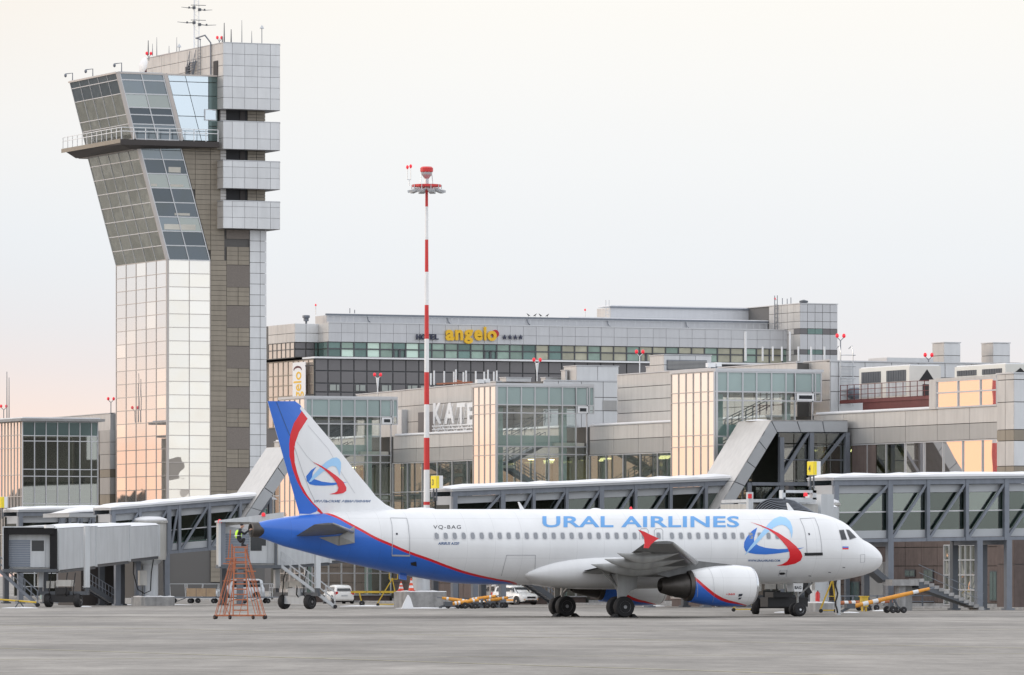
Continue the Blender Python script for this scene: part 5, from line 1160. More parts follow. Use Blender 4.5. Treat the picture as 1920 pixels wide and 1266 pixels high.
# snow poles on the roof behind the mast
poles = [(808, 700), (814, 695), (833, 696), (851, 697), (855, 693), (869, 698), (874, 695), (892, 696), (908, 697), (915, 693.5), (926, 697), (931.5, 695)]
for k, (px, py) in enumerate(poles):
    q = at(px, py, X=50); z0 = at(px, 722, X=50).z
    tag(one('snow_pole', 'signwhite', None, lambda m: m.tube([(50, q.y, z0), (50, q.y, q.z)], .07, 6)), 'short white pole on the roof above the white letters, %s from the left' % ORD[k], 'pole', 'white poles on the roof above the lettering')
q = at(885, 717, X=50); q2 = at(820, 720, X=50)
tag(one('rusty_beam', 'rustbeam', None, lambda m: (m.bar((50, q2.y, q2.z), (50, q.y, q.z), .16, .14), m.bar((50.3, at(868, 715, X=50).y, q.z), (50.3, at(845, 715, X=50).y, q.z+.3), .16, .16))), 'rusty orange steel beams lying on the roof among white poles', 'steel beam')
for k, px in enumerate((1398, 1481, 1430, 1449, 1466, 1497, 1521, 1546)):
    top = 622 if k < 2 else 650; q = at(px, top, X=50); z0 = at(px, 677, X=50).z
    tag(one('snow_pole', 'signwhite', None, lambda m: m.tube([(50, q.y, z0), (50, q.y, q.z)], .07 if k else .09, 6)), ('tall' if k < 2 else 'short')+' white pole on the roof edge before the hotel right end, %s from the left' % ORD[k if k < 2 else sorted((1430, 1449, 1466, 1497, 1521, 1546)).index(px)], 'pole', 'white poles on the roof before the hotel, %s ones' % ('tall' if k < 2 else 'short'))
# roof ladder
q = at(1588, 700, Y=YV-.3); zb_, zt2 = at(1588, 762, Y=YV-.3).z, at(1588, 648, Y=YV-.3).z
t_ = thing('roof_ladder', (q.x, YV-.3, zb_), 'grey caged ladder climbing the pale wall left of the chillers', 'ladder')
one('rails', 'silver', t_, lambda m: [m.tube([(q.x+s, YV-.3, zb_), (q.x+s, YV-.3, zt2-.5), (q.x+s, YV-.1, zt2), (q.x+s, YV+.4, zt2-.2)], .04, 5) for s in (-.5, .5)])
one('rungs', 'silver', t_, lambda m: [m.bar((q.x-.5, YV-.3, zb_+.3*k), (q.x+.5, YV-.3, zb_+.3*k), .04) for k in range(1, int((zt2-zb_-1)/.3))])
one('cage', 'silver', t_, lambda m: [m.tube([(q.x-.5, YV-.3, z), (q.x-.4, YV-.9, z), (q.x+.4, YV-.9, z), (q.x+.5, YV-.3, z)], .03, 4) for z in (zb_+2, zb_+2.9, zb_+3.7)])
# big white roof letters
LT = thing('roof_lettering', (XK-.8, at(850, 800, X=XK).y, ZB1), 'large white letters standing on a white lattice on the terminal roof reading KATE', 'lettering', None)
for ch, a, b in (('K', 812.5, 828), ('A', 834, 852), ('T', 857, 872), ('E', 876.5, 888)):
    me = text_mesh(ch, 1, .03, .03); vx = [v.co.x for v in me.vertices]; vy = [v.co.y for v in me.vertices]; x0, x1, y0, y1 = min(vx), max(vx), min(vy), max(vy)
    P0 = at(a, 795, X=XK-.8); P1 = at(b, 795, X=XK-.8); zt3 = at(a, 756, X=XK-.8).z; zb3 = at(a, 795, X=XK-.8).z
    place_mesh(me, lambda c: Vector((XK-.8+c.z, P0.y+(c.x-x0)/(x1-x0)*(P1.y-P0.y), zb3+(c.y-y0)/(y1-y0)*(zt3-zb3))), 'letter', 'mastwhite', LT)
mb = MB(); ya, yb = at(811, 806, X=XK-.8).y, at(890, 806, X=XK-.8).y
for z in (14.0, zb3-.05, (14.0+zb3)/2): mb.bar((XK-.8, ya, z), (XK-.8, yb, z), .1)
n = 9
for k in range(n):
    p, r = ya+(yb-ya)*k/n, ya+(yb-ya)*(k+1)/n; z0, z1 = (14.0, zb3) if k % 2 else (zb3, 14.0); mb.bar((XK-.8, p, z0), (XK-.8, r, z1), .08); mb.bar((XK-.8, p, 14.0), (XK-.2, p, zb3+1.8), .05)
mb.build('lattice', 'mastwhite', LT)

# ================================================================ HOTEL
YH = 460.0
HT = thing('hotel', (120, 480, 0), 'wide grey hotel behind the terminal with green glass top storey and yellow sign', 'hotel')
def hx(px, Y=YH): return at(px, 640, Y=Y).x
def hz(py, px=900, Y=YH): return at(px, py, Y=Y).z
zH = dict(top=hz(608.5, 800), mid=hz(626.5, 800), sof=hz(643.5, 800), led=hz(672, 800), l2=hz(675.5, 800))
pit = 24.35
x616 = hx(616); xend = hx(1492)
colsx = [hx(616+pit*i) for i in range(37)]
one('wall_core', 'jointpale', HT, lambda m: m.box(x616+.1, xend, YH+.1, YH+26, zH['sof'], zH['top']-.05))
grid(HT, PY(YH), colsx, [zH['sof'], zH['mid'], zH['top']], NY, lambda i, j: ('parapet_panel', 'cladhotel'), gap=.035, th=.08)
one('coping', 'alu', HT, lambda m: m.box(x616, xend, YH-.06, YH+.5, zH['top'], zH['top']+.14))
# green glass storey
zg = [zH['led'], hz(656.5, 800), zH['sof']]
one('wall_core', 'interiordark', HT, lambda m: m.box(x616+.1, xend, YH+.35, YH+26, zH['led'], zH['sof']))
pal = ['hotelteal', 'hotelteal', 'hotelteal2', 'hotelbeige', 'hotelteal2']
def cellg(i, j):
    if i in (1, 3, 6): return ('glass_pane', 'litroom' if i != 1 or j == 0 else 'hotelteal2')
    if 9 <= i <= 12: return ('glass_pane', ['hotelteal', 'hotelteal2'][i % 2])
    if i > 17: return ('glass_pane', ['hotelbeige', 'hotelbeige', 'hotelteal2'][(i*7) % 3])
    return ('glass_pane', pal[(i*3) % 5])
grid(HT, PY(YH+.25), colsx, zg, NY, cellg, gap=.14, th=.05)
bars(HT, 'window_frame', 'mulldark', PY(YH+.22), colsx, zg, NY, w=.17, d=.14, off=0)
for i in (5, 12, 24):
    xa, xb = colsx[i], colsx[i+1]; one('balcony_door', 'mulldark', HT, lambda m: (m.box(xa, xb, YH+.08, YH+.14, hz(657.5, 800), hz(655.5, 800)), m.box(xa, xa+.2, YH+.08, YH+.14, zg[0], zg[1]), m.box(xb-.2, xb, YH+.08, YH+.14, zg[0], zg[1]), m.box((xa+xb)/2-.15, (xa+xb)/2+.15, YH+.08, YH+.14, zg[0], zg[1])))
x553, x597 = at(553, 640, Y=YH+3.6).x, at(597, 640, Y=YH+3.6).x
# corner mass, left
one('wall_core', 'joint', HT, lambda m: m.box(x553+.1, x616+1, YH+3.95, YH+26, zH['led'], zH['top']-.05))
grid(HT, PY(YH+3.6), [x553, hx(574, YH+3.6), x597], [zH['sof'], zH['mid'], zH['top']], NY, lambda i, j: ('parapet_panel', 'cladpale'), gap=.06)
grid(HT, PX(x616), [YH, YH+3.6], [zH['sof'], zH['mid'], zH['top']], NX, lambda i, j: ('parapet_panel', 'clad'), gap=.06)
ylH = at(503, 640, X=x553).y
grid(HT, PX(x553), lin(YH+3.6, ylH, 3), [zH['sof'], zH['mid'], zH['top']], NX, lambda i, j: ('parapet_panel', 'clad'), gap=.06)
grid(HT, PY(YH+3.7), [x553, hx(574, YH+3.6), hx(590, YH+3.6), x616], zg, NY, lambda i, j: ('glass_pane', 'hoteldark' if i < 2 else 'hotelteal'), gap=.15, th=.05)
grid(HT, PX(x616+.02), [YH+.2, YH+1.9, YH+3.6], zg, NX, lambda i, j: ('glass_pane', 'hotelteal'), gap=.15, th=.05)
yl_ = lin(YH+3.8, ylH, 6); grid(HT, PX(x553+.02), yl_, zg, NX, lambda i, j: ('peach_pane', 'hotelpeach'), gap=.12, th=.05); bars(HT, 'window_frame', 'joint', PX(x553+.02), yl_, zg, NX, w=.1, d=.08)
# ledge
one('ledge', 'roofsnow', HT, lambda m: (m.box(hx(583), hx(1500), YH-1.2, YH+3, zH['l2'], zH['led']-.02)))
# lower dark storeys
x583 = at(588, 700, Y=YH-.8).x; YL = YH-.8
zl = [hz(p, 800, YL) for p in (800, 777, 761, 737.5, 721, 697.8, 675.5)]; cl2 = [at(590.5+24.35*i, 700, Y=YL).x for i in range(37)]
one('wall_core', 'mulldark', HT, lambda m: m.box(x583+.1, hx(1500), YL+.15, YH+26, 0, zH['l2']-.02))
def cell2(i, j):
    return ('dark_panel', 'hoteldark')
grid(HT, PY(YL), cl2, zl, NY, lambda i, j: cell2(i, j) if i < 30 else None, gap=.16, th=.08)
for i in range(1, 30):
    for j in (3, 1):
        if i % 2 == 0 and i > 8 and False: continue
        if (i % 2 == 1) or i in (8,):
            xa, xb = cl2[i]+.2, cl2[i+1]-.2; z0, z1 = zl[j]+.15, zl[j+1]-.12
            w_ = one('window', 'mulldark', HT, lambda m: m.box(xa, xb, YL-.05, YL-.012, z0, z1)); k_ = .62 if i % 4 == 1 else .36
            one('pane', 'hotelroom', w_, lambda m: (m.box(xa+.06, xa+(xb-xa)*k_, YL-.08, YL-.055, z0+.06, z1-.06), m.box(xa+(xb-xa)*(k_+.1), xb-.06, YL-.08, YL-.055, z0+.06, z1-.06)))
yl2 = at(503, 720, X=x583).y; uu = lin(YL, yl2, 9); zz = [hz(p, 560, YL+6) for p in (800, 742, 722, 703, 677)]
grid(HT, PX(x583), uu, zz, NX, lambda i, j: ('peach_pane', 'hotelpeach'), gap=.12, th=.06); bars(HT, 'window_frame', 'brown', PX(x583), uu, zz, NX, w=.12, d=.08)
# set back roof storey, its fittings
YU = YH+6
xa, xb = at(613, 600, Y=YU).x, at(1442, 600, Y=YU).x; yr_ = at(592, 600, X=xa).y; zu = at(800, 594.5, Y=YU).z
one('roof_storey', 'cladhotel', HT, lambda m: m.box(xa, xb, YU, yr_, zH['top']-.3, zu)); one('roof_storey_end', 'clad', HT, lambda m: m.box(xa-.06, xa-.01, YU, yr_, zH['top']-.3, zu))
one('eaves', 'steelgrey', HT, lambda m: m.box(xa-.2, xb, YU-.25, YU+.1, zu, zu+.22)); one('roof_snow', 'roofsnow', HT, lambda m: m.box(hx(1100), xb+2, YU-.2, YU+10, zu+.22, zu+.36))
YW = YH+12; xc_, xd_ = at(1145, 590, Y=YW).x, at(1443, 590, Y=YW).x; zw_ = at(1300, 580, Y=YW).z
yw1 = at(1120, 590, X=xc_).y; one('plant_room', 'cladhotel', HT, lambda m: (m.box(xc_, xd_, YW, yw1, zu, zw_))); one('plant_room_end', 'clad', HT, lambda m: m.box(xc_-.06, xc_-.01, YW, at(1120, 590, X=xc_).y, zu, zw_)); one('eaves', 'steelgrey', HT, lambda m: m.box(xc_-.2, xd_, YW-.2, YW+.1, zw_, zw_+.2)); one('roof_snow', 'roofsnow', HT, lambda m: m.box(xc_, xd_+1, YW, yw1, zw_+.2, zw_+.34))
mb = MB()
for i in range(70): x = hx(622+12.3*i); mb.bar((x, YH+1.5, zH['top']), (x, YH+1.5, zH['top']+1.0), .05, up=(0, 1, 0))
mb.bar((x616, YH+1.5, zH['top']+1), (xend, YH+1.5, zH['top']+1), .05); mb.build('roof_railing', 'silver', HT)
for px in (688, 838, 988, 1138, 1285): x = hx(px, YU); one('downpipe', 'steelgrey', HT, lambda m: m.tube([(x, YU-.1, zu), (x+.1, YU-.2, zu-.6), (x+.8, YU-.2, zu-1.2), (x+.8, YU-.2, zH['top'])], .06, 5))
# right hand block
YG = YH-4; g0 = at(1500, 600, Y=YG); g1 = at(1570.5, 600, Y=YG); zz = [at(1535, p, Y=YG).z for p in (700, 665, 656, 627, 616.5, 603, 586, 570.5)]
one('wall_core', 'joint', HT, lambda m: m.box(g0.x+.1, g1.x, YG+.1, YG+24, 0, zz[-1]-.05))
cmm = ['cladhotel', 'hoteldark', 'cladhotel', 'hoteldark', 'cladhotel', 'cladhotel', 'cladhotel']
grid(HT, PY(YG), lin(g0.x, g1.x, 5), zz, NY, lambda i, j: ('block_panel', cmm[j] if not (j in (1, 3) and i in (1, 2)) else 'hotelteal'), gap=.06)
yg1 = at(1442, 600, X=g0.x).y
grid(HT, PX(g0.x), lin(YG, yg1, 5), zz, NX, lambda i, j: ('block_panel', 'hoteldark' if (j in (1, 3) and i < 1) else 'clad'), gap=.06)
one('coping', 'alu', HT, lambda m: m.box(g0.x-.06, g1.x+.06, YG-.06, YG+22, zz[-1], zz[-1]+.12))
one('roof_vent', 'steeldark', HT, lambda m: m.lathe([(.4, 0), (.4, .3), (.6, .3), (.6, .55), (.1, .7)], (at(1507, 0, Y=YG+3).x, YG+3, zz[-1]), 'Z', 10))
zt5 = zz[-1]
one('roof_ladder', 'steelgrey', HT, lambda m: [m.bar((g0.x-.15, YG+7+s, zu-4), (g0.x-.15, YG+7+s, zt5+1.4), .08, up=(0, 1, 0)) for s in (-.4, .4)]+[m.bar((g0.x-.15, YG+6.6, zt5-4+k*.6), (g0.x-.15, YG+7.4, zt5-4+k*.6), .06) for k in range(9)])
t_ = at(574, 596, Y=YH+8); V_ = thing('ventilation_cowl', (t_.x, t_.y, zH['top']), 'grey ventilation cowl on the hotel roof at its left corner', 'vent')
one('hood', 'steelgrey', V_, lambda m: m.lathe([(.35, 0), (.35, .4), (.5, .45), (.5, .75), (.3, .8)], (t_.x, t_.y, zH['top']+.5), 'Z', 12)); one('duct', 'steelgrey', V_, lambda m: m.tube([(t_.x, t_.y, zH['top']), (t_.x, t_.y, zH['top']+.5)], .15, 8))
one('ladder', 'silver', HT, lambda m: [m.bar((at(1136+s, 590, Y=YW-1).x, YW-1, zu), (at(1136+s, 590, Y=YW-1).x, YW-1, zw_+1), .07, up=(0, 1, 0)) for s in (0, 6)]+[m.bar((at(1136, 590, Y=YW-1).x, YW-1, zu+.5*k), (at(1142, 590, Y=YW-1).x, YW-1, zu+.5*k), .05) for k in range(5)])
for px, py, Y_, lab in ((592, 574, YU, 'thin pole with red lamp at the left end of the hotel roof storey'), (1097, 583, YU, 'thin pole with red lamp near the middle of the hotel roof'), (1453, 562, YW, 'thin pole with red lamp at the right end of the hotel roof')):
    q = at(px, py, Y=Y_); tt = thing('roof_beacon', (q.x, Y_, zu), lab, 'warning light'); one('pole', 'silver', tt, lambda m: m.tube([(q.x, Y_, zu), (q.x, Y_, q.z)], .05, 5)); one('lamp', 'beacon', tt, lambda m: m.lathe([(.1, 0), (.14, .15), (.05, .3)], (q.x, Y_, q.z), 'Z', 8))
for px, py in ((656, 578), (665, 581), (1467, 559), (1476, 560), (1483, 558)):
    q = at(px, py, Y=YU); tag(one('roof_antenna', 'steelgrey', None, lambda m: m.tube([(q.x, YU, zu+.3), (q.x, YU, q.z)], .06, 5)), 'short thin antenna on the hotel roof, %s' % {656: 'left one of the left pair', 665: 'right one of the left pair', 1467: 'first of three near the right end', 1476: 'second of three near the right end', 1483: 'third of three near the right end'}[px], 'antenna', 'hotel roof antennas, %s' % ('left' if px < 1000 else 'right'))
for k, (px, py) in enumerate(((990.5, 595.5), (1003.5, 596), (1013, 595), (1026.5, 595))):
    q = at(px, 597.2, Y=YU-.1); s = .75; d = 1 if k % 2 else -1
    mb = MB(); mb.loft([[Vector((q.x+d*x*s, YU-.1+r*cos(a)*s, zu+.42+z*s+r*sin(a)*s)) for a in [2*PI*j/8 for j in range(8)]] for x, z, r in ((-.42, -.10, .015), (-.3, -.02, .05), (-.1, .08, .12), (.08, .16, .12), (.18, .28, .07), (.24, .34, .07), (.30, .34, .02), (.36, .33, .005))])
    mb.bar((q.x, YU-.1, zu+.2), (q.x, YU-.1, zu+.42), .03)
    tag(mb.build('bird', 'black', smooth=True), 'dark crow perched on the hotel roof edge, %s of four from the left' % ['first', 'second', 'third', 'fourth'][k], 'bird', 'crows on the hotel roof')
# sign lettering
SG = thing('hotel_sign', (hx(880), YH-.3, zH['sof']), 'hotel roof sign with dark HOTEL, yellow angelo letters, red crescent and four stars', 'sign')
def sign(txt, px0, px1, py0, py1, m, bold, ex=.12, nm='letter'):
    k = 0
    me = text_mesh(txt, 1, bold, ex); vx = [v.co.x for v in me.vertices]; vy = [v.co.y for v in me.vertices]; x0, x1, y0, y1 = min(vx), max(vx), min(vy), max(vy)
    A = at(px0, py1, Y=YH-.25); B = at(px1, py0, Y=YH-.25)
    return place_mesh(me, lambda c: Vector((A.x+(c.x-x0)/(x1-x0)*(B.x-A.x), YH-.25+c.z, A.z+(c.y-y0)/(y1-y0)*(B.z-A.z))), nm, m, SG)
for ch, a, b in (('H', 781, 788.5), ('O', 789.5, 798.5), ('T', 799.5, 806.5), ('E', 807.5, 814), ('L', 815.5, 822)): sign(ch, a, b, 626.8, 636.8, 'navy', .03)
for ch, a, b, t, u in (('a', 835.5, 851.5, 618.6, 638.8), ('n', 853.5, 868, 618.6, 638.2), ('g', 870, 886.5, 618.4, 644.6), ('e', 889, 904.5, 618.4, 638.8), ('l', 907.5, 911.5, 613, 638.4), ('o', 913.5, 931, 620.5, 639.5)): sign(ch, a, b, t, u, 'gold', .04)
q = at(929.5, 626, Y=YH-.2); rr_ = 7.0/14.1
mb = MB(); mb.lathe([(.01, 0), (rr_*1.05, 0), (rr_*1.05, .1), (.01, .1)], (q.x, YH-.12, q.z), 'Y', 24); mb.build('crescent', 'signred', SG)
for k in range(4):
    q = at(946.5+10*k, 632.6, Y=YH-.25); mb = MB(); P = []
    for i in range(10): r = (.36 if i % 2 == 0 else .15); a = PI/2+2*PI*i/10; P.append((q.x+r*cos(a), q.z+r*sin(a)))
    mb.prism(P, 'Y', YH-.3, YH-.15); mb.build('star', 'navy', SG)
# hanging banner
BN = thing('hotel_banner', (x583, at(562, 720, X=x583-.5).y, 0), 'tall white vertical banner with the hotel name in gold on the hotel corner', 'banner')
Xb_ = x583-.6; ya, yb = at(549, 700, X=Xb_).y, at(573, 700, X=Xb_).y; zt6 = at(560, 679.5, X=Xb_).z; zb6 = hz(770, 560, YL)
one('cloth', 'signwhite', BN, lambda m: m.box(Xb_-.03, Xb_+.03, yb, ya, zb6, zt6))
for py in (686, 741): z = at(575, py, X=Xb_).z; one('bracket', 'black', BN, lambda m: m.bar((Xb_, yb, z), (Xb_, yb-2.6, z), .15))
me = text_mesh('angelo', 1, .01, .01); vx = [v.co.x for v in me.vertices]; vy = [v.co.y for v in me.vertices]; x0, x1, y0, y1 = min(vx), max(vx), min(vy), max(vy)
yq0, yq1 = at(551, 700, X=Xb_).y, at(570, 700, X=Xb_).y; zq1 = at(560, 697, X=Xb_).z; zq0 = zq1-(at(560, 697, X=Xb_).z-at(560, 775, X=Xb_).z)
place_mesh(me, lambda c: Vector((Xb_-.05+c.z, yq1+(c.y-y0)/(y1-y0)*(yq0-yq1)*1.0, zq0+(c.x-x0)/(x1-x0)*(zq1-zq0))), 'lettering', 'gold', BN)
q = at(558, 694, X=Xb_-.05); mb = MB(); mb.prism([(q.y+.9*cos(a)*1.6, q.z+.55*sin(a)) for a in lin(0, PI, 8)]+[(q.y+.8*cos(a)*1.6, q.z-.05+.35*sin(a)) for a in lin(PI, 0, 8)], 'X', Xb_-.07, Xb_-.04); mb.build('crescent', 'bronze', BN)
# distant woodland beyond the left end of the terminal, seen only in the glass
mb = MB(); rnd = random.Random(3)
for i in range(150):
    f = i/149; x = -560+640*f+rnd.uniform(-6, 6); y = 720+rnd.uniform(0, 70)+80*f; h = rnd.uniform(11, 19); r = rnd.uniform(2.5, 5.5)
    base = 0; pr = []
    for k in range(6):
        t = k/5; pr.append((max(.05, r*(.35+.9*sin(PI*min(1, t*.9+.12)))*(1-t*.55)), h*(.12+.88*t)))
    rg = [[Vector((x+rr*cos(2*PI*j/7+t_i)*rnd.uniform(.7, 1.25), y+rr*sin(2*PI*j/7+t_i)*rnd.uniform(.7, 1.25), z+rnd.uniform(-.6, .6))) for j in range(7)] for t_i, (rr, z) in enumerate(pr)]
    mb.loft(rg); mb.bar((x, y, 0), (x, y, h*.3), .5)
    if i % 2 == 0: mb.add([(x-9, y+20, 0), (x+9, y+20, 0), (x+8, y+20, rnd.uniform(6, 9)), (x-8, y+20, rnd.uniform(6, 9)), (x-9, y+24, 0), (x+9, y+24, 0), (x+8, y+24, 8), (x-8, y+24, 8)], [(0,1,2,3),(7,6,5,4),(3,2,6,7)])
tag(mb.build('distant_woodland', 'foliage'), 'dark bare woodland on the horizon, seen mirrored in the glass walls', 'woodland', kind='stuff')

# ================================================================ FIXED GALLERIES AND CORRIDORS
def gallery(Yg, pxs, pyt0, pyt1, H, glassm, lab, legs=(), doubles=(), endX=None, width=3.4, diag=None, legz=None):
    """truss gallery along X; its near face at Y=Yg; pxs: pixel columns of the posts"""
    X = [at(p, 950, Y=Yg).x for p in pxs]; x0, x1 = X[0], X[-1]
    zA, zB_ = at(pxs[0], pyt0, Y=Yg).z, at(pxs[-1], pyt1, Y=Yg).z
    zt = lambda x: zA+(zB_-zA)*(x-x0)/(x1-x0); zf = lambda x: zt(x)-H
    G = thing('boarding_gallery', ((x0+x1)/2, Yg+width/2, 0), lab, 'passenger gallery', 'fixed boarding galleries')
    def slab(nm, m_, z0, z1, ya, yb, xa=x0-.25, xb=x1, par=G):
        mb = MB(); mb.add([(xa, ya, zt(xa)+z0), (xb, ya, zt(xb)+z0), (xb, yb, zt(xb)+z0), (xa, yb, zt(xa)+z0), (xa, ya, zt(xa)+z1), (xb, ya, zt(xb)+z1), (xb, yb, zt(xb)+z1), (xa, yb, zt(xa)+z1)], [(0,3,2,1),(4,5,6,7),(0,1,5,4),(1,2,6,5),(2,3,7,6),(3,0,4,7)]); return mb.build(nm, m_, par)
    slab('roof', 'gallerypanel', -.28, -.12, Yg-.25, Yg+width+.2)
    slab('top_chord', 'steelgrey', -.62, -.285, Yg-.12, Yg+.12); slab('top_chord', 'steelgrey', -.62, -.285, Yg+width-.12, Yg+width+.12)
    slab('bottom_chord', 'steelgrey', -H, -H+.22, Yg-.12, Yg+.12); slab('bottom_chord', 'steelgrey', -H, -H+.22, Yg+width-.12, Yg+width+.12)
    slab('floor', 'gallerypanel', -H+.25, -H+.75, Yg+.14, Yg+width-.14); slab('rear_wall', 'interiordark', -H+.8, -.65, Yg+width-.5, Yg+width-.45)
    # snow blanket, lumpy
    mb = MB(); rg = []; n = max(8, int((x1-x0)/.8)); rn = random.Random(int(Yg))
    for i in range(n+1):
        x = x0-.3+(x1-x0+.3)*i/n; h = .08+.10*rn.random()+(.10 if i not in (0, n) else -.05)
        rg.append([Vector((x, Yg-.32, zt(x)-.12)), Vector((x, Yg-.30, zt(x)-.12+h*.6)), Vector((x, Yg+.1, zt(x)-.12+h)), Vector((x, Yg+width*.5, zt(x)-.05+h)), Vector((x, Yg+width+.1, zt(x)-.12+h)), Vector((x, Yg+width+.25, zt(x)-.12))])
    mb.loft(rg); mb.build('roof_snow', 'roofsnow', G, smooth=True, auto=60)
    for i, x in enumerate(X):
        w = .34 if i in doubles else .22
        one('post', 'steelgrey', G, lambda m: m.box(x-w/2, x+w/2, Yg-.16, Yg+.16, zf(x), zt(x)-.29))
    for a, b, r in diag if diag is not None else [(X[i], X[i+1], 1) for i in range(len(X)-1)]:
        one('diagonal', 'steelgrey', G, lambda m: m.bar((a+.12, Yg-.03, zf(a)+.2), (b-.12, Yg-.03, zt(b)-.6), .16, .17, up=(0, 1, 0)))
    for a, b in zip(X[:-1], X[1:]):
        zl, zh = lambda x: zf(x)+.75, lambda x: zt(x)-1.15
        P = lambda u, v: Vector((u, Yg+.3, 0))+UP*v
        a_, b_ = a+.1, b-.1
        zm0, zm1 = (zl(a)+zh(a))/2, (zl(b)+zh(b))/2
        panel('glass_pane', glassm, G, [Vector((a_, Yg+.28, zl(a))), Vector((b_, Yg+.28, zl(b))), Vector((b_, Yg+.28, zm1-.04)), Vector((a_, Yg+.28, zm0-.04))], Vector(NY), .03)
        panel('glass_pane', glassm, G, [Vector((a_, Yg+.28, zm0+.04)), Vector((b_, Yg+.28, zm1+.04)), Vector((b_, Yg+.28, zh(b))), Vector((a_, Yg+.28, zh(a)))], Vector(NY), .03) if glassm == '' else panel('glass_pane', random.choice((glassm, 'galleryb', glassm)), G, [Vector((a_, Yg+.28, zm0+.04)), Vector((b_, Yg+.28, zm1+.04)), Vector((b_, Yg+.28, zh(b))), Vector((a_, Yg+.28, zh(a)))], Vector(NY), .03)
        panel('fascia_panel', 'gallerypanel', G, [Vector((a_, Yg+.26, zh(a)+.02)), Vector((b_, Yg+.26, zh(b)+.02)), Vector((b_, Yg+.26, zt(b)-.64)), Vector((a_, Yg+.26, zt(a)-.64))], Vector(NY), .05)
        panel('base_panel', 'gallerypanel', G, [Vector((a_, Yg+.24, zf(a)+.24)), Vector((b_, Yg+.24, zf(b)+.24)), Vector((b_, Yg+.24, zl(b)-.02)), Vector((a_, Yg+.24, zl(a)-.02))], Vector(NY), .05)
    one('mid_rail', 'alu', G, lambda m: m.bar((x0, Yg+.2, (zf(x0)+zt(x0))/2-.2), (x1, Yg+.2, (zf(x1)+zt(x1))/2-.2), .06, .08))
    # gable at the rotunda end
    one('end_wall', 'gallerypanel', G, lambda m: m.box(x0-.12, x0-.04, Yg+.2, Yg+width-.2, zf(x0)+.3, zt(x0)-.6)); one('end_window', 'interiordark', G, lambda m: m.box(x0-.15, x0-.125, Yg+.6, Yg+width-.6, zf(x0)+1.5, zt(x0)-1.2))
    for p in legs:
        x = at(p, 1100, Y=Yg).x
        for yy in (Yg, Yg+width): one('leg', 'steelgrey' if yy == Yg else 'steeldark', G, lambda m: (m.box(x-.2, x+.2, yy-.2, yy+.2, .0, zf(x)), m.box(x-.32, x+.32, yy-.32, yy+.32, 0, .12)))
        one('cross_beam', 'steelgrey', G, lambda m: m.box(x-.15, x+.15, Yg, Yg+width, zf(x)-.3, zf(x)))
    return G, zt, zf
# gallery over stand 4 (right), 3 (middle), 2 (left)
G4, zt4_, zf4_ = gallery(49, [1567, 1668, 1739, 1812, 1886, 1960], 892.5, 888, 4.3, 'gallery', 'long glazed truss gallery at the right behind the airliner nose', legs=(1668, 1835, 1890), doubles=(0, 1, 4))
G3, zt3_, zf3_ = gallery(88, [852, 942, 1000, 1062, 1127, 1191, 1257, 1323, 1378], 914, 893, 4.2, 'gallery', 'glazed truss gallery behind the middle of the airliner fuselage', legs=(852, 890, 942, 1218, 1323), doubles=(0, 1, 4))
G2, zt2_, zf2_ = gallery(127, [212, 262, 316, 336, 392, 450, 506], 949, 925, 3.9, 'gallery', 'glazed truss gallery between the control tower foot and the airliner tail', legs=(220, 258, 312, 450), doubles=(0, 2))
G1, zt1_, zf1_ = gallery(160, [38, 117, 130, 152, 174, 196, 218, 240], 953.5, 951, 3.6, 'gallery', 'farther truss gallery at the far left above the covered boarding bridge', legs=(38, 112, 150, 215), doubles=(0, 1), diag=[(at(38+60, 950, Y=160).x, at(117, 950, Y=160).x, 1)]+[(at(p, 950, Y=160).x, at(p+22, 950, Y=160).x, 1) for p in (130, 152, 174, 196, 218)])
tag(one('roof_snow_bank', 'roofsnow', None, lambda m: m.loft([[Vector((at(px, 960, Y=148).x, 148+a*5, z+h*sin(PI*(a+.02)*.97))) for a in (0, .2, .5, .8, 1)] for px, z, h in ((128, 7.05, .05), (150, 7.1, .35), (180, 7.15, .42), (205, 7.2, .3), (214, 7.2, .05))]), smooth=True), 'long white snow blanket on the low roof in front of the control tower foot', 'snow')
one('low_roof', 'gallerypanel', G1, lambda m: m.box(at(130, 960, Y=148).x, at(212, 960, Y=148).x, 148, 154, 6.75, 7.05))
# level number signs
def numsign(px, py, Y, txt, lab):
    q = at(px, py, Y=Y); T = thing('stand_sign', (q.x, Y, q.z-1.2), lab, 'sign', 'yellow stand number signs')
    one('box', 'signwhite', T, lambda m: m.box(q.x-.05, q.x+.42, Y-.1, Y+.85, q.z-.45, q.z+.45)); one('face', 'signyellow', T, lambda m: m.box(q.x-.09, q.x-.055, Y-.08, Y+.83, q.z-.43, q.z+.43))
    one('face', 'signyellow', T, lambda m: m.box(q.x-.05, q.x+.12, Y-.14, Y-.105, q.z-.43, q.z+.43))
    me = text_mesh(txt, .55, .02); place_mesh(me, lambda c: Vector((q.x-.1, Y+.60-c.x, q.z-.2+c.y)), 'number', 'ink', T)
    one('post', 'steeldark', T, lambda m: (m.box(q.x, q.x+.08, Y+.1, Y+.18, q.z-1.3, q.z-.45), m.box(q.x, q.x+.08, Y+.6, Y+.68, q.z-1.3, q.z-.45)))
numsign(1526.5, 878, 49.5, '4', 'yellow number sign on two stems above the right boarding bridge rotunda'); numsign(819, 904, 88.5, '3', 'yellow number sign on two stems above the bridge rotunda beside the light mast')
numsign(4, 942, 162, '2', 'yellow number sign on two stems at the left edge')
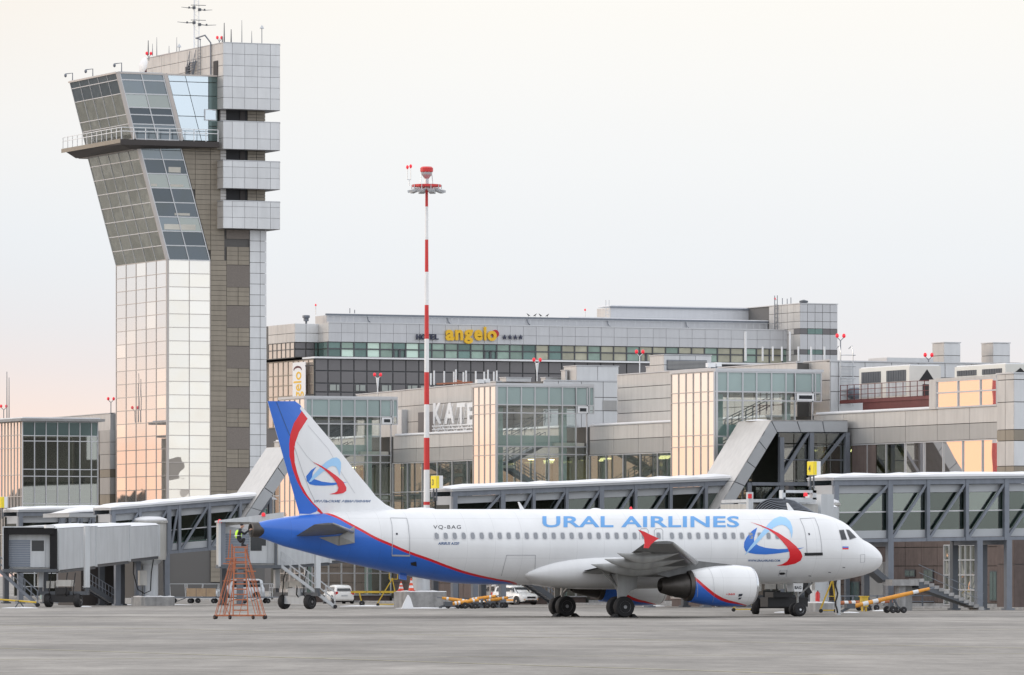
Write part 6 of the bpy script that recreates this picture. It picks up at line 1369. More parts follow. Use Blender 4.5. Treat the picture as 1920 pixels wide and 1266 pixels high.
# steep corridors leading down from the stair towers
def corridor(Yn, Yf, outer, inner, lab, glassp, posts, snowpx):
    P = [at(a, b, Y=Yn) for a, b in outer]; Q = [at(a, b, Y=Yn) for a, b in inner]
    T = thing('steep_corridor', (P[len(P)//2].x, (Yn+Yf)/2, Q[-1].z), lab, 'covered corridor', 'steep covered corridors')
    n = len(P)
    for i in range(n-1):      # side band, panel by panel
        L_ = (P[i+1]-P[i]).length; k = max(1, round(L_/1.9 if i else L_/2.2))
        for j in range(k):
            a, b = j/k, (j+1)/k; A = P[i].lerp(P[i+1], a+.006); B = P[i].lerp(P[i+1], b-.006); C_ = Q[i].lerp(Q[i+1], b-.006); D = Q[i].lerp(Q[i+1], a+.006)
            panel('side_panel', 'gallerypanel', T, [A, B, C_, D], Vector(NY), .08)
    poly = [(p.x, p.z) for p in P]+[(q.x, q.z) for q in Q[::-1]]
    for i in range(n-1):
        a, b, c, d = P[i], P[i+1], Q[i+1], Q[i]; mb = MB(); mb.prism([(a.x, a.z-.1), (b.x-.08, b.z-.1), (c.x, c.z), (d.x, d.z)], 'Y', Yn+.1, Yf); mb.build('shell', 'steelgrey', T)
    for i in range(n-1):
        L_ = (P[i+1]-P[i]).length; k = max(1, round(L_/4.2))
        for j in range(k):
            A, B = P[i].lerp(P[i+1], j/k+.004), P[i].lerp(P[i+1], (j+1)/k-.004); nn = Vector((-(A-B).z, 0, (A-B).x)).normalized(); nn = nn if nn.z > 0 else -nn
            W_ = Vector((0, Yf-Yn, 0)); panel('roof_panel', 'clad', T, [A+nn*.04, B+nn*.04, B+W_+nn*.04, A+W_+nn*.04], nn, .08)
    return T, P, Q
C3, P3, Q3 = corridor(86.8, 92.0, [(1590, 788.8), (1446, 788.8), (1377, 903), (1290, 1046)], [(1590, 810), (1457, 810), (1396, 911), (1308, 1056)], 'steep grey covered corridor descending from the stair tower to the gallery behind the nose', None, None, None)
# glazed bay under the corridor
Yn = 87.0; xs_ = [at(p, 900, Y=Yn).x for p in (1463, 1521, 1586)]; zt8 = at(1500, 811, Y=Yn).z; zb8 = at(1500, 905, Y=Yn).z
grid(C3, PY(Yn+.3), [xs_[0], (xs_[0]+xs_[1])/2, xs_[1], (xs_[1]+xs_[2])/2, xs_[2]], [zb8, at(1500, 862, Y=Yn).z, at(1500, 832, Y=Yn).z, zt8], NY, lambda i, j: ('glass_pane', 'smoked'), gap=.08, th=.03)
bars(C3, 'glazing_frame', 'steelgrey', PY(Yn+.3), [xs_[0], xs_[1], xs_[2]], [zb8, at(1500, 862, Y=Yn).z, zt8], NY, w=.07, d=.08)
one('rear_glazing', 'interiordark', C3, lambda m: m.box(xs_[0], xs_[2], 91.5, 91.6, 4.0, zt8))
for a, b, c, d in ((1586, 811, 1521, 893), (1516, 811, 1465, 893), (1460, 912, 1430, 948)): A = at(a, b, Y=Yn); B = at(c, d, Y=Yn); one('diagonal', 'steelgrey', C3, lambda m: m.bar(A, B, .2, .2, up=(0, 1, 0)))
for p, t in ((1465, 820), (1521, 811), (1588, 811), (1404, 905)): x = at(p, 900, Y=Yn).x; zz_ = at(p, t, Y=Yn).z; one('post', 'steelgrey', C3, lambda m: m.box(x-.16, x+.16, Yn-.15, Yn+.15, 0, zz_))
one('beam', 'steelgrey', C3, lambda m: m.box(at(1408, 905, Y=Yn).x, at(1590, 905, Y=Yn).x, Yn-.2, Yn+.16, at(1500, 911, Y=Yn).z, at(1500, 905, Y=Yn).z))
grid(C3, PY(Yn+.3), lin(at(1420, 0, Y=Yn).x, xs_[2], 5), [4.2, zb8-.3], NY, lambda i, j: ('glass_pane', 'gallery'), gap=.08, th=.03)
C1, P1_, Q1_ = corridor(126.2, 131.0, [(560, 838), (545, 838), (470, 952), (430, 1013)], [(565, 862), (556, 862), (490, 958), (446, 1023)], 'pale steep covered corridor behind the tail cone at the control tower foot', None, None, None)
# extra far roofs behind (low link roof seen over the tail)
def snowheap(px, py, Y, rx, ry, h, lab, nm='snow_heap'):
    q = at(px, py, Y=Y); rg = []; rn = random.Random(int(px))
    for i in range(6):
        t = i/5; rg.append([Vector((q.x+rx*cos(2*PI*k/14)*(1-t**2*.95)*rn.uniform(.92, 1.08), Y+ry*sin(2*PI*k/14)*(1-t**2*.95)*rn.uniform(.92, 1.08), q.z+h*t)) for k in range(14)])
    mb = MB(); mb.loft(rg); tag(mb.build(nm, 'roofsnow', smooth=True, auto=70), lab, 'snow')
snowheap(1352, 901, 90, 1.8, 2.2, .45, 'rounded snow heap where the middle gallery roof meets the steep corridor')
snowheap(470, 937, 129, 1.9, 2.0, .6, 'rounded snow heap at the foot of the pale steep corridor by the tower')
snowheap(1422, 789.5, 90, .8, 1.5, .12, 'small snow cap on the top edge of the steep grey corridor')

# ================================================================ MOBILE BOARDING BRIDGES
def bridge(rot, zr0, zr1, cabc, zc0, zc1, wheelc, lab, cabw=3.3, cabyaw=0.0, cabstyle=1, wh=2.2, housing=True, cab=True, padlen=(2.3, 1.9)):
    """rot: rotunda centre (x,y); tunnel from rotunda to cab; wheelc: wheel carriage centre"""
    B = thing('boarding_bridge', (rot[0], rot[1], 0), lab, 'jet bridge', 'mobile boarding bridges')
    R0 = Vector((rot[0], rot[1], 0)); C0 = Vector((cabc[0], cabc[1], 0)); D = (C0-R0); Ln = D.length; D.normalize(); Sd = Vector((D.y, -D.x, 0))
    zfl = lambda t: zr0+(zc0-zr0)*t; zce = lambda t: zr1+(zc1-zr1)*t
    segs = [(.07, .36, 1.35, 0), (.34, .68, 1.48, .09), (.64, .95, 1.62, .18)]
    for a, b, hw, gx in segs:
        A, E = R0+D*Ln*a, R0+D*Ln*b
        mb = MB(); mb.loft([[p+Sd*s*hw+UP*z for s, z in ((-1, zfl(t)-gx), (1, zfl(t)-gx), (1, zce(t)+gx), (-1, zce(t)+gx))] for p, t in ((A, a), (E, b))]); mb.build('tunnel_section', 'bridgewhite', B)
        mb = MB()
        for p, t in ((A, a), (E, b)):
            mb.loft([[q+Sd*s*(hw+.05)+UP*z for s, z in ((-1, zfl(t)-gx-.05), (1, zfl(t)-gx-.05), (1, zce(t)+gx+.05), (-1, zce(t)+gx+.05))] for q in (p-D*.12, p+D*.12)])
        mb.build('portal_frame', 'bridgewhite', B)
        mb = MB(); rn = random.Random(int(a*100)+int(rot[1])); mb.loft([[p+Sd*s*(hw*1.0)+UP*(zce(t)+gx+z) for s, z in ((-1, .03), (-.8, .12+.08*rn.random()), (0, .17+.1*rn.random()), (.8, .12+.08*rn.random()), (1, .03))] for p, t in ((A, a), (A.lerp(E, .3), a+(b-a)*.3), (A.lerp(E, .6), a+(b-a)*.6), (E, b))], closed=True); mb.build('snow', 'roofsnow', B, smooth=True, auto=60)
        mb = MB()
        for s in (-1, 1):
            mb.bar(A+Sd*s*(hw-.15)+UP*(zfl(a)-gx-.12), E+Sd*s*(hw-.15)+UP*(zfl(b)-gx-.12), .16, .2)
        mb.build('under_rail', 'steeldark', B)
    # rotunda
    if housing:
        one('rotunda', 'bridgebeige', B, lambda m: m.lathe([(1.2, zr0-.35), (1.25, zr0), (1.25, zr1+.1), (1.35, zr1+.15), (1.35, zr1+.3)], (rot[0], rot[1], 0), 'Z', 12), smooth=True, auto=30)
        one('rotunda_snow', 'roofsnow', B, lambda m: m.lathe([(1.32, zr1+.3), (1.25, zr1+.45), (.8, zr1+.6), (.05, zr1+.64)], (rot[0], rot[1], 0), 'Z', 14), smooth=True)
    one('pedestal', 'bridgewhite', B, lambda m: m.lathe([(.62, 0), (.62, zr0-.7), (.95, zr0-.35)], (rot[0], rot[1], 0), 'Z', 20), smooth=True, auto=40)
    # wheel carriage with lift columns
    Wc = Vector((wheelc[0], wheelc[1], 0)); tw = (Wc-R0).dot(D)/Ln; ax = Sd; zu = zfl(tw)-.3
    one('carriage_beam', 'bridgewhite' if cabstyle == 2 else 'black', B, lambda m: (m.bar(Wc-ax*(wh/2-.2)+UP*.62, Wc+ax*(wh/2-.2)+UP*.62, .5, .55), m.bar(Wc-ax*.5+UP*1.15, Wc+ax*.5+UP*1.15, .7, .5)))
    one('lift_column', 'bridgewhite', B, lambda m: [m.bar(Wc+ax*s*(1.75)+UP*1.4, Wc+ax*s*1.75+UP*(zce(tw)+.4), .34, .34) for s in (-1, 1)])
    one('lift_ram', 'steeldark', B, lambda m: [m.bar(Wc+ax*s*1.75+UP*.95, Wc+ax*s*1.75+UP*1.5, .24) for s in (-1, 1)]+[m.bar(Wc-ax*1.9+UP*1.0, Wc+ax*1.9+UP*1.0, .3, .25)])
    for s in (-1, 1):
        t = MB(); h = MB(); wheel(t, h, Wc+ax*s*wh/2+UP*.5, .5, .42, ax=ax, n=20); w_ = t.build('wheel', 'rubber', B, smooth=True, auto=50); h.build('hub', 'hub', w_, smooth=True, auto=50)
    one('drive_box', 'bridgebeige', B, lambda m: (m.bar(Wc-ax*.7+UP*1.7, Wc+ax*.4+UP*1.7, .8, .45), m.bar(Wc+ax*.6+UP*1.6, Wc+ax*1.2+UP*1.6, .5, .5)))
    mb = MB(); 
    for s, dd in ((-.9, .9), (.9, .8), (-.3, 1.0)): p = Wc+ax*s; mb.tube([p+UP*zu, p+D*.3+UP*(zu-.8), p+D*.45+UP*1.0, p+D*.2+UP*.75, p+UP*1.1], .045, 5)
    mb.build('cable', 'black', B)
    if not cab: return B, D, Sd, C0
    # cab
    ca = cabyaw; U = Vector((cos(ca), sin(ca), 0)); N_ = Vector((sin(ca), -cos(ca), 0))      # N_: the way the opening faces
    F_ = C0+N_*1.6; hw = cabw/2; z0, z1 = zc0-.05, zc1+.15
    def bx(nm, m_, u0, u1, n0, n1, za, zb, par=B):
        mb = MB(); mb.loft([[F_+U*u+N_*n+UP*z for u, n in ((u0, n0), (u1, n0), (u1, n1), (u0, n1))] for z in (za, zb)]); return mb.build(nm, m_, par)
    cb = bx('cab', 'bridgebeige', -hw, hw, -3.4, -.5, z0, z1)
    bx('rear_panel', 'bridgewhite', -hw+.25, hw-.25, -.5, -.42, z0+.1, z1-.3, cb)
    # rolling shutter slats and the side door
    k = 12
    for i in range(k): za = z0+.15+(z1-z0-.9)*i/k; bx('shutter_slat', 'shutter', -hw+.28, -hw+.28+hw*.92, -.41, -.37, za+.02, za+(z1-z0-.9)/k-.01, cb)
    d_ = bx('door', 'bridgewhite', .05, hw*.62, -.41, -.35, z0+.12, z1-.75, cb); bx('door_window', 'cockpit', .15, hw*.58, -.35, -.335, z0+(z1-z0)*.45, z0+(z1-z0)*.72, d_)
    bx('cab_floor', 'steeldark', -hw-.05, hw+.15, -3.4, .25, z0-.22, z0)
    if cabstyle == 1:
        for nm, a in (('canopy', (-hw-.05, -hw+.28, -.45, .15, z0, z1+.1)), ('canopy', (hw-.30, hw+.2, -.45, .05, z0, z1+.05)), ('canopy', (-hw, hw, -.45, .15, z1-.38, z1+.12))): bx(nm, 'canopy', *a)
        bx('canopy_frame', 'bridgewhite', -hw-.12, -hw-.04, .05, .2, z0, z1+.15); bx('canopy_frame', 'bridgewhite', -hw-.1, hw+.1, .0, .2, z1+.12, z1+.2)
    else:
        mb = MB(); mb.loft([[F_+U*u+N_*n+UP*z for n, z in ((-3.4, z1), (.5, z1), (.5, z1+.12+e), (-3.4, z1+.10+e))] for u, e in ((-hw-.1, 0), (hw+.3, .55))]); mb.build('cab_roof', 'bridgewhite', B)
        bx('canopy_frame', 'bridgewhite', -hw-.12, -hw+.03, .1, .3, z0-.1, z1+.1); bx('canopy_frame', 'steelgrey', -hw+.05, -hw+.35, -.4, .2, z0, z1)
        bx('canopy', 'steeldark', hw-.25, hw-.1, -.4, .1, z0, z1)
        bx('window', 'cockpit', .1, .85, -.34, -.32, z1-1.9, z1-.9, cb)
    # service stair
    A = F_+U*(-hw-.4 if cabstyle == 1 else hw+.3)+N_*(-1.2)+UP*(z0-.1); 
    Bq = (A+U*2.7 if cabstyle == 1 else A+U*3.6-N_*.5); Bq.z = .15
    if cabstyle == 1: A = A+N_*.6; Bq = Bq+N_*.6
    mb = MB(); S2 = N_*.38
    for s in (-1, 1):
        mb.bar(A+S2*s, Bq+S2*s, .05, .2)
        for h in (.5, 1.0): mb.bar(A+S2*s+UP*h, Bq+S2*s+UP*h, .045)
        for j in range(7): c = A+(Bq-A)*j/6+S2*s; mb.bar(c, c+UP*1.0, .04, up=U)
    for j in range(12): c = A+(Bq-A)*(j+.5)/12; mb.bar(c-S2, c+S2, .22, .04)
    mb.build('service_stair', 'steelgrey' if cabstyle == 1 else 'silver', B)
    wheels(B, [(Bq+S2*s*1.1+UP*.02, .14, .1, N_) for s in (-1, 1)], name='castor', n=10, hub=False)
    return B, D, Sd, C0
rot2 = at(281, 1080, Y=127); c2 = CAM+ray(58, 1075)*452; w2 = CAM+ray(119, 1075)*451
B2, D2_, S2_, _ = bridge((rot2.x, rot2.y), 3.75, 6.0, (c2.x, c2.y), 2.75, 5.35, (w2.x, w2.y), 'grey white boarding bridge at the left with a black framed cab opening', cabw=3.5, cabyaw=YAW*-1)
rot3 = at(790, 1080, Y=88); c3_ = CAM+ray(464, 1075)*427; w3 = CAM+ray(557, 1075)*428
B3, _, _, _ = bridge((rot3.x, rot3.y), 3.9, 6.3, (c3_.x, c3_.y), 3.0, 5.65, (w3.x, w3.y), 'boarding bridge behind the airliner tail with slanted white cab roof', cabw=3.9, cabyaw=YAW*-1+.12, cabstyle=2)
rot4 = (21.0, 49.0); B4, D4, S4, C4 = bridge(rot4, 4.1, 6.6, (-3.8, 5.6), 3.4, 6.15, (2.0, 17.5), 'boarding bridge docked on the far side of the airliner nose', cab=False, wh=1.9)
# the concertina canopy of the docked bridge above the fuselage
CZ = 5.0
def arc(u0, u1, rise, n=9): return [(u0+(u1-u0)*k/n, rise*sin(PI*(.12+.76*k/n))) for k in range(n+1)]
mb = MB()
xa, xb = at(1424, 950, Y=3.0).x, at(1543, 960, Y=3.0).x
for j in range(8):
    y = 2.0+j*.32; sh = j*.05
    pts = [Vector((xa+sh+(xb-xa-sh)*k/12, y, 3.2+max(0, 1-abs((k/12-.45)/.60)**3)**.4*(2.78+j*.085)-.02*k)) for k in range(13)]
    mb.tube(pts, .12, 6)
    m3 = MB(); m3.tube([q_+Vector((0, -.06, .11)) for q_ in pts], .025, 4); m3.build('canopy_rib', 'steelgrey', B4)
mb.build('concertina_canopy', 'canopy', B4, smooth=True)
one('cab', 'bridgebeige', B4, lambda m: m.box(xa+.1, xb+.5, 4.6, 8.2, 3.2, 6.3))
q0, q1 = at(1408, 934, Y=4.6), at(1525, 936, Y=4.6)
one('cab_roof', 'bridgewhite', B4, lambda m: (m.box(q0.x, q1.x, 4.3, 8.4, 6.38, 6.56), m.box(at(1402, 0, Y=4.3).x, at(1411, 0, Y=4.3).x, 4.2, 4.5, 5.6, 6.95)))
one('roof_frame', 'bridgewhite', B4, lambda m: (m.box(at(1466, 0, Y=6).x, at(1528, 0, Y=6).x, 5.8, 6.2, 6.95, 7.1), m.box(at(1466, 0, Y=6).x, at(1528, 0, Y=6).x, 5.8, 6.2, 6.56, 6.68), m.box(at(1464, 0, Y=6).x, at(1470, 0, Y=6).x, 5.8, 6.2, 6.56, 7.1), m.box(at(1521, 0, Y=6).x, at(1528, 0, Y=6).x, 5.8, 6.2, 6.56, 7.1)))
one('roof_box', 'black', B4, lambda m: m.box(at(1477, 0, Y=6).x, at(1487, 0, Y=6).x, 5.9, 6.3, 6.9, 7.35)); one('warning_light', 'beacon', B4, lambda m: m.lathe([(.12, 0), (.12, .18), (.04, .22)], (at(1506, 0, Y=6).x, 5.7, 6.75), 'Z', 10))
one('warning_label', 'red', B4, lambda m: m.box(at(1408, 0, Y=4.1).x-.15, at(1410, 0, Y=4.1).x, 4.12, 4.18, 6.6, 6.85))
one('housing', 'bridgewhite', B4, lambda m: m.box(at(1532, 950, Y=8).x, at(1556, 950, Y=8).x, 7.5, 9.5, 4.4, 6.9))
one('equipment_box', 'bridgewhite', B4, lambda m: (m.box(.2, 2.4, 13.2, 13.6, 2.0, 2.7), m.box(-1.2, -.3, 13.4, 13.8, 2.05, 2.7), m.box(2.8, 3.3, 13.5, 13.9, 1.4, 2.3)))
mb = MB()
for k in range(6): x = -1.2+k*.85; mb.tube([(x, 14.5, 2.4), (x+.2, 14.4, 1.6+.2*(k % 3)), (x+.6, 14.5, 2.3)], .05, 5)
mb.build('cable', 'black', B4)
one('undercarriage', 'black', B4, lambda m: (m.box(.6, 3.2, 15.2, 16.2, .45, 1.0), m.box(.8, 2.0, 14.9, 16.0, 1.0, 1.3), m.bar((-.9, 15.4, 1.2), (.4, 15.4, 2.9), .3, .3, up=(0, 1, 0)), m.bar((3.4, 15.4, 1.2), (2.2, 15.4, 2.9), .3, .3, up=(0, 1, 0))))
# warning lamps on other cabs
for px, py, d in ((412, 978, 425), (494, 965.5, 425)):
    p = CAM+ray(px, py)*d; one('warning_light', 'beacon', B3, lambda m: m.lathe([(.12, -.1), (.12, .1), (.04, .15)], p, 'Z', 10))
p = CAM+ray(92, 987)*448; one('lamp', 'signwhite', B2, lambda m: m.box(p.x-.3, p.x+.3, p.y-.2, p.y+.2, p.z-.12, p.z+.1))
# concrete bases under the pedestals
def conc(px0, px1, pyt, pyb, Y, dy, lab):
    a = at(px0, pyb, Y=Y); b = at(px1, pyb, Y=Y); z1 = at(px0, pyt, Y=Y).z; n = 4
    T = thing('concrete_base', ((a.x+b.x)/2, Y+dy/2, 0), lab, 'concrete block', 'concrete bases of the boarding bridges')
    c = .25; mb = MB(); mb.prism([(a.x, Y+c), (a.x+c, Y), (b.x-c, Y), (b.x, Y+c), (b.x, Y+dy), (a.x, Y+dy)], 'Z', 0, z1); mb.build('block', 'concrete', T)
    mb = MB(); rn = random.Random(int(px0)); m_ = 10
    mb.loft([[Vector((a.x+.1+(b.x-a.x-.2)*i/m_, Y+.05+(dy-.2)*t, z1+h*(.5+rn.random()))) for t, h in ((0, .0), (.02, .05), (.5, .08), (1, .05), (1.0, .0))] for i in range(m_+1)]); mb.build('snow_cover', 'roofsnow', T, smooth=True, auto=60); return z1
zc1_ = conc(266, 330, 1119.5, 1133, 124.2, 2.2, 'low concrete base under the left bridge pedestal')
zc2_ = conc(762, 840, 1110, 1137.5, 85.2, 2.2, 'grey concrete base with traffic cones on it, under the middle bridge pedestal')
zc3_ = conc(1532, 1568, 1131, 1150, 38, 2, 'concrete base with yellow trimmed edges behind the nose wheel')
# ================================================================ LIGHT MAST
Ym = 109.0; q = at(800, 1100, Y=Ym); ztp = at(800, 352, Y=Ym).z
LM = thing('light_mast', (q.x, Ym, 0), 'tall red and white banded floodlight mast rising behind the airliner', 'light mast')
bands = [(1140, 'mastwhite'), (947, 'mastred'), (941, 'mastwhite'), (881, 'mastred'), (821, 'mastwhite'), (758.5, 'mastred'), (698, 'mastwhite'), (635.5, 'mastred'), (572, 'mastwhite'), (510, 'mastred'), (449.5, 'mastwhite'), (387.5, 'mastred'), (350, None)]
mr_ = lambda z: .27-.17*z/ztp
zprev = 0
for (py, m_), (py2, _) in zip(bands[:-1], bands[1:]):
    z0 = zprev; z1 = at(800, py2, Y=Ym).z; zprev = z1
    one('mast_section', m_, LM, lambda m: m.lathe([(mr_(z0), z0), (mr_(z1), z1)], (q.x, Ym, 0), 'Z', 16), smooth=True, auto=40)
one('ring', 'mastred', LM, lambda m: (m.lathe([(.98, ztp+.05), (1.05, ztp+.05), (1.05, ztp+.22), (.98, ztp+.22)], (q.x, Ym, 0), 'Z', 20), [m.bar((q.x, Ym, ztp+.12), (q.x+1.02*cos(a), Ym+1.02*sin(a), ztp+.12), .08) for a in lin(0, 2*PI, 8)]))
for k in range(10):
    a = 2*PI*k/10+.2; c = Vector((q.x+1.08*cos(a), Ym+1.08*sin(a), ztp-.25)); dv = Vector((cos(a), sin(a), 0))
    fl = one('floodlight', 'silver', LM, lambda m: (m.bar(c-dv*.25+UP*.12, c+dv*.30-UP*.05, .45, .16), m.bar(c+UP*.05, c+UP*.45, .04)))
one('head_frame', 'silver', LM, lambda m: (m.tube([(q.x, Ym, ztp-.1), (q.x, Ym, ztp+.9)], .16, 8), m.lathe([(.12, .6), (.38, .95), (.42, 1.15), (.1, 1.16)], (q.x, Ym, ztp), 'Z', 10), [m.tube([(q.x+s*.5, Ym, ztp+.15), (q.x+s*.42, Ym, ztp+.95)], .03, 5) for s in (-1, 1)]))
one('head_cover', 'mastred', LM, lambda m: m.lathe([(.4, 1.12), (.47, 1.18), (.47, 1.42), (.36, 1.52), (.05, 1.54)], (q.x, Ym, ztp), 'Z', 16), smooth=True, auto=40)
z_ = at(767, 313, Y=Ym).z; xq = at(767, 313, Y=Ym).x
one('warning_light_stem', 'silver', LM, lambda m: (m.tube([(xq+.02, Ym, ztp+.1), (xq+.02, Ym, ztp+.55)], .03, 5), m.bar((xq-.15, Ym, ztp+.55), (xq+.17, Ym, ztp+.55), .04), m.tube([(xq-.13, Ym, ztp+.55), (xq-.13, Ym, z_-.1)], .025, 5), m.tube([(xq+.13, Ym, ztp+.55), (xq+.13, Ym, z_-.05)], .025, 5)))
for s, dz in ((-.13, -.05), (.13, .02)): one('warning_light', 'beacon', LM, lambda m: m.lathe([(.04, -.12), (.1, -.02), (.1, .1), (.03, .17)], (xq+s, Ym, z_+dz), 'Z', 10), smooth=True)

# escape stairs of gallery 4, right
q = at(1683, 1070, Y=47); T = thing('escape_stair', (q.x, 46, 0), 'grey concrete escape stair descending to the right below the nose side gallery', 'stair')
a = at(1705, 1088, Y=47); b = at(1826, 1146, Y=47); p0 = at(1640, 1063, Y=47)
Yst = 47
mb = MB(); mb.loft([[Vector((x, y, z)) for y, z in ((Yst-1.3, z0), (Yst, z0), (Yst, z1), (Yst-1.3, z1))] for x, z0, z1 in ((a.x, a.z-.5, a.z), (b.x, 0.02, .1))]); mb.build('flight', 'steeldark', T)
n = 13
for k in range(n): x = a.x+(b.x-a.x)*k/n; z = a.z+(0-a.z)*k/n; one('step', 'concrete', T, lambda m: m.box(x, x+(b.x-a.x)/n+.02, Yst-1.34, Yst+.04, z-.12, z+.10))
one('landing', 'concrete', T, lambda m: m.box(p0.x+.6, a.x, Yst-1.3, Yst+.1, a.z-.35, a.z+.05)); one('pillar', 'concrete', T, lambda m: (m.box(p0.x+1.3, p0.x+1.75, Yst-.9, Yst-.3, 0, a.z-.35), m.box(p0.x+1.9, p0.x+2.4, Yst-.6, Yst, 0, a.z-.35)))
A = Vector((p0.x-1.2, Yst+.3, a.z+1.5)); Bv = Vector((p0.x+.8, Yst+.3, a.z-.05))
one('flight', 'steeldark', T, lambda m: m.bar(A, Bv, 1.2, .35)); 
mb = MB()
for h in (.5, 1.0): mb.bar((a.x, Yst-1.3, a.z+h), (b.x, Yst-1.3, .1+h), .035)
mb.build('handrail', 'steelgrey', T)
# stair under the middle gallery and left gallery
def flight(px0, py0, px1, py1, Y, w, lab):
    A = at(px0, py0, Y=Y); B = at(px1, py1, Y=Y); T = thing('escape_stair', ((A.x+B.x)/2, Y, 0), lab, 'stair', 'escape stairs under the galleries')
    one('stringer', 'steeldark', T, lambda m: [m.bar(A+Vector((0, s, 0)), B+Vector((0, s, 0)), .08, .35) for s in (0, w)]); one('treads', 'steelgrey', T, lambda m: [m.bar(A.lerp(B, k/14), A.lerp(B, k/14)+Vector((0, w, 0)), .28, .05) for k in range(15)])
    one('handrail', 'steelgrey', T, lambda m: [m.bar(A+UP*h, B+UP*h, .05) for h in (.5, 1.0)]+[m.bar(A.lerp(B, k/8), A.lerp(B, k/8)+UP, .04, up=(0, 1, 0)) for k in range(9)])
flight(995, 1092, 1048, 1130, 90.5, 1.2, 'dark stair flight seen under the belly beside the checkered car')
flight(168, 1100, 216, 1130, 128, 1.2, 'dark stair flight under the left gallery behind the bridge')
# under-gallery dark room at left
tag(one('service_room', 'deckdark', None, lambda m: m.box(at(152, 1050, Y=131).x, at(214, 1050, Y=131).x, 131, 136, 0, 4.0)), 'dark open service room under the left gallery', 'shed')

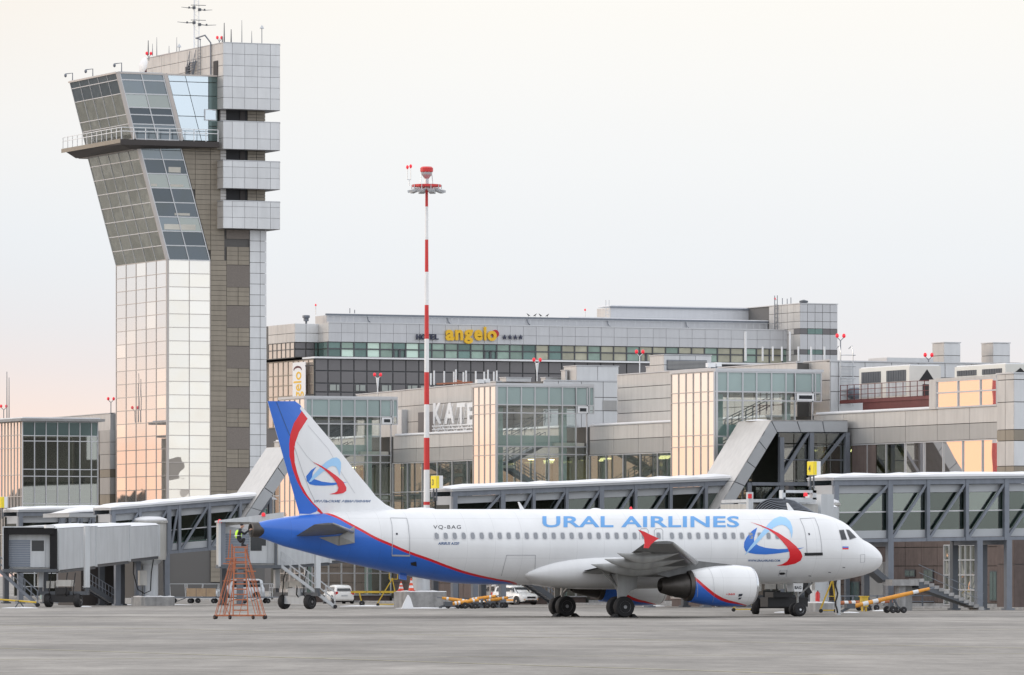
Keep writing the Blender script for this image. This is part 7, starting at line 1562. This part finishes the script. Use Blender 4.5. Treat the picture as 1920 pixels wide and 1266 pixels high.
# ================================================================ VEHICLES AND APRON EQUIPMENT
def hatchback(loc, yaw, lab, checker=False, nm='parked_car', paint='vehwhite', van=False):
    T = thing(nm, (0, 0, 0), lab, 'car' if not van else 'van', None)
    # x forward, y left, z up; stations: (x, half width low, z sill, z belt, z roof, half width roof)
    if not van:
        body = [(-2.0, .62, .38, .72), (-1.95, .76, .25, .90), (-1.75, .82, .22, .96), (-1.2, .84, .20, .96), (0, .84, .20, .93), (.9, .84, .20, .90), (1.3, .83, .22, .86), (1.75, .80, .25, .76), (1.93, .70, .30, .66), (1.99, .55, .36, .58)]
        roof = [(-1.86, .60, .92, .96), (-1.66, .62, .93, 1.36), (-1.35, .63, .94, 1.46), (-.6, .63, .93, 1.50), (.15, .62, .92, 1.47), (.45, .60, .90, 1.38), (1.0, .66, .88, .98), (1.12, .66, .86, .88)]
    else:
        body = [(-2.4, .70, .40, 1.0), (-2.35, .86, .26, 1.08), (-1.8, .90, .24, 1.10), (0, .92, .22, 1.08), (1.1, .92, .22, 1.05), (1.6, .9, .24, .98), (2.1, .84, .28, .86), (2.3, .66, .34, .72)]
        roof = [(-2.3, .70, 1.05, 1.12), (-2.2, .72, 1.06, 1.75), (-1.9, .74, 1.06, 1.88), (-.2, .74, 1.05, 1.92), (.5, .72, 1.04, 1.84), (1.35, .76, 1.0, 1.1), (1.5, .76, .98, 1.0)]
    mb = MB(); mb.loft([[Vector(v) for v in ((x, -w*.92, a), (x, w*.92, a), (x, w, a+(b-a)*.35), (x, w, a+(b-a)*.7), (x, w*.93, b), (x, w*.55, b+.035), (x, -w*.55, b+.035), (x, -w*.93, b), (x, -w, a+(b-a)*.7), (x, -w, a+(b-a)*.35))] for x, w, a, b in body]); mb.build('body', paint, T, smooth=True, auto=38)
    mb = MB(); mb.loft([[Vector(v) for v in ((x, -w*1.18, a-.05), (x, w*1.18, a-.05), (x, w*1.12, a+(b-a)*.15), (x, w, b-.06), (x, w*.8, b), (x, -w*.8, b), (x, -w, b-.06), (x, -w*1.12, a+(b-a)*.15))] for x, w, a, b in roof]); mb.build('cabin', paint, T, smooth=True, auto=38)
    r0, r1 = roof[1], roof[-4]
    zt_ = roof[2][3]-.14; zb_ = roof[2][2]+.08
    one('rear_window', 'cockpit', T, lambda m: m.add([(roof[0][0]-.045, -.56, zb_), (roof[0][0]-.045, .56, zb_), (roof[1][0]-.035, .50, roof[1][3]-.10), (roof[1][0]-.035, -.50, roof[1][3]-.10), (roof[0][0]+.02, -.56, zb_), (roof[0][0]+.02, .56, zb_), (roof[1][0]+.03, .5, roof[1][3]-.10), (roof[1][0]+.03, -.5, roof[1][3]-.10)], [(0,1,2,3),(7,6,5,4),(0,4,5,1),(3,2,6,7),(0,3,7,4),(1,5,6,2)]))
    fx0, fx1 = roof[-3], roof[-2]
    one('windscreen', 'cockpit', T, lambda m: m.add([(fx1[0]+.05, -.60, fx1[3]-.04), (fx1[0]+.05, .60, fx1[3]-.04), (fx0[0]+.06, .52, fx0[3]-.04), (fx0[0]+.06, -.52, fx0[3]-.04), (fx1[0]-.04, -.6, fx1[3]-.10), (fx1[0]-.04, .6, fx1[3]-.1), (fx0[0]-.02, .52, fx0[3]-.1), (fx0[0]-.02, -.52, fx0[3]-.1)], [(0,1,2,3),(7,6,5,4),(0,4,5,1),(3,2,6,7),(0,3,7,4),(1,5,6,2)]))
    for s in (-1, 1):
        wr = roof[3][1]
        for a, b in ((roof[1][0]+.22, -.55 if not van else -.9), (-.47 if not van else -.8, .55)):
            mb = MB(); t = .02
            mb.add([(a, s*(wr*1.155+t), zb_), (b+.25 if b > 0 else b, s*(wr*1.155+t), zb_-.01), (b, s*(wr*1.02+t), zt_), (a+.08, s*(wr*1.02+t), zt_), (a, s*(wr*1.155-.05), zb_), (b+.25 if b > 0 else b, s*(wr*1.155-.05), zb_), (b, s*(wr*1.0-.05), zt_), (a+.08, s*(wr*1.0-.05), zt_)], [(0,1,2,3),(7,6,5,4),(0,4,5,1),(3,2,6,7),(0,3,7,4),(1,5,6,2)]); mb.build('side_window', 'cockpit', T)
        one('mirror', paint, T, lambda m: m.box(.62, .74, s*.80, s*.98, .95, 1.10))
        one('headlight', 'headlamp', T, lambda m: m.add([(body[-3][0]+.03, s*.78, .60), (body[-1][0]-.02, s*.50, .52), (body[-1][0]-.10, s*.48, .67), (body[-3][0]+.02, s*.76, .75), (body[-3][0]-.08, s*.70, .60), (body[-1][0]-.14, s*.46, .52), (body[-1][0]-.18, s*.44, .66), (body[-3][0]-.1, s*.70, .75)], [(0,1,2,3),(7,6,5,4),(0,4,5,1),(3,2,6,7),(0,3,7,4),(1,5,6,2)]))
        one('tail_light', 'tailred', T, lambda m: m.box(body[1][0]-.035, body[1][0]+.12, s*.52, s*.79, .72, .95))
        for x in (body[2][0]+.42 if not van else -1.55, 1.22 if not van else 1.4):
            t = MB(); h = MB(); wheel(t, h, (x, s*(.76 if not van else .84), .31), .31, .20, n=18); w_ = t.build('wheel', 'rubber', T, smooth=True, auto=50); h.build('hub', 'lipmetal', w_, smooth=True, auto=50)
            one('wheel_arch', 'black', T, lambda m: m.lathe([(.1, 0), (.37, 0), (.37, .02), (.1, .02)], (x, s*(.845 if not van else .925)-.01, .33), 'Y', 18))
        if checker:
            one('side_stripe', 'orange', T, lambda m: m.box(-1.4, 1.35, s*.843, s*.852, .30, .44)); 
    one('grille', 'black', T, lambda m: m.box(body[-1][0]-.06, body[-1][0]+.02, -.40, .40, .50, .63)); one('lower_grille', 'black', T, lambda m: m.box(body[-1][0]-.1, body[-1][0]+.015, -.55, .55, .26, .36))
    one('number_plate', 'signwhite', T, lambda m: m.box(body[-1][0]+.02, body[-1][0]+.035, -.26, .26, .40, .49)); one('number_plate', 'bridgewhite', T, lambda m: m.box(body[0][0]-.04, body[0][0]-.02, -.26, .26, .60, .70))
    one('bumper', paint, T, lambda m: m.box(body[0][0]-.06, body[0][0]+.1, -.74, .74, .34, .52)); one('underbody', 'black', T, lambda m: m.box(-1.7, 1.7, -.70, .70, .16, .3))
    if checker:
        for k in range(7):
            y = -.70+.2*k; one('hazard_stripe', 'orange' if k % 2 == 0 else 'signwhite', T, lambda m: m.add([(2.02-.10*abs(y+.1)**2, y, .37), (2.02-.10*abs(y+.1)**2, y+.11, .37), (2.01-.10*abs(y+.1)**2, y+.2, .48), (2.01-.10*abs(y+.1)**2, y+.09, .48)], [(0, 1, 2, 3)]))
    T.location = loc; T.rotation_euler = (0, 0, yaw); WP[T] = Vector(loc); return T
# heading angles are in world axes; camera forward is 66 deg from +X
cf = math.radians(66)
p = gnd(634, 1132.2); hatchback((p.x, p.y, 0), cf+math.radians(16), 'white hatchback seen from behind, parked near the bridge wheels and the glass wall')
p = gnd(966, 1134.2); hatchback((p.x, p.y, 0), cf+PI+math.radians(38), 'white hatchback with orange checkered stripe facing the camera under the fuselage', checker=True)
p = gnd(445, 1124); hatchback((p.x, p.y, 0), cf+PI/2+math.radians(20), 'silver van parked behind the orange maintenance stand', nm='parked_van', paint='silver', van=True)
for px, py, yw, lab in ((872, 1130.0, 70, 'white van mostly hidden behind the orange tow bars and gallery leg'), (1130, 1128.0, 120, 'white car behind the far main wheels of the airliner'), (1014, 1128.5, 95, 'white vehicle partly hidden behind the checkered car')):
    p = gnd(px, py); hatchback((p.x, p.y, 0), cf+math.radians(yw), lab, nm='parked_van' if px == 872 else 'parked_car', van=px == 872)

def place(o, loc, yaw=0): o.location = loc; o.rotation_euler = (0, 0, yaw); WP[o] = Vector(loc); return o
# orange tow bars
def towbar(loc, yaw, L_=5.2, tilt=.9, lab='', m_='orange', z0=.35):
    T = thing('tow_bar', (0, 0, 0), lab, 'tow bar', 'orange aircraft tow bars')
    A = Vector((0, 0, z0)); B = Vector((L_, 0, z0+tilt))
    one('tube', m_, T, lambda m: m.tube([A, A.lerp(B, .6), B], [.13, .13, .09], 10), smooth=True, auto=40)
    for t in (.12, .25, .78): one('reflective_band', 'signwhite', T, lambda m: m.tube([A.lerp(B, t), A.lerp(B, t+.07)], .138 if t < .6 else .118, 10), smooth=True, auto=40)
    one('tow_head', 'steeldark', T, lambda m: (m.bar((-.1, 0, z0), (-.75, 0, .12), .22, .14), m.box(-.5, .05, -.22, .22, z0-.14, z0+.16), m.bar((-.75, -.2, .1), (-.75, .2, .1), .12)))
    one('eye', 'steelgrey', T, lambda m: m.bar(B, B+(B-A).normalized()*.35, .07))
    c = A.lerp(B, .5); one('axle_frame', 'steeldark', T, lambda m: (m.bar(c, (c.x-.1, 0, .25), .12), m.bar((c.x-.1, -.5, .22), (c.x-.1, .5, .22), .08), m.bar((c.x+.1, 0, c.z), (c.x+.5, 0, .25), .09)))
    wheels(T, [(p_, r_, .13, (0, 1, 0)) for s in (-1, 1) for p_, r_ in (((c.x-.1, s*.5, .22), .22), ((c.x+.6, s*.48, .2), .2))])
    return place(T, loc, yaw)
ang = lambda d: -YAW+math.radians(d)         # 0 = pointing right in the picture
p = gnd(1600, 1150); towbar((p.x, p.y, 0), ang(18), 4.9, 1.05, 'long orange tow bar with white bands lying to the right of the nose wheel', z0=.42)
p = gnd(1596, 1146); towbar((p.x, p.y+2, 0), ang(30), 4.2, .1, 'brownish tow bar lying behind the long orange one at the right', m_='rust', z0=.5)
for k, (px, yw, L_) in enumerate(((846, 14, 1.9), (884, 0, 2.0), (880, -25, 2.0), (914, 10, 1.9), (905, -12, 1.8))):
    p = gnd(px, 1141.5-k*.4); towbar((p.x, p.y, 0), ang(yw+ (180 if k % 2 else 0))+.0, L_, .28, 'orange tow bar in the heap beside the concrete base, %s from the left' % ['first', 'second', 'third', 'fourth', 'fifth'][k], z0=.32+.12*(k % 3))
# traffic cones on the concrete base
def cone(x, y, z, h, lab):
    T = thing('traffic_cone', (x, y, z), lab, 'traffic cone', 'traffic cones on the concrete base')
    one('base', 'beacon' if 0 else 'mastred', T, lambda m: m.box(x-.22, x+.22, y-.22, y+.22, z, z+.05)); r = lambda t: .17*(1-t)+.03
    for i, m_ in enumerate(('orangecone', 'signwhite', 'orangecone', 'signwhite', 'orangecone')):
        a, b = i/5, (i+1)/5; one('band', m_, T, lambda m: m.lathe([(r(a), a*h+.05), (r(b), b*h+.05)], (x, y, z), 'Z', 12), smooth=True, auto=40)
mat('orangecone', (.80, .09, .03), .5)
q = at(752, 1110, Y=87); cone(q.x, 87, zc2_+.05, .62, 'smaller left traffic cone on the concrete base'); q = at(771, 1110, Y=86); cone(q.x, 86, zc2_+.05, .85, 'taller right traffic cone on the concrete base')
# snow propped against the base
q = gnd(762, 1141.5); rn = random.Random(5); mb = MB(); mb.loft([[Vector((q.x+x*.62, q.y+y*.5, z*.82)) for x, y, z in pr] for pr in ([(-.75, -.5, 0), (.75, -.4, 0), (.6, .4, 0), (-.5, .4, 0)], [(-.4, -.3, .5), (.62, -.2, .45), (.5, .3, .5), (-.2, .3, .55)], [(-.02, -.1, 1.0), (.5, -.05, .85), (.42, .2, .9), (.1, .2, 1.0)], [(.18, 0, 1.15), (.3, 0, 1.1), (.3, .1, 1.1), (.18, .1, 1.15)])]); tag(mb.build('snow_heap', 'roofsnow', smooth=True, auto=70), 'wedge of white snow leaning on the concrete base', 'snow')
for k, (px, py, rx, ry) in enumerate(((790, 1141.2, 1.6, .25), (840, 1141, .7, .3), (285, 1134.5, 2.5, .4), (158, 1138.5, .5, .25), (40, 1140.5, 1.2, .25), (1470, 1149, .5, .25), (1592, 1149.5, .6, .3), (1655, 1146, .7, .3), (1222, 1137, .8, 1.2), (690, 1137, 2.0, .6))):
    q = gnd(px, py); rn = random.Random(k); mb = MB(); rg = []
    for t, h in ((1, .004), (.9, .03), (.6, .06), (.02, .08)): rg.append([Vector((q.x+(rx*cos(a)*RT.x+ry*sin(a)*FW.x)*t*(1+.25*sin(3*a+k)), q.y+(rx*cos(a)*RT.y+ry*sin(a)*FW.y)*t*(1+.25*sin(3*a+k)), h*rn.uniform(.8, 1.2))) for a in [2*PI*j/20 for j in range(20)]])
    mb.loft(rg); o = mb.build('snow_patch', 'roofsnow', smooth=True, auto=70); tag(o, None, None, kind='stuff'); o['label'] = 'thin strip of swept snow on the apron %s' % ['at the foot of the coned concrete base', 'right of the coned concrete base', 'along the left concrete base', 'beside the left bridge wheels', 'at the far left kerb', 'under the nose behind the nose wheel', 'under the tow bar', 'right of the tow bar', 'right of the main wheels', 'in front of the yellow ladder']  [k]; o['category'] = 'snow'
# yellow maintenance steps and trolley at the concrete base
def ladderstand(px, py, w, h, lab, m_='yellow', yaw=0):
    q = gnd(px, py); T = thing('maintenance_ladder', (0, 0, 0), lab, 'ladder', 'yellow maintenance ladders')
    A, B = Vector((-w*.5, 0, .15)), Vector((w*.25, 0, h))
    one('ladder', m_, T, lambda m: [m.bar(A+Vector((0, s, 0)), B+Vector((0, s, 0)), .07) for s in (-.3, .3)]+[m.bar(A.lerp(B, k/9)+Vector((0, -.3, 0)), A.lerp(B, k/9)+Vector((0, .3, 0)), .05, .12) for k in range(1, 10)])
    one('frame', m_, T, lambda m: ([m.bar((w*.5, s, .15), (w*.25, s, h), .06) for s in (-.3, .3)], [m.bar((-w*.5, s, .15), (w*.5, s, .15), .07) for s in (-.3, .3)], m.box(w*.1, w*.5, -.35, .35, h-.05, h), [m.bar((w*.1+k*w*.4, s, h), (w*.1+k*w*.4, s, h+.9), .04, up=(0, 1, 0)) for s in (-.3, .3) for k in (0, 1)], [m.bar((w*.1, s, h+.9), (w*.5, s, h+.9), .04) for s in (-.3, .3)], m.bar((0, -.3, h*.5), (w*.38, -.3, h*.5), .05)))
    wheels(T, [((x, s, .12), .12, .08, (0, 1, 0)) for x in (-w*.45, w*.45) for s in (-.32, .32)], name='castor', n=10, hub=False); place(T, (q.x, q.y, 0), -YAW+yaw)
ladderstand(726, 1137, 1.5, 2.0, 'yellow step ladder stand left of the coned concrete base'); ladderstand(1553, 1149, 1.0, 2.0, 'yellow caged ladder stand behind the nose, on the right')
ladderstand(1393, 1147, 1.3, 1.2, 'low yellow step stand between engine and bridge wheels')
q = gnd(712, 1136.4); T = thing('yellow_trolley', (0, 0, 0), 'yellow flat trolley frame in front of the glass wall', 'trolley')
one('frame', 'yellow', T, lambda m: (m.box(-2.1, 2.1, -.5, -.38, .95, 1.1), m.box(-2.1, 2.1, .38, .5, .95, 1.1), [m.box(-2.0+k, -1.9+k, -.5, .5, .96, 1.08) for k in range(5)])); one('legs', 'yellow', T, lambda m: [m.bar((x, s, 1), (x+.2, s, .2), .08) for x in (-1.5, 1.4) for s in (-.45, .45)])
wheels(T, [((x, s, .2), .2, .12, (0, 1, 0)) for x in (-1.3, 1.6) for s in (-.45, .45)]); place(T, (q.x, q.y, 0), -YAW)
# fire extinguisher, hose and yellow bollard near the nose
q = at(1533, 1131, Y=39); T = thing('fire_extinguisher', (q.x, q.y, zc3_), 'red fire extinguisher standing on the concrete base behind the nose wheel', 'fire extinguisher')
one('cylinder', 'mastred', T, lambda m: m.lathe([(.13, .03), (.14, .1), (.14, .6), (.06, .72)], (q.x, q.y, zc3_), 'Z', 12), smooth=True, auto=50); one('nozzle', 'black', T, lambda m: (m.box(q.x-.03, q.x+.03, q.y-.03, q.y+.03, zc3_+.7, zc3_+.82), m.tube([(q.x, q.y, zc3_+.78), (q.x+.15, q.y, zc3_+.6), (q.x+.16, q.y, zc3_+.3)], .02, 5)))
q = gnd(1620, 1146.5); tag(one('yellow_bin', 'vest' if 0 else 'yellow', None, lambda m: (m.box(q.x-.2, q.x+.2, q.y-.2, q.y+.2, .3, .9), m.box(q.x-.25, q.x+.25, q.y-.24, q.y+.24, .9, .97), m.box(q.x-.16, q.x-.1, q.y-.1, q.y+.1, 0, .3), m.box(q.x+.1, q.x+.16, q.y-.1, q.y+.1, 0, .3))), 'yellow box with dark lid standing behind the orange tow bar', 'box')
q = gnd(1571, 1153.5); T = thing('hose_post', (q.x, q.y, 0), 'pale post with a black hose winding down it, under the airliner nose', 'post')
one('post', 'bridgewhite', T, lambda m: m.box(q.x-.12, q.x+.12, q.y-.1, q.y+.1, 0, 2.6)); one('hose', 'black', T, lambda m: m.tube([(q.x-.16+.07*sin(k*1.3), q.y-.14, 2.55-k*.22) for k in range(12)], .05, 6), smooth=True)
# guard rails in front of the brick wall
for k, (a, b, py, lab) in enumerate(((1576, 1668, 1141, 'left'), (1706, 1800, 1140, 'middle'), (1840, 1920, 1141, 'right'))):
    A = gnd(a, py); B = gnd(b, py); T = thing('guard_rail', (A+B)/2, 'low grey guard rail before the brick wall, %s stretch' % lab, 'guard rail', 'guard rails before the brick wall')
    one('rail', 'steelgrey', T, lambda m: (m.bar(A+UP*.85, B+UP*.85, .08), m.bar(A+UP*.45, B+UP*.45, .08)))
    for j in range(5): c = A.lerp(B, j/4); one('post', 'steelgrey', T, lambda m: m.bar(c, c+UP*.9, .09, up=(0, 1, 0)))
# baggage carts with brown boxes
def cart(px, py, yaw, lab, load=True, first=[None]):
    q = gnd(px, py); T = thing('baggage_cart', (0, 0, 0), lab, 'baggage cart', 'baggage carts by the tower foot')
    one('bed', 'steelgrey', T, lambda m: m.box(-1.3, 1.3, -.7, .7, .42, .52)); one('end_rack', 'silver', T, lambda m: ([m.bar((x, s, .5), (x*1.06, s, 1.55), .05, up=(0, 1, 0)) for x in (-1.27, 1.27) for s in (-.65, 0, .65)], [m.bar((x*1.03, -.65, z), (x*1.03, .65, z), .05) for x in (-1.27, 1.27) for z in (.9, 1.25, 1.55)], m.bar((-1.34, -.65, 1.55), (1.34, -.65, 1.55), .05), m.bar((-1.3, .65, 1.55), (1.3, .65, 1.55), .05)))
    if load:
        for k in range(3): tag_ = one('side_board', 'cardboard', T, lambda m: m.box(-1.2+k*.8, -.45+k*.8, -.68, -.60, .55, 1.2))
    wheels(T, [((x, s, .2), .2, .13, (0, 1, 0)) for x in (-.95, .95) for s in (-.55, .55)])
    one('tow_handle', 'steeldark', T, lambda m: m.bar((-1.3, 0, .45), (-2.1, 0, .15), .06)); place(T, (q.x, q.y, 0), yaw)
cart(349, 1131.0, -YAW+.1, 'baggage cart with metal rack just right of the left concrete base', False); cart(380, 1131.4, -YAW-.1, 'baggage cart with brown side boards in front of the mirrored tower panes')
cart(478, 1131.5, -YAW+.25, 'empty baggage cart behind the orange maintenance stand', False)
cart(520, 1130.5, -YAW, 'empty baggage cart behind the bridge wheels', False)
# cabinet and pipes by the left pedestal
q = at(267, 1090, Y=125.5); T = thing('power_cabinet', (q.x, q.y, zc1_), 'beige power cabinet with hanging black cables beside the left pedestal', 'cabinet')
one('box', 'bridgebeige', T, lambda m: m.box(q.x-.28, q.x+.28, q.y-.2, q.y+.2, 1.5, 2.6)); one('stand', 'steelgrey', T, lambda m: (m.box(q.x-.2, q.x-.12, q.y-.1, q.y+.1, zc1_, 1.5), m.box(q.x+.12, q.x+.2, q.y-.1, q.y+.1, zc1_, 1.5)))
one('cable', 'black', T, lambda m: (m.tube([(q.x-.7, q.y, 4.0), (q.x-.75, q.y-.1, 2.4), (q.x-.4, q.y-.1, 1.2), (q.x+.1, q.y-.1, .9), (q.x+.6, q.y-.1, 1.1), (q.x+.7, q.y, 2.4), (q.x+.9, q.y, 3.6)], .045, 6)), smooth=True)
q = gnd(30, 1140.5); T = thing('yellow_barrier', (q.x, q.y, 0), 'yellow pole barrier lying at the lower left edge by the bridge stair', 'barrier')
A = Vector((q.x-4, q.y+1.8, .85)); B = Vector((q.x+1.3, q.y-.5, .4)); one('pole', 'yellow', T, lambda m: m.tube([A, B], .06, 8), smooth=True, auto=40); one('trestle', 'steeldark', T, lambda m: [m.bar(A.lerp(B, t)+Vector((s*.3, 0, 0)), (A.lerp(B, t).x-s*.1, A.lerp(B, t).y, A.lerp(B, t).z), .07) for t in (.3, .8) for s in (-1, 1)]+[m.bar((A.lerp(B, t).x+s*.35, A.lerp(B, t).y, 0), A.lerp(B, t), .07) for t in (.3, .8) for s in (-1, 1)])

# ================================================================ ORANGE MAINTENANCE STAND AND MECHANIC
q0 = CAM+ray(450, 1075)*334; ox, oy = q0.x, q0.y; UX = Vector((cos(-YAW), sin(-YAW), 0)); UY = Vector((sin(YAW), cos(YAW), 0))
def W3(u, v, z): return Vector((ox, oy, 0))+UX*u+UY*v+UP*z
ST = thing('maintenance_stand', (ox, oy, 0), 'tall rusty orange tubular maintenance stand on castors behind the airliner tail', 'maintenance stand')
s35 = 12000/334
zp = (1075-1026)/s35+2.4
lw, rw = -1.28, 1.30
def tb(m, a, b, w=.05): m.bar(W3(*a), W3(*b), w*.78, up=(.3, 1, .1))
one('base_frame', 'rust', ST, lambda m: [tb(m, (lw, v, .2), (rw, v, .2), .09) for v in (-.9, .9)]+[tb(m, (u, -.9, .2), (u, .9, .2), .09) for u in (lw, -.5, .75, rw)])
T0_, T1_ = -.28, .28          # ladder width at the top
one('ladder', 'rust', ST, lambda m: [tb(m, (-.32, -.95, .2), (T0_, -.45, zp), .075), tb(m, (.46, -.95, .2), (T1_, -.45, zp), .075)]+[tb(m, (-.32+(T0_+.32)*t, -.95+.5*t, .2+(zp-.2)*t), (.46+(T1_-.46)*t, -.95+.5*t, .2+(zp-.2)*t), .07) for t in [k/13 for k in range(1, 14)]])
one('side_frame', 'rust', ST, lambda m: [tb(m, (lw+.25*k, -.9, .2), (-.45+.09*k, -.4, zp-.6), .045) for k in range(4)]+[tb(m, (rw-.15*k, -.9, .2), (.30+.0*k, -.42, zp-.1-.5*k), .045) for k in range(4)]+[tb(m, (lw+.35*k, .9, .2), (-.45+.1*k, .4, zp-.6), .045) for k in range(3)]+[tb(m, (rw-.3*k, .9, .2), (.32, .4, zp-.1), .045) for k in range(2)])
one('brace', 'rust', ST, lambda m: [tb(m, (-.95, -.9, 1.2), (-.5, -.9, .2), .04), tb(m, (.0, -.9, .2), (-.9, -.8, 1.3), .04) if 0 else tb(m, (-.35, -.9, 1.5), (-.75, -.9, .2), .04), tb(m, (.0, -.9, .2), (.3, -.8, 1.6), .04), tb(m, (-.85, -.8, 2.9), (-.4, -.8, 2.9), .06), tb(m, (.42, -.7, 2.5), (.86, -.8, 2.5), .06), tb(m, (-.72, -.6, zp-.6), (-.25, -.5, zp-.6), .07), tb(m, (-.95, .8, 2.0), (.9, .8, 2.0), .045), tb(m, (-.72, .5, zp-.75), (.4, .5, zp-.75), .05)])
one('platform', 'rust', ST, lambda m: m.loft([[W3(u, v, z) for u, v in ((-.42, -.5), (.36, -.5), (.36, .55), (-.42, .55))] for z in (zp-.03, zp+.03)]))
one('guard_rail', 'rust', ST, lambda m: [tb(m, (-.42, v, zp-.6), (-.42, v, zp+.15), .05) for v in (-.5, .5)]+[tb(m, (-.62, v, zp-.6), (-.50, v, zp+.9), .035) for v in (-.2, .5)]+[tb(m, (.36, .5, zp-.6), (.36, .5, zp+.15), .05)])
for u, v in ((lw, -.9), (-.48, -.98), (.72, -.9), (rw, -.9), (lw, .9), (rw, .9)):
    t = MB(); h_ = MB(); wheel(t, h_, W3(u, v, .11), .11, .09, ax=UX.lerp(UY, .4), n=12); w_ = t.build('castor', 'rubber', ST, smooth=True, auto=50); h_.build('hub', 'rust', w_)
PE = thing('person', W3(-.02, 0, zp+.03), 'mechanic in yellow vest and dark hat crouching on the orange stand at the tail cone', 'person')
def skinned(name, m_, J, E, parent, sub=2, root=0):
    me = bpy.data.meshes.new(name); me.from_pydata([Vector(j[0]) for j in J], E, [])
    o = bpy.data.objects.new('tmp', me); COL.objects.link(o); md = o.modifiers.new('skin', 'SKIN'); md.use_smooth_shade = True
    for i, j in enumerate(J): r = j[1]; me.skin_vertices[0].data[i].radius = (r, r) if not isinstance(r, tuple) else r
    me.skin_vertices[0].data[root].use_root = True
    sb = o.modifiers.new('sub', 'SUBSURF'); sb.levels = sub; sb.render_levels = sub
    bpy.context.view_layer.update(); m2 = bpy.data.meshes.new_from_object(o.evaluated_get(bpy.context.evaluated_depsgraph_get()))
    bpy.data.objects.remove(o); m2.name = name
    org = WP[parent]; 
    for v in m2.vertices: v.co = v.co-org
    m2.materials.clear(); m2.materials.append(MATS[m_])
    return link(name, m2, parent, org)
Hh = lambda u, v, z: W3(u, v, zp+.05+z)
# crouching: hips on heels, back leaning forward, right arm stretched to the tail cone
J = [(Hh(.00, .0, .30), .17), (Hh(-.10, 0, .50), .155), (Hh(-.07, 0, .70), .18), (Hh(.02, 0, .86), .10), (Hh(.06, 0, .92), .065),
     (Hh(.02, -.16, .26), .10), (Hh(.27, -.20, .40), .075), (Hh(.12, -.20, .08), .055), (Hh(.30, -.20, .03), .05),
     (Hh(.02, .16, .26), .10), (Hh(.25, .22, .38), .075), (Hh(.08, .22, .08), .055), (Hh(.26, .22, .03), .05),
     (Hh(.00, -.22, .78), .075), (Hh(.24, -.26, .66), .055), (Hh(.50, -.20, .84), .042),
     (Hh(.00, .22, .78), .075), (Hh(.22, .26, .62), .055), (Hh(.46, .18, .82), .042)]
E = [(0,1),(1,2),(2,3),(3,4),(0,5),(5,6),(6,7),(7,8),(0,9),(9,10),(10,11),(11,12),(2,13),(13,14),(14,15),(2,16),(16,17),(17,18)]
bd = skinned('body', 'cloth', J, E, PE)
skinned('safety_vest', 'vest', [(Hh(-.05, 0, .40), .19), (Hh(-.10, 0, .54), .185), (Hh(-.07, 0, .72), .205), (Hh(-.01, 0, .82), .14)], [(0,1),(1,2),(2,3)], PE)
one('reflective_strip', 'signwhite', PE, lambda m: m.tube([Hh(-.10+.20*cos(a), .20*sin(a), .55+.02*cos(a)) for a in lin(0, 2*PI, 14)], .018, 5))
hd = skinned('head', 'skin', [(Hh(.06, 0, .92), .06), (Hh(.10, 0, 1.00), .085), (Hh(.12, 0, 1.07), .095), (Hh(.13, 0, 1.13), .075)], [(0,1),(1,2),(2,3)], PE)
one('nose', 'skin', hd, lambda m: m.loft([[Hh(.12+.095+x, y*.02, 1.045+z) for y, z in ((-1, -.02), (1, -.02), (0, .04))] for x in (-.02, .02)])); one('mouth', 'red', hd, lambda m: m.bar(Hh(.205, -.025, 1.005), Hh(.205, .025, 1.005), .012))
for s in (-1, 1): one('eye', 'black', hd, lambda m: m.lathe([(.004, -.008), (.012, 0), (.004, .008)], Hh(.205, s*.032, 1.075), 'Z', 6)); one('ear', 'skin', hd, lambda m: m.lathe([(.008, -.03), (.02, 0), (.008, .03)], Hh(.11, s*.092, 1.055), 'Z', 6))
skinned('hat', 'cloth', [(Hh(.08, 0, 1.04), .098), (Hh(.10, 0, 1.12), .108), (Hh(.11, 0, 1.18), .07)], [(0,1),(1,2)], PE)
for s, bs in ((-1, (.50, -.20, .84)), (1, (.46, .18, .82))):
    J = [(Hh(*bs), .036), (Hh(bs[0]+.05, bs[1], bs[2]+.03), .042), (Hh(bs[0]+.09, bs[1], bs[2]+.045), .038)]; E = [(0, 1), (1, 2)]
    for k, (dy, ln) in enumerate(((-.03, .05), (-.01, .06), (.012, .055), (.033, .042))):
        b = len(J); J += [(Hh(bs[0]+.11, bs[1]+dy, bs[2]+.055), .013), (Hh(bs[0]+.11+ln*.6, bs[1]+dy, bs[2]+.06), .011), (Hh(bs[0]+.11+ln, bs[1]+dy, bs[2]+.035), .009)]; E += [(2, b), (b, b+1), (b+1, b+2)]
    b = len(J); J += [(Hh(bs[0]+.06, bs[1]-s*.04, bs[2]+.06), .013), (Hh(bs[0]+.10, bs[1]-s*.055, bs[2]+.08), .011)]; E += [(1, b), (b, b+1)]
    skinned('hand', 'skin', J, E, PE, sub=1)
for u0, v0 in ((.30, -.20), (.26, .22)): one('boot', 'black', PE, lambda m: m.loft([[Hh(x, v0+y, z) for y, z in ((-.045, 0), (.045, 0), (.035, h), (-.035, h))] for x, h in ((u0-.2, .10), (u0-.12, .12), (u0, .08), (u0+.05, .05))]))
# fuel truck free apron: a small red-lamped kerb line and the distant fence
mb = MB(); A = Vector((39.5, 58, 0))
tag(one('kerb', 'concrete', None, lambda m: m.box(39.3, 39.7, 40, 236, 0, .14)), kind='structure')
tag(one('terminal_pavement', 'concrete', None, lambda m: m.box(39.7, 80, 20, 236, 0, .12)), kind='structure')
bpy.context.view_layer.update()
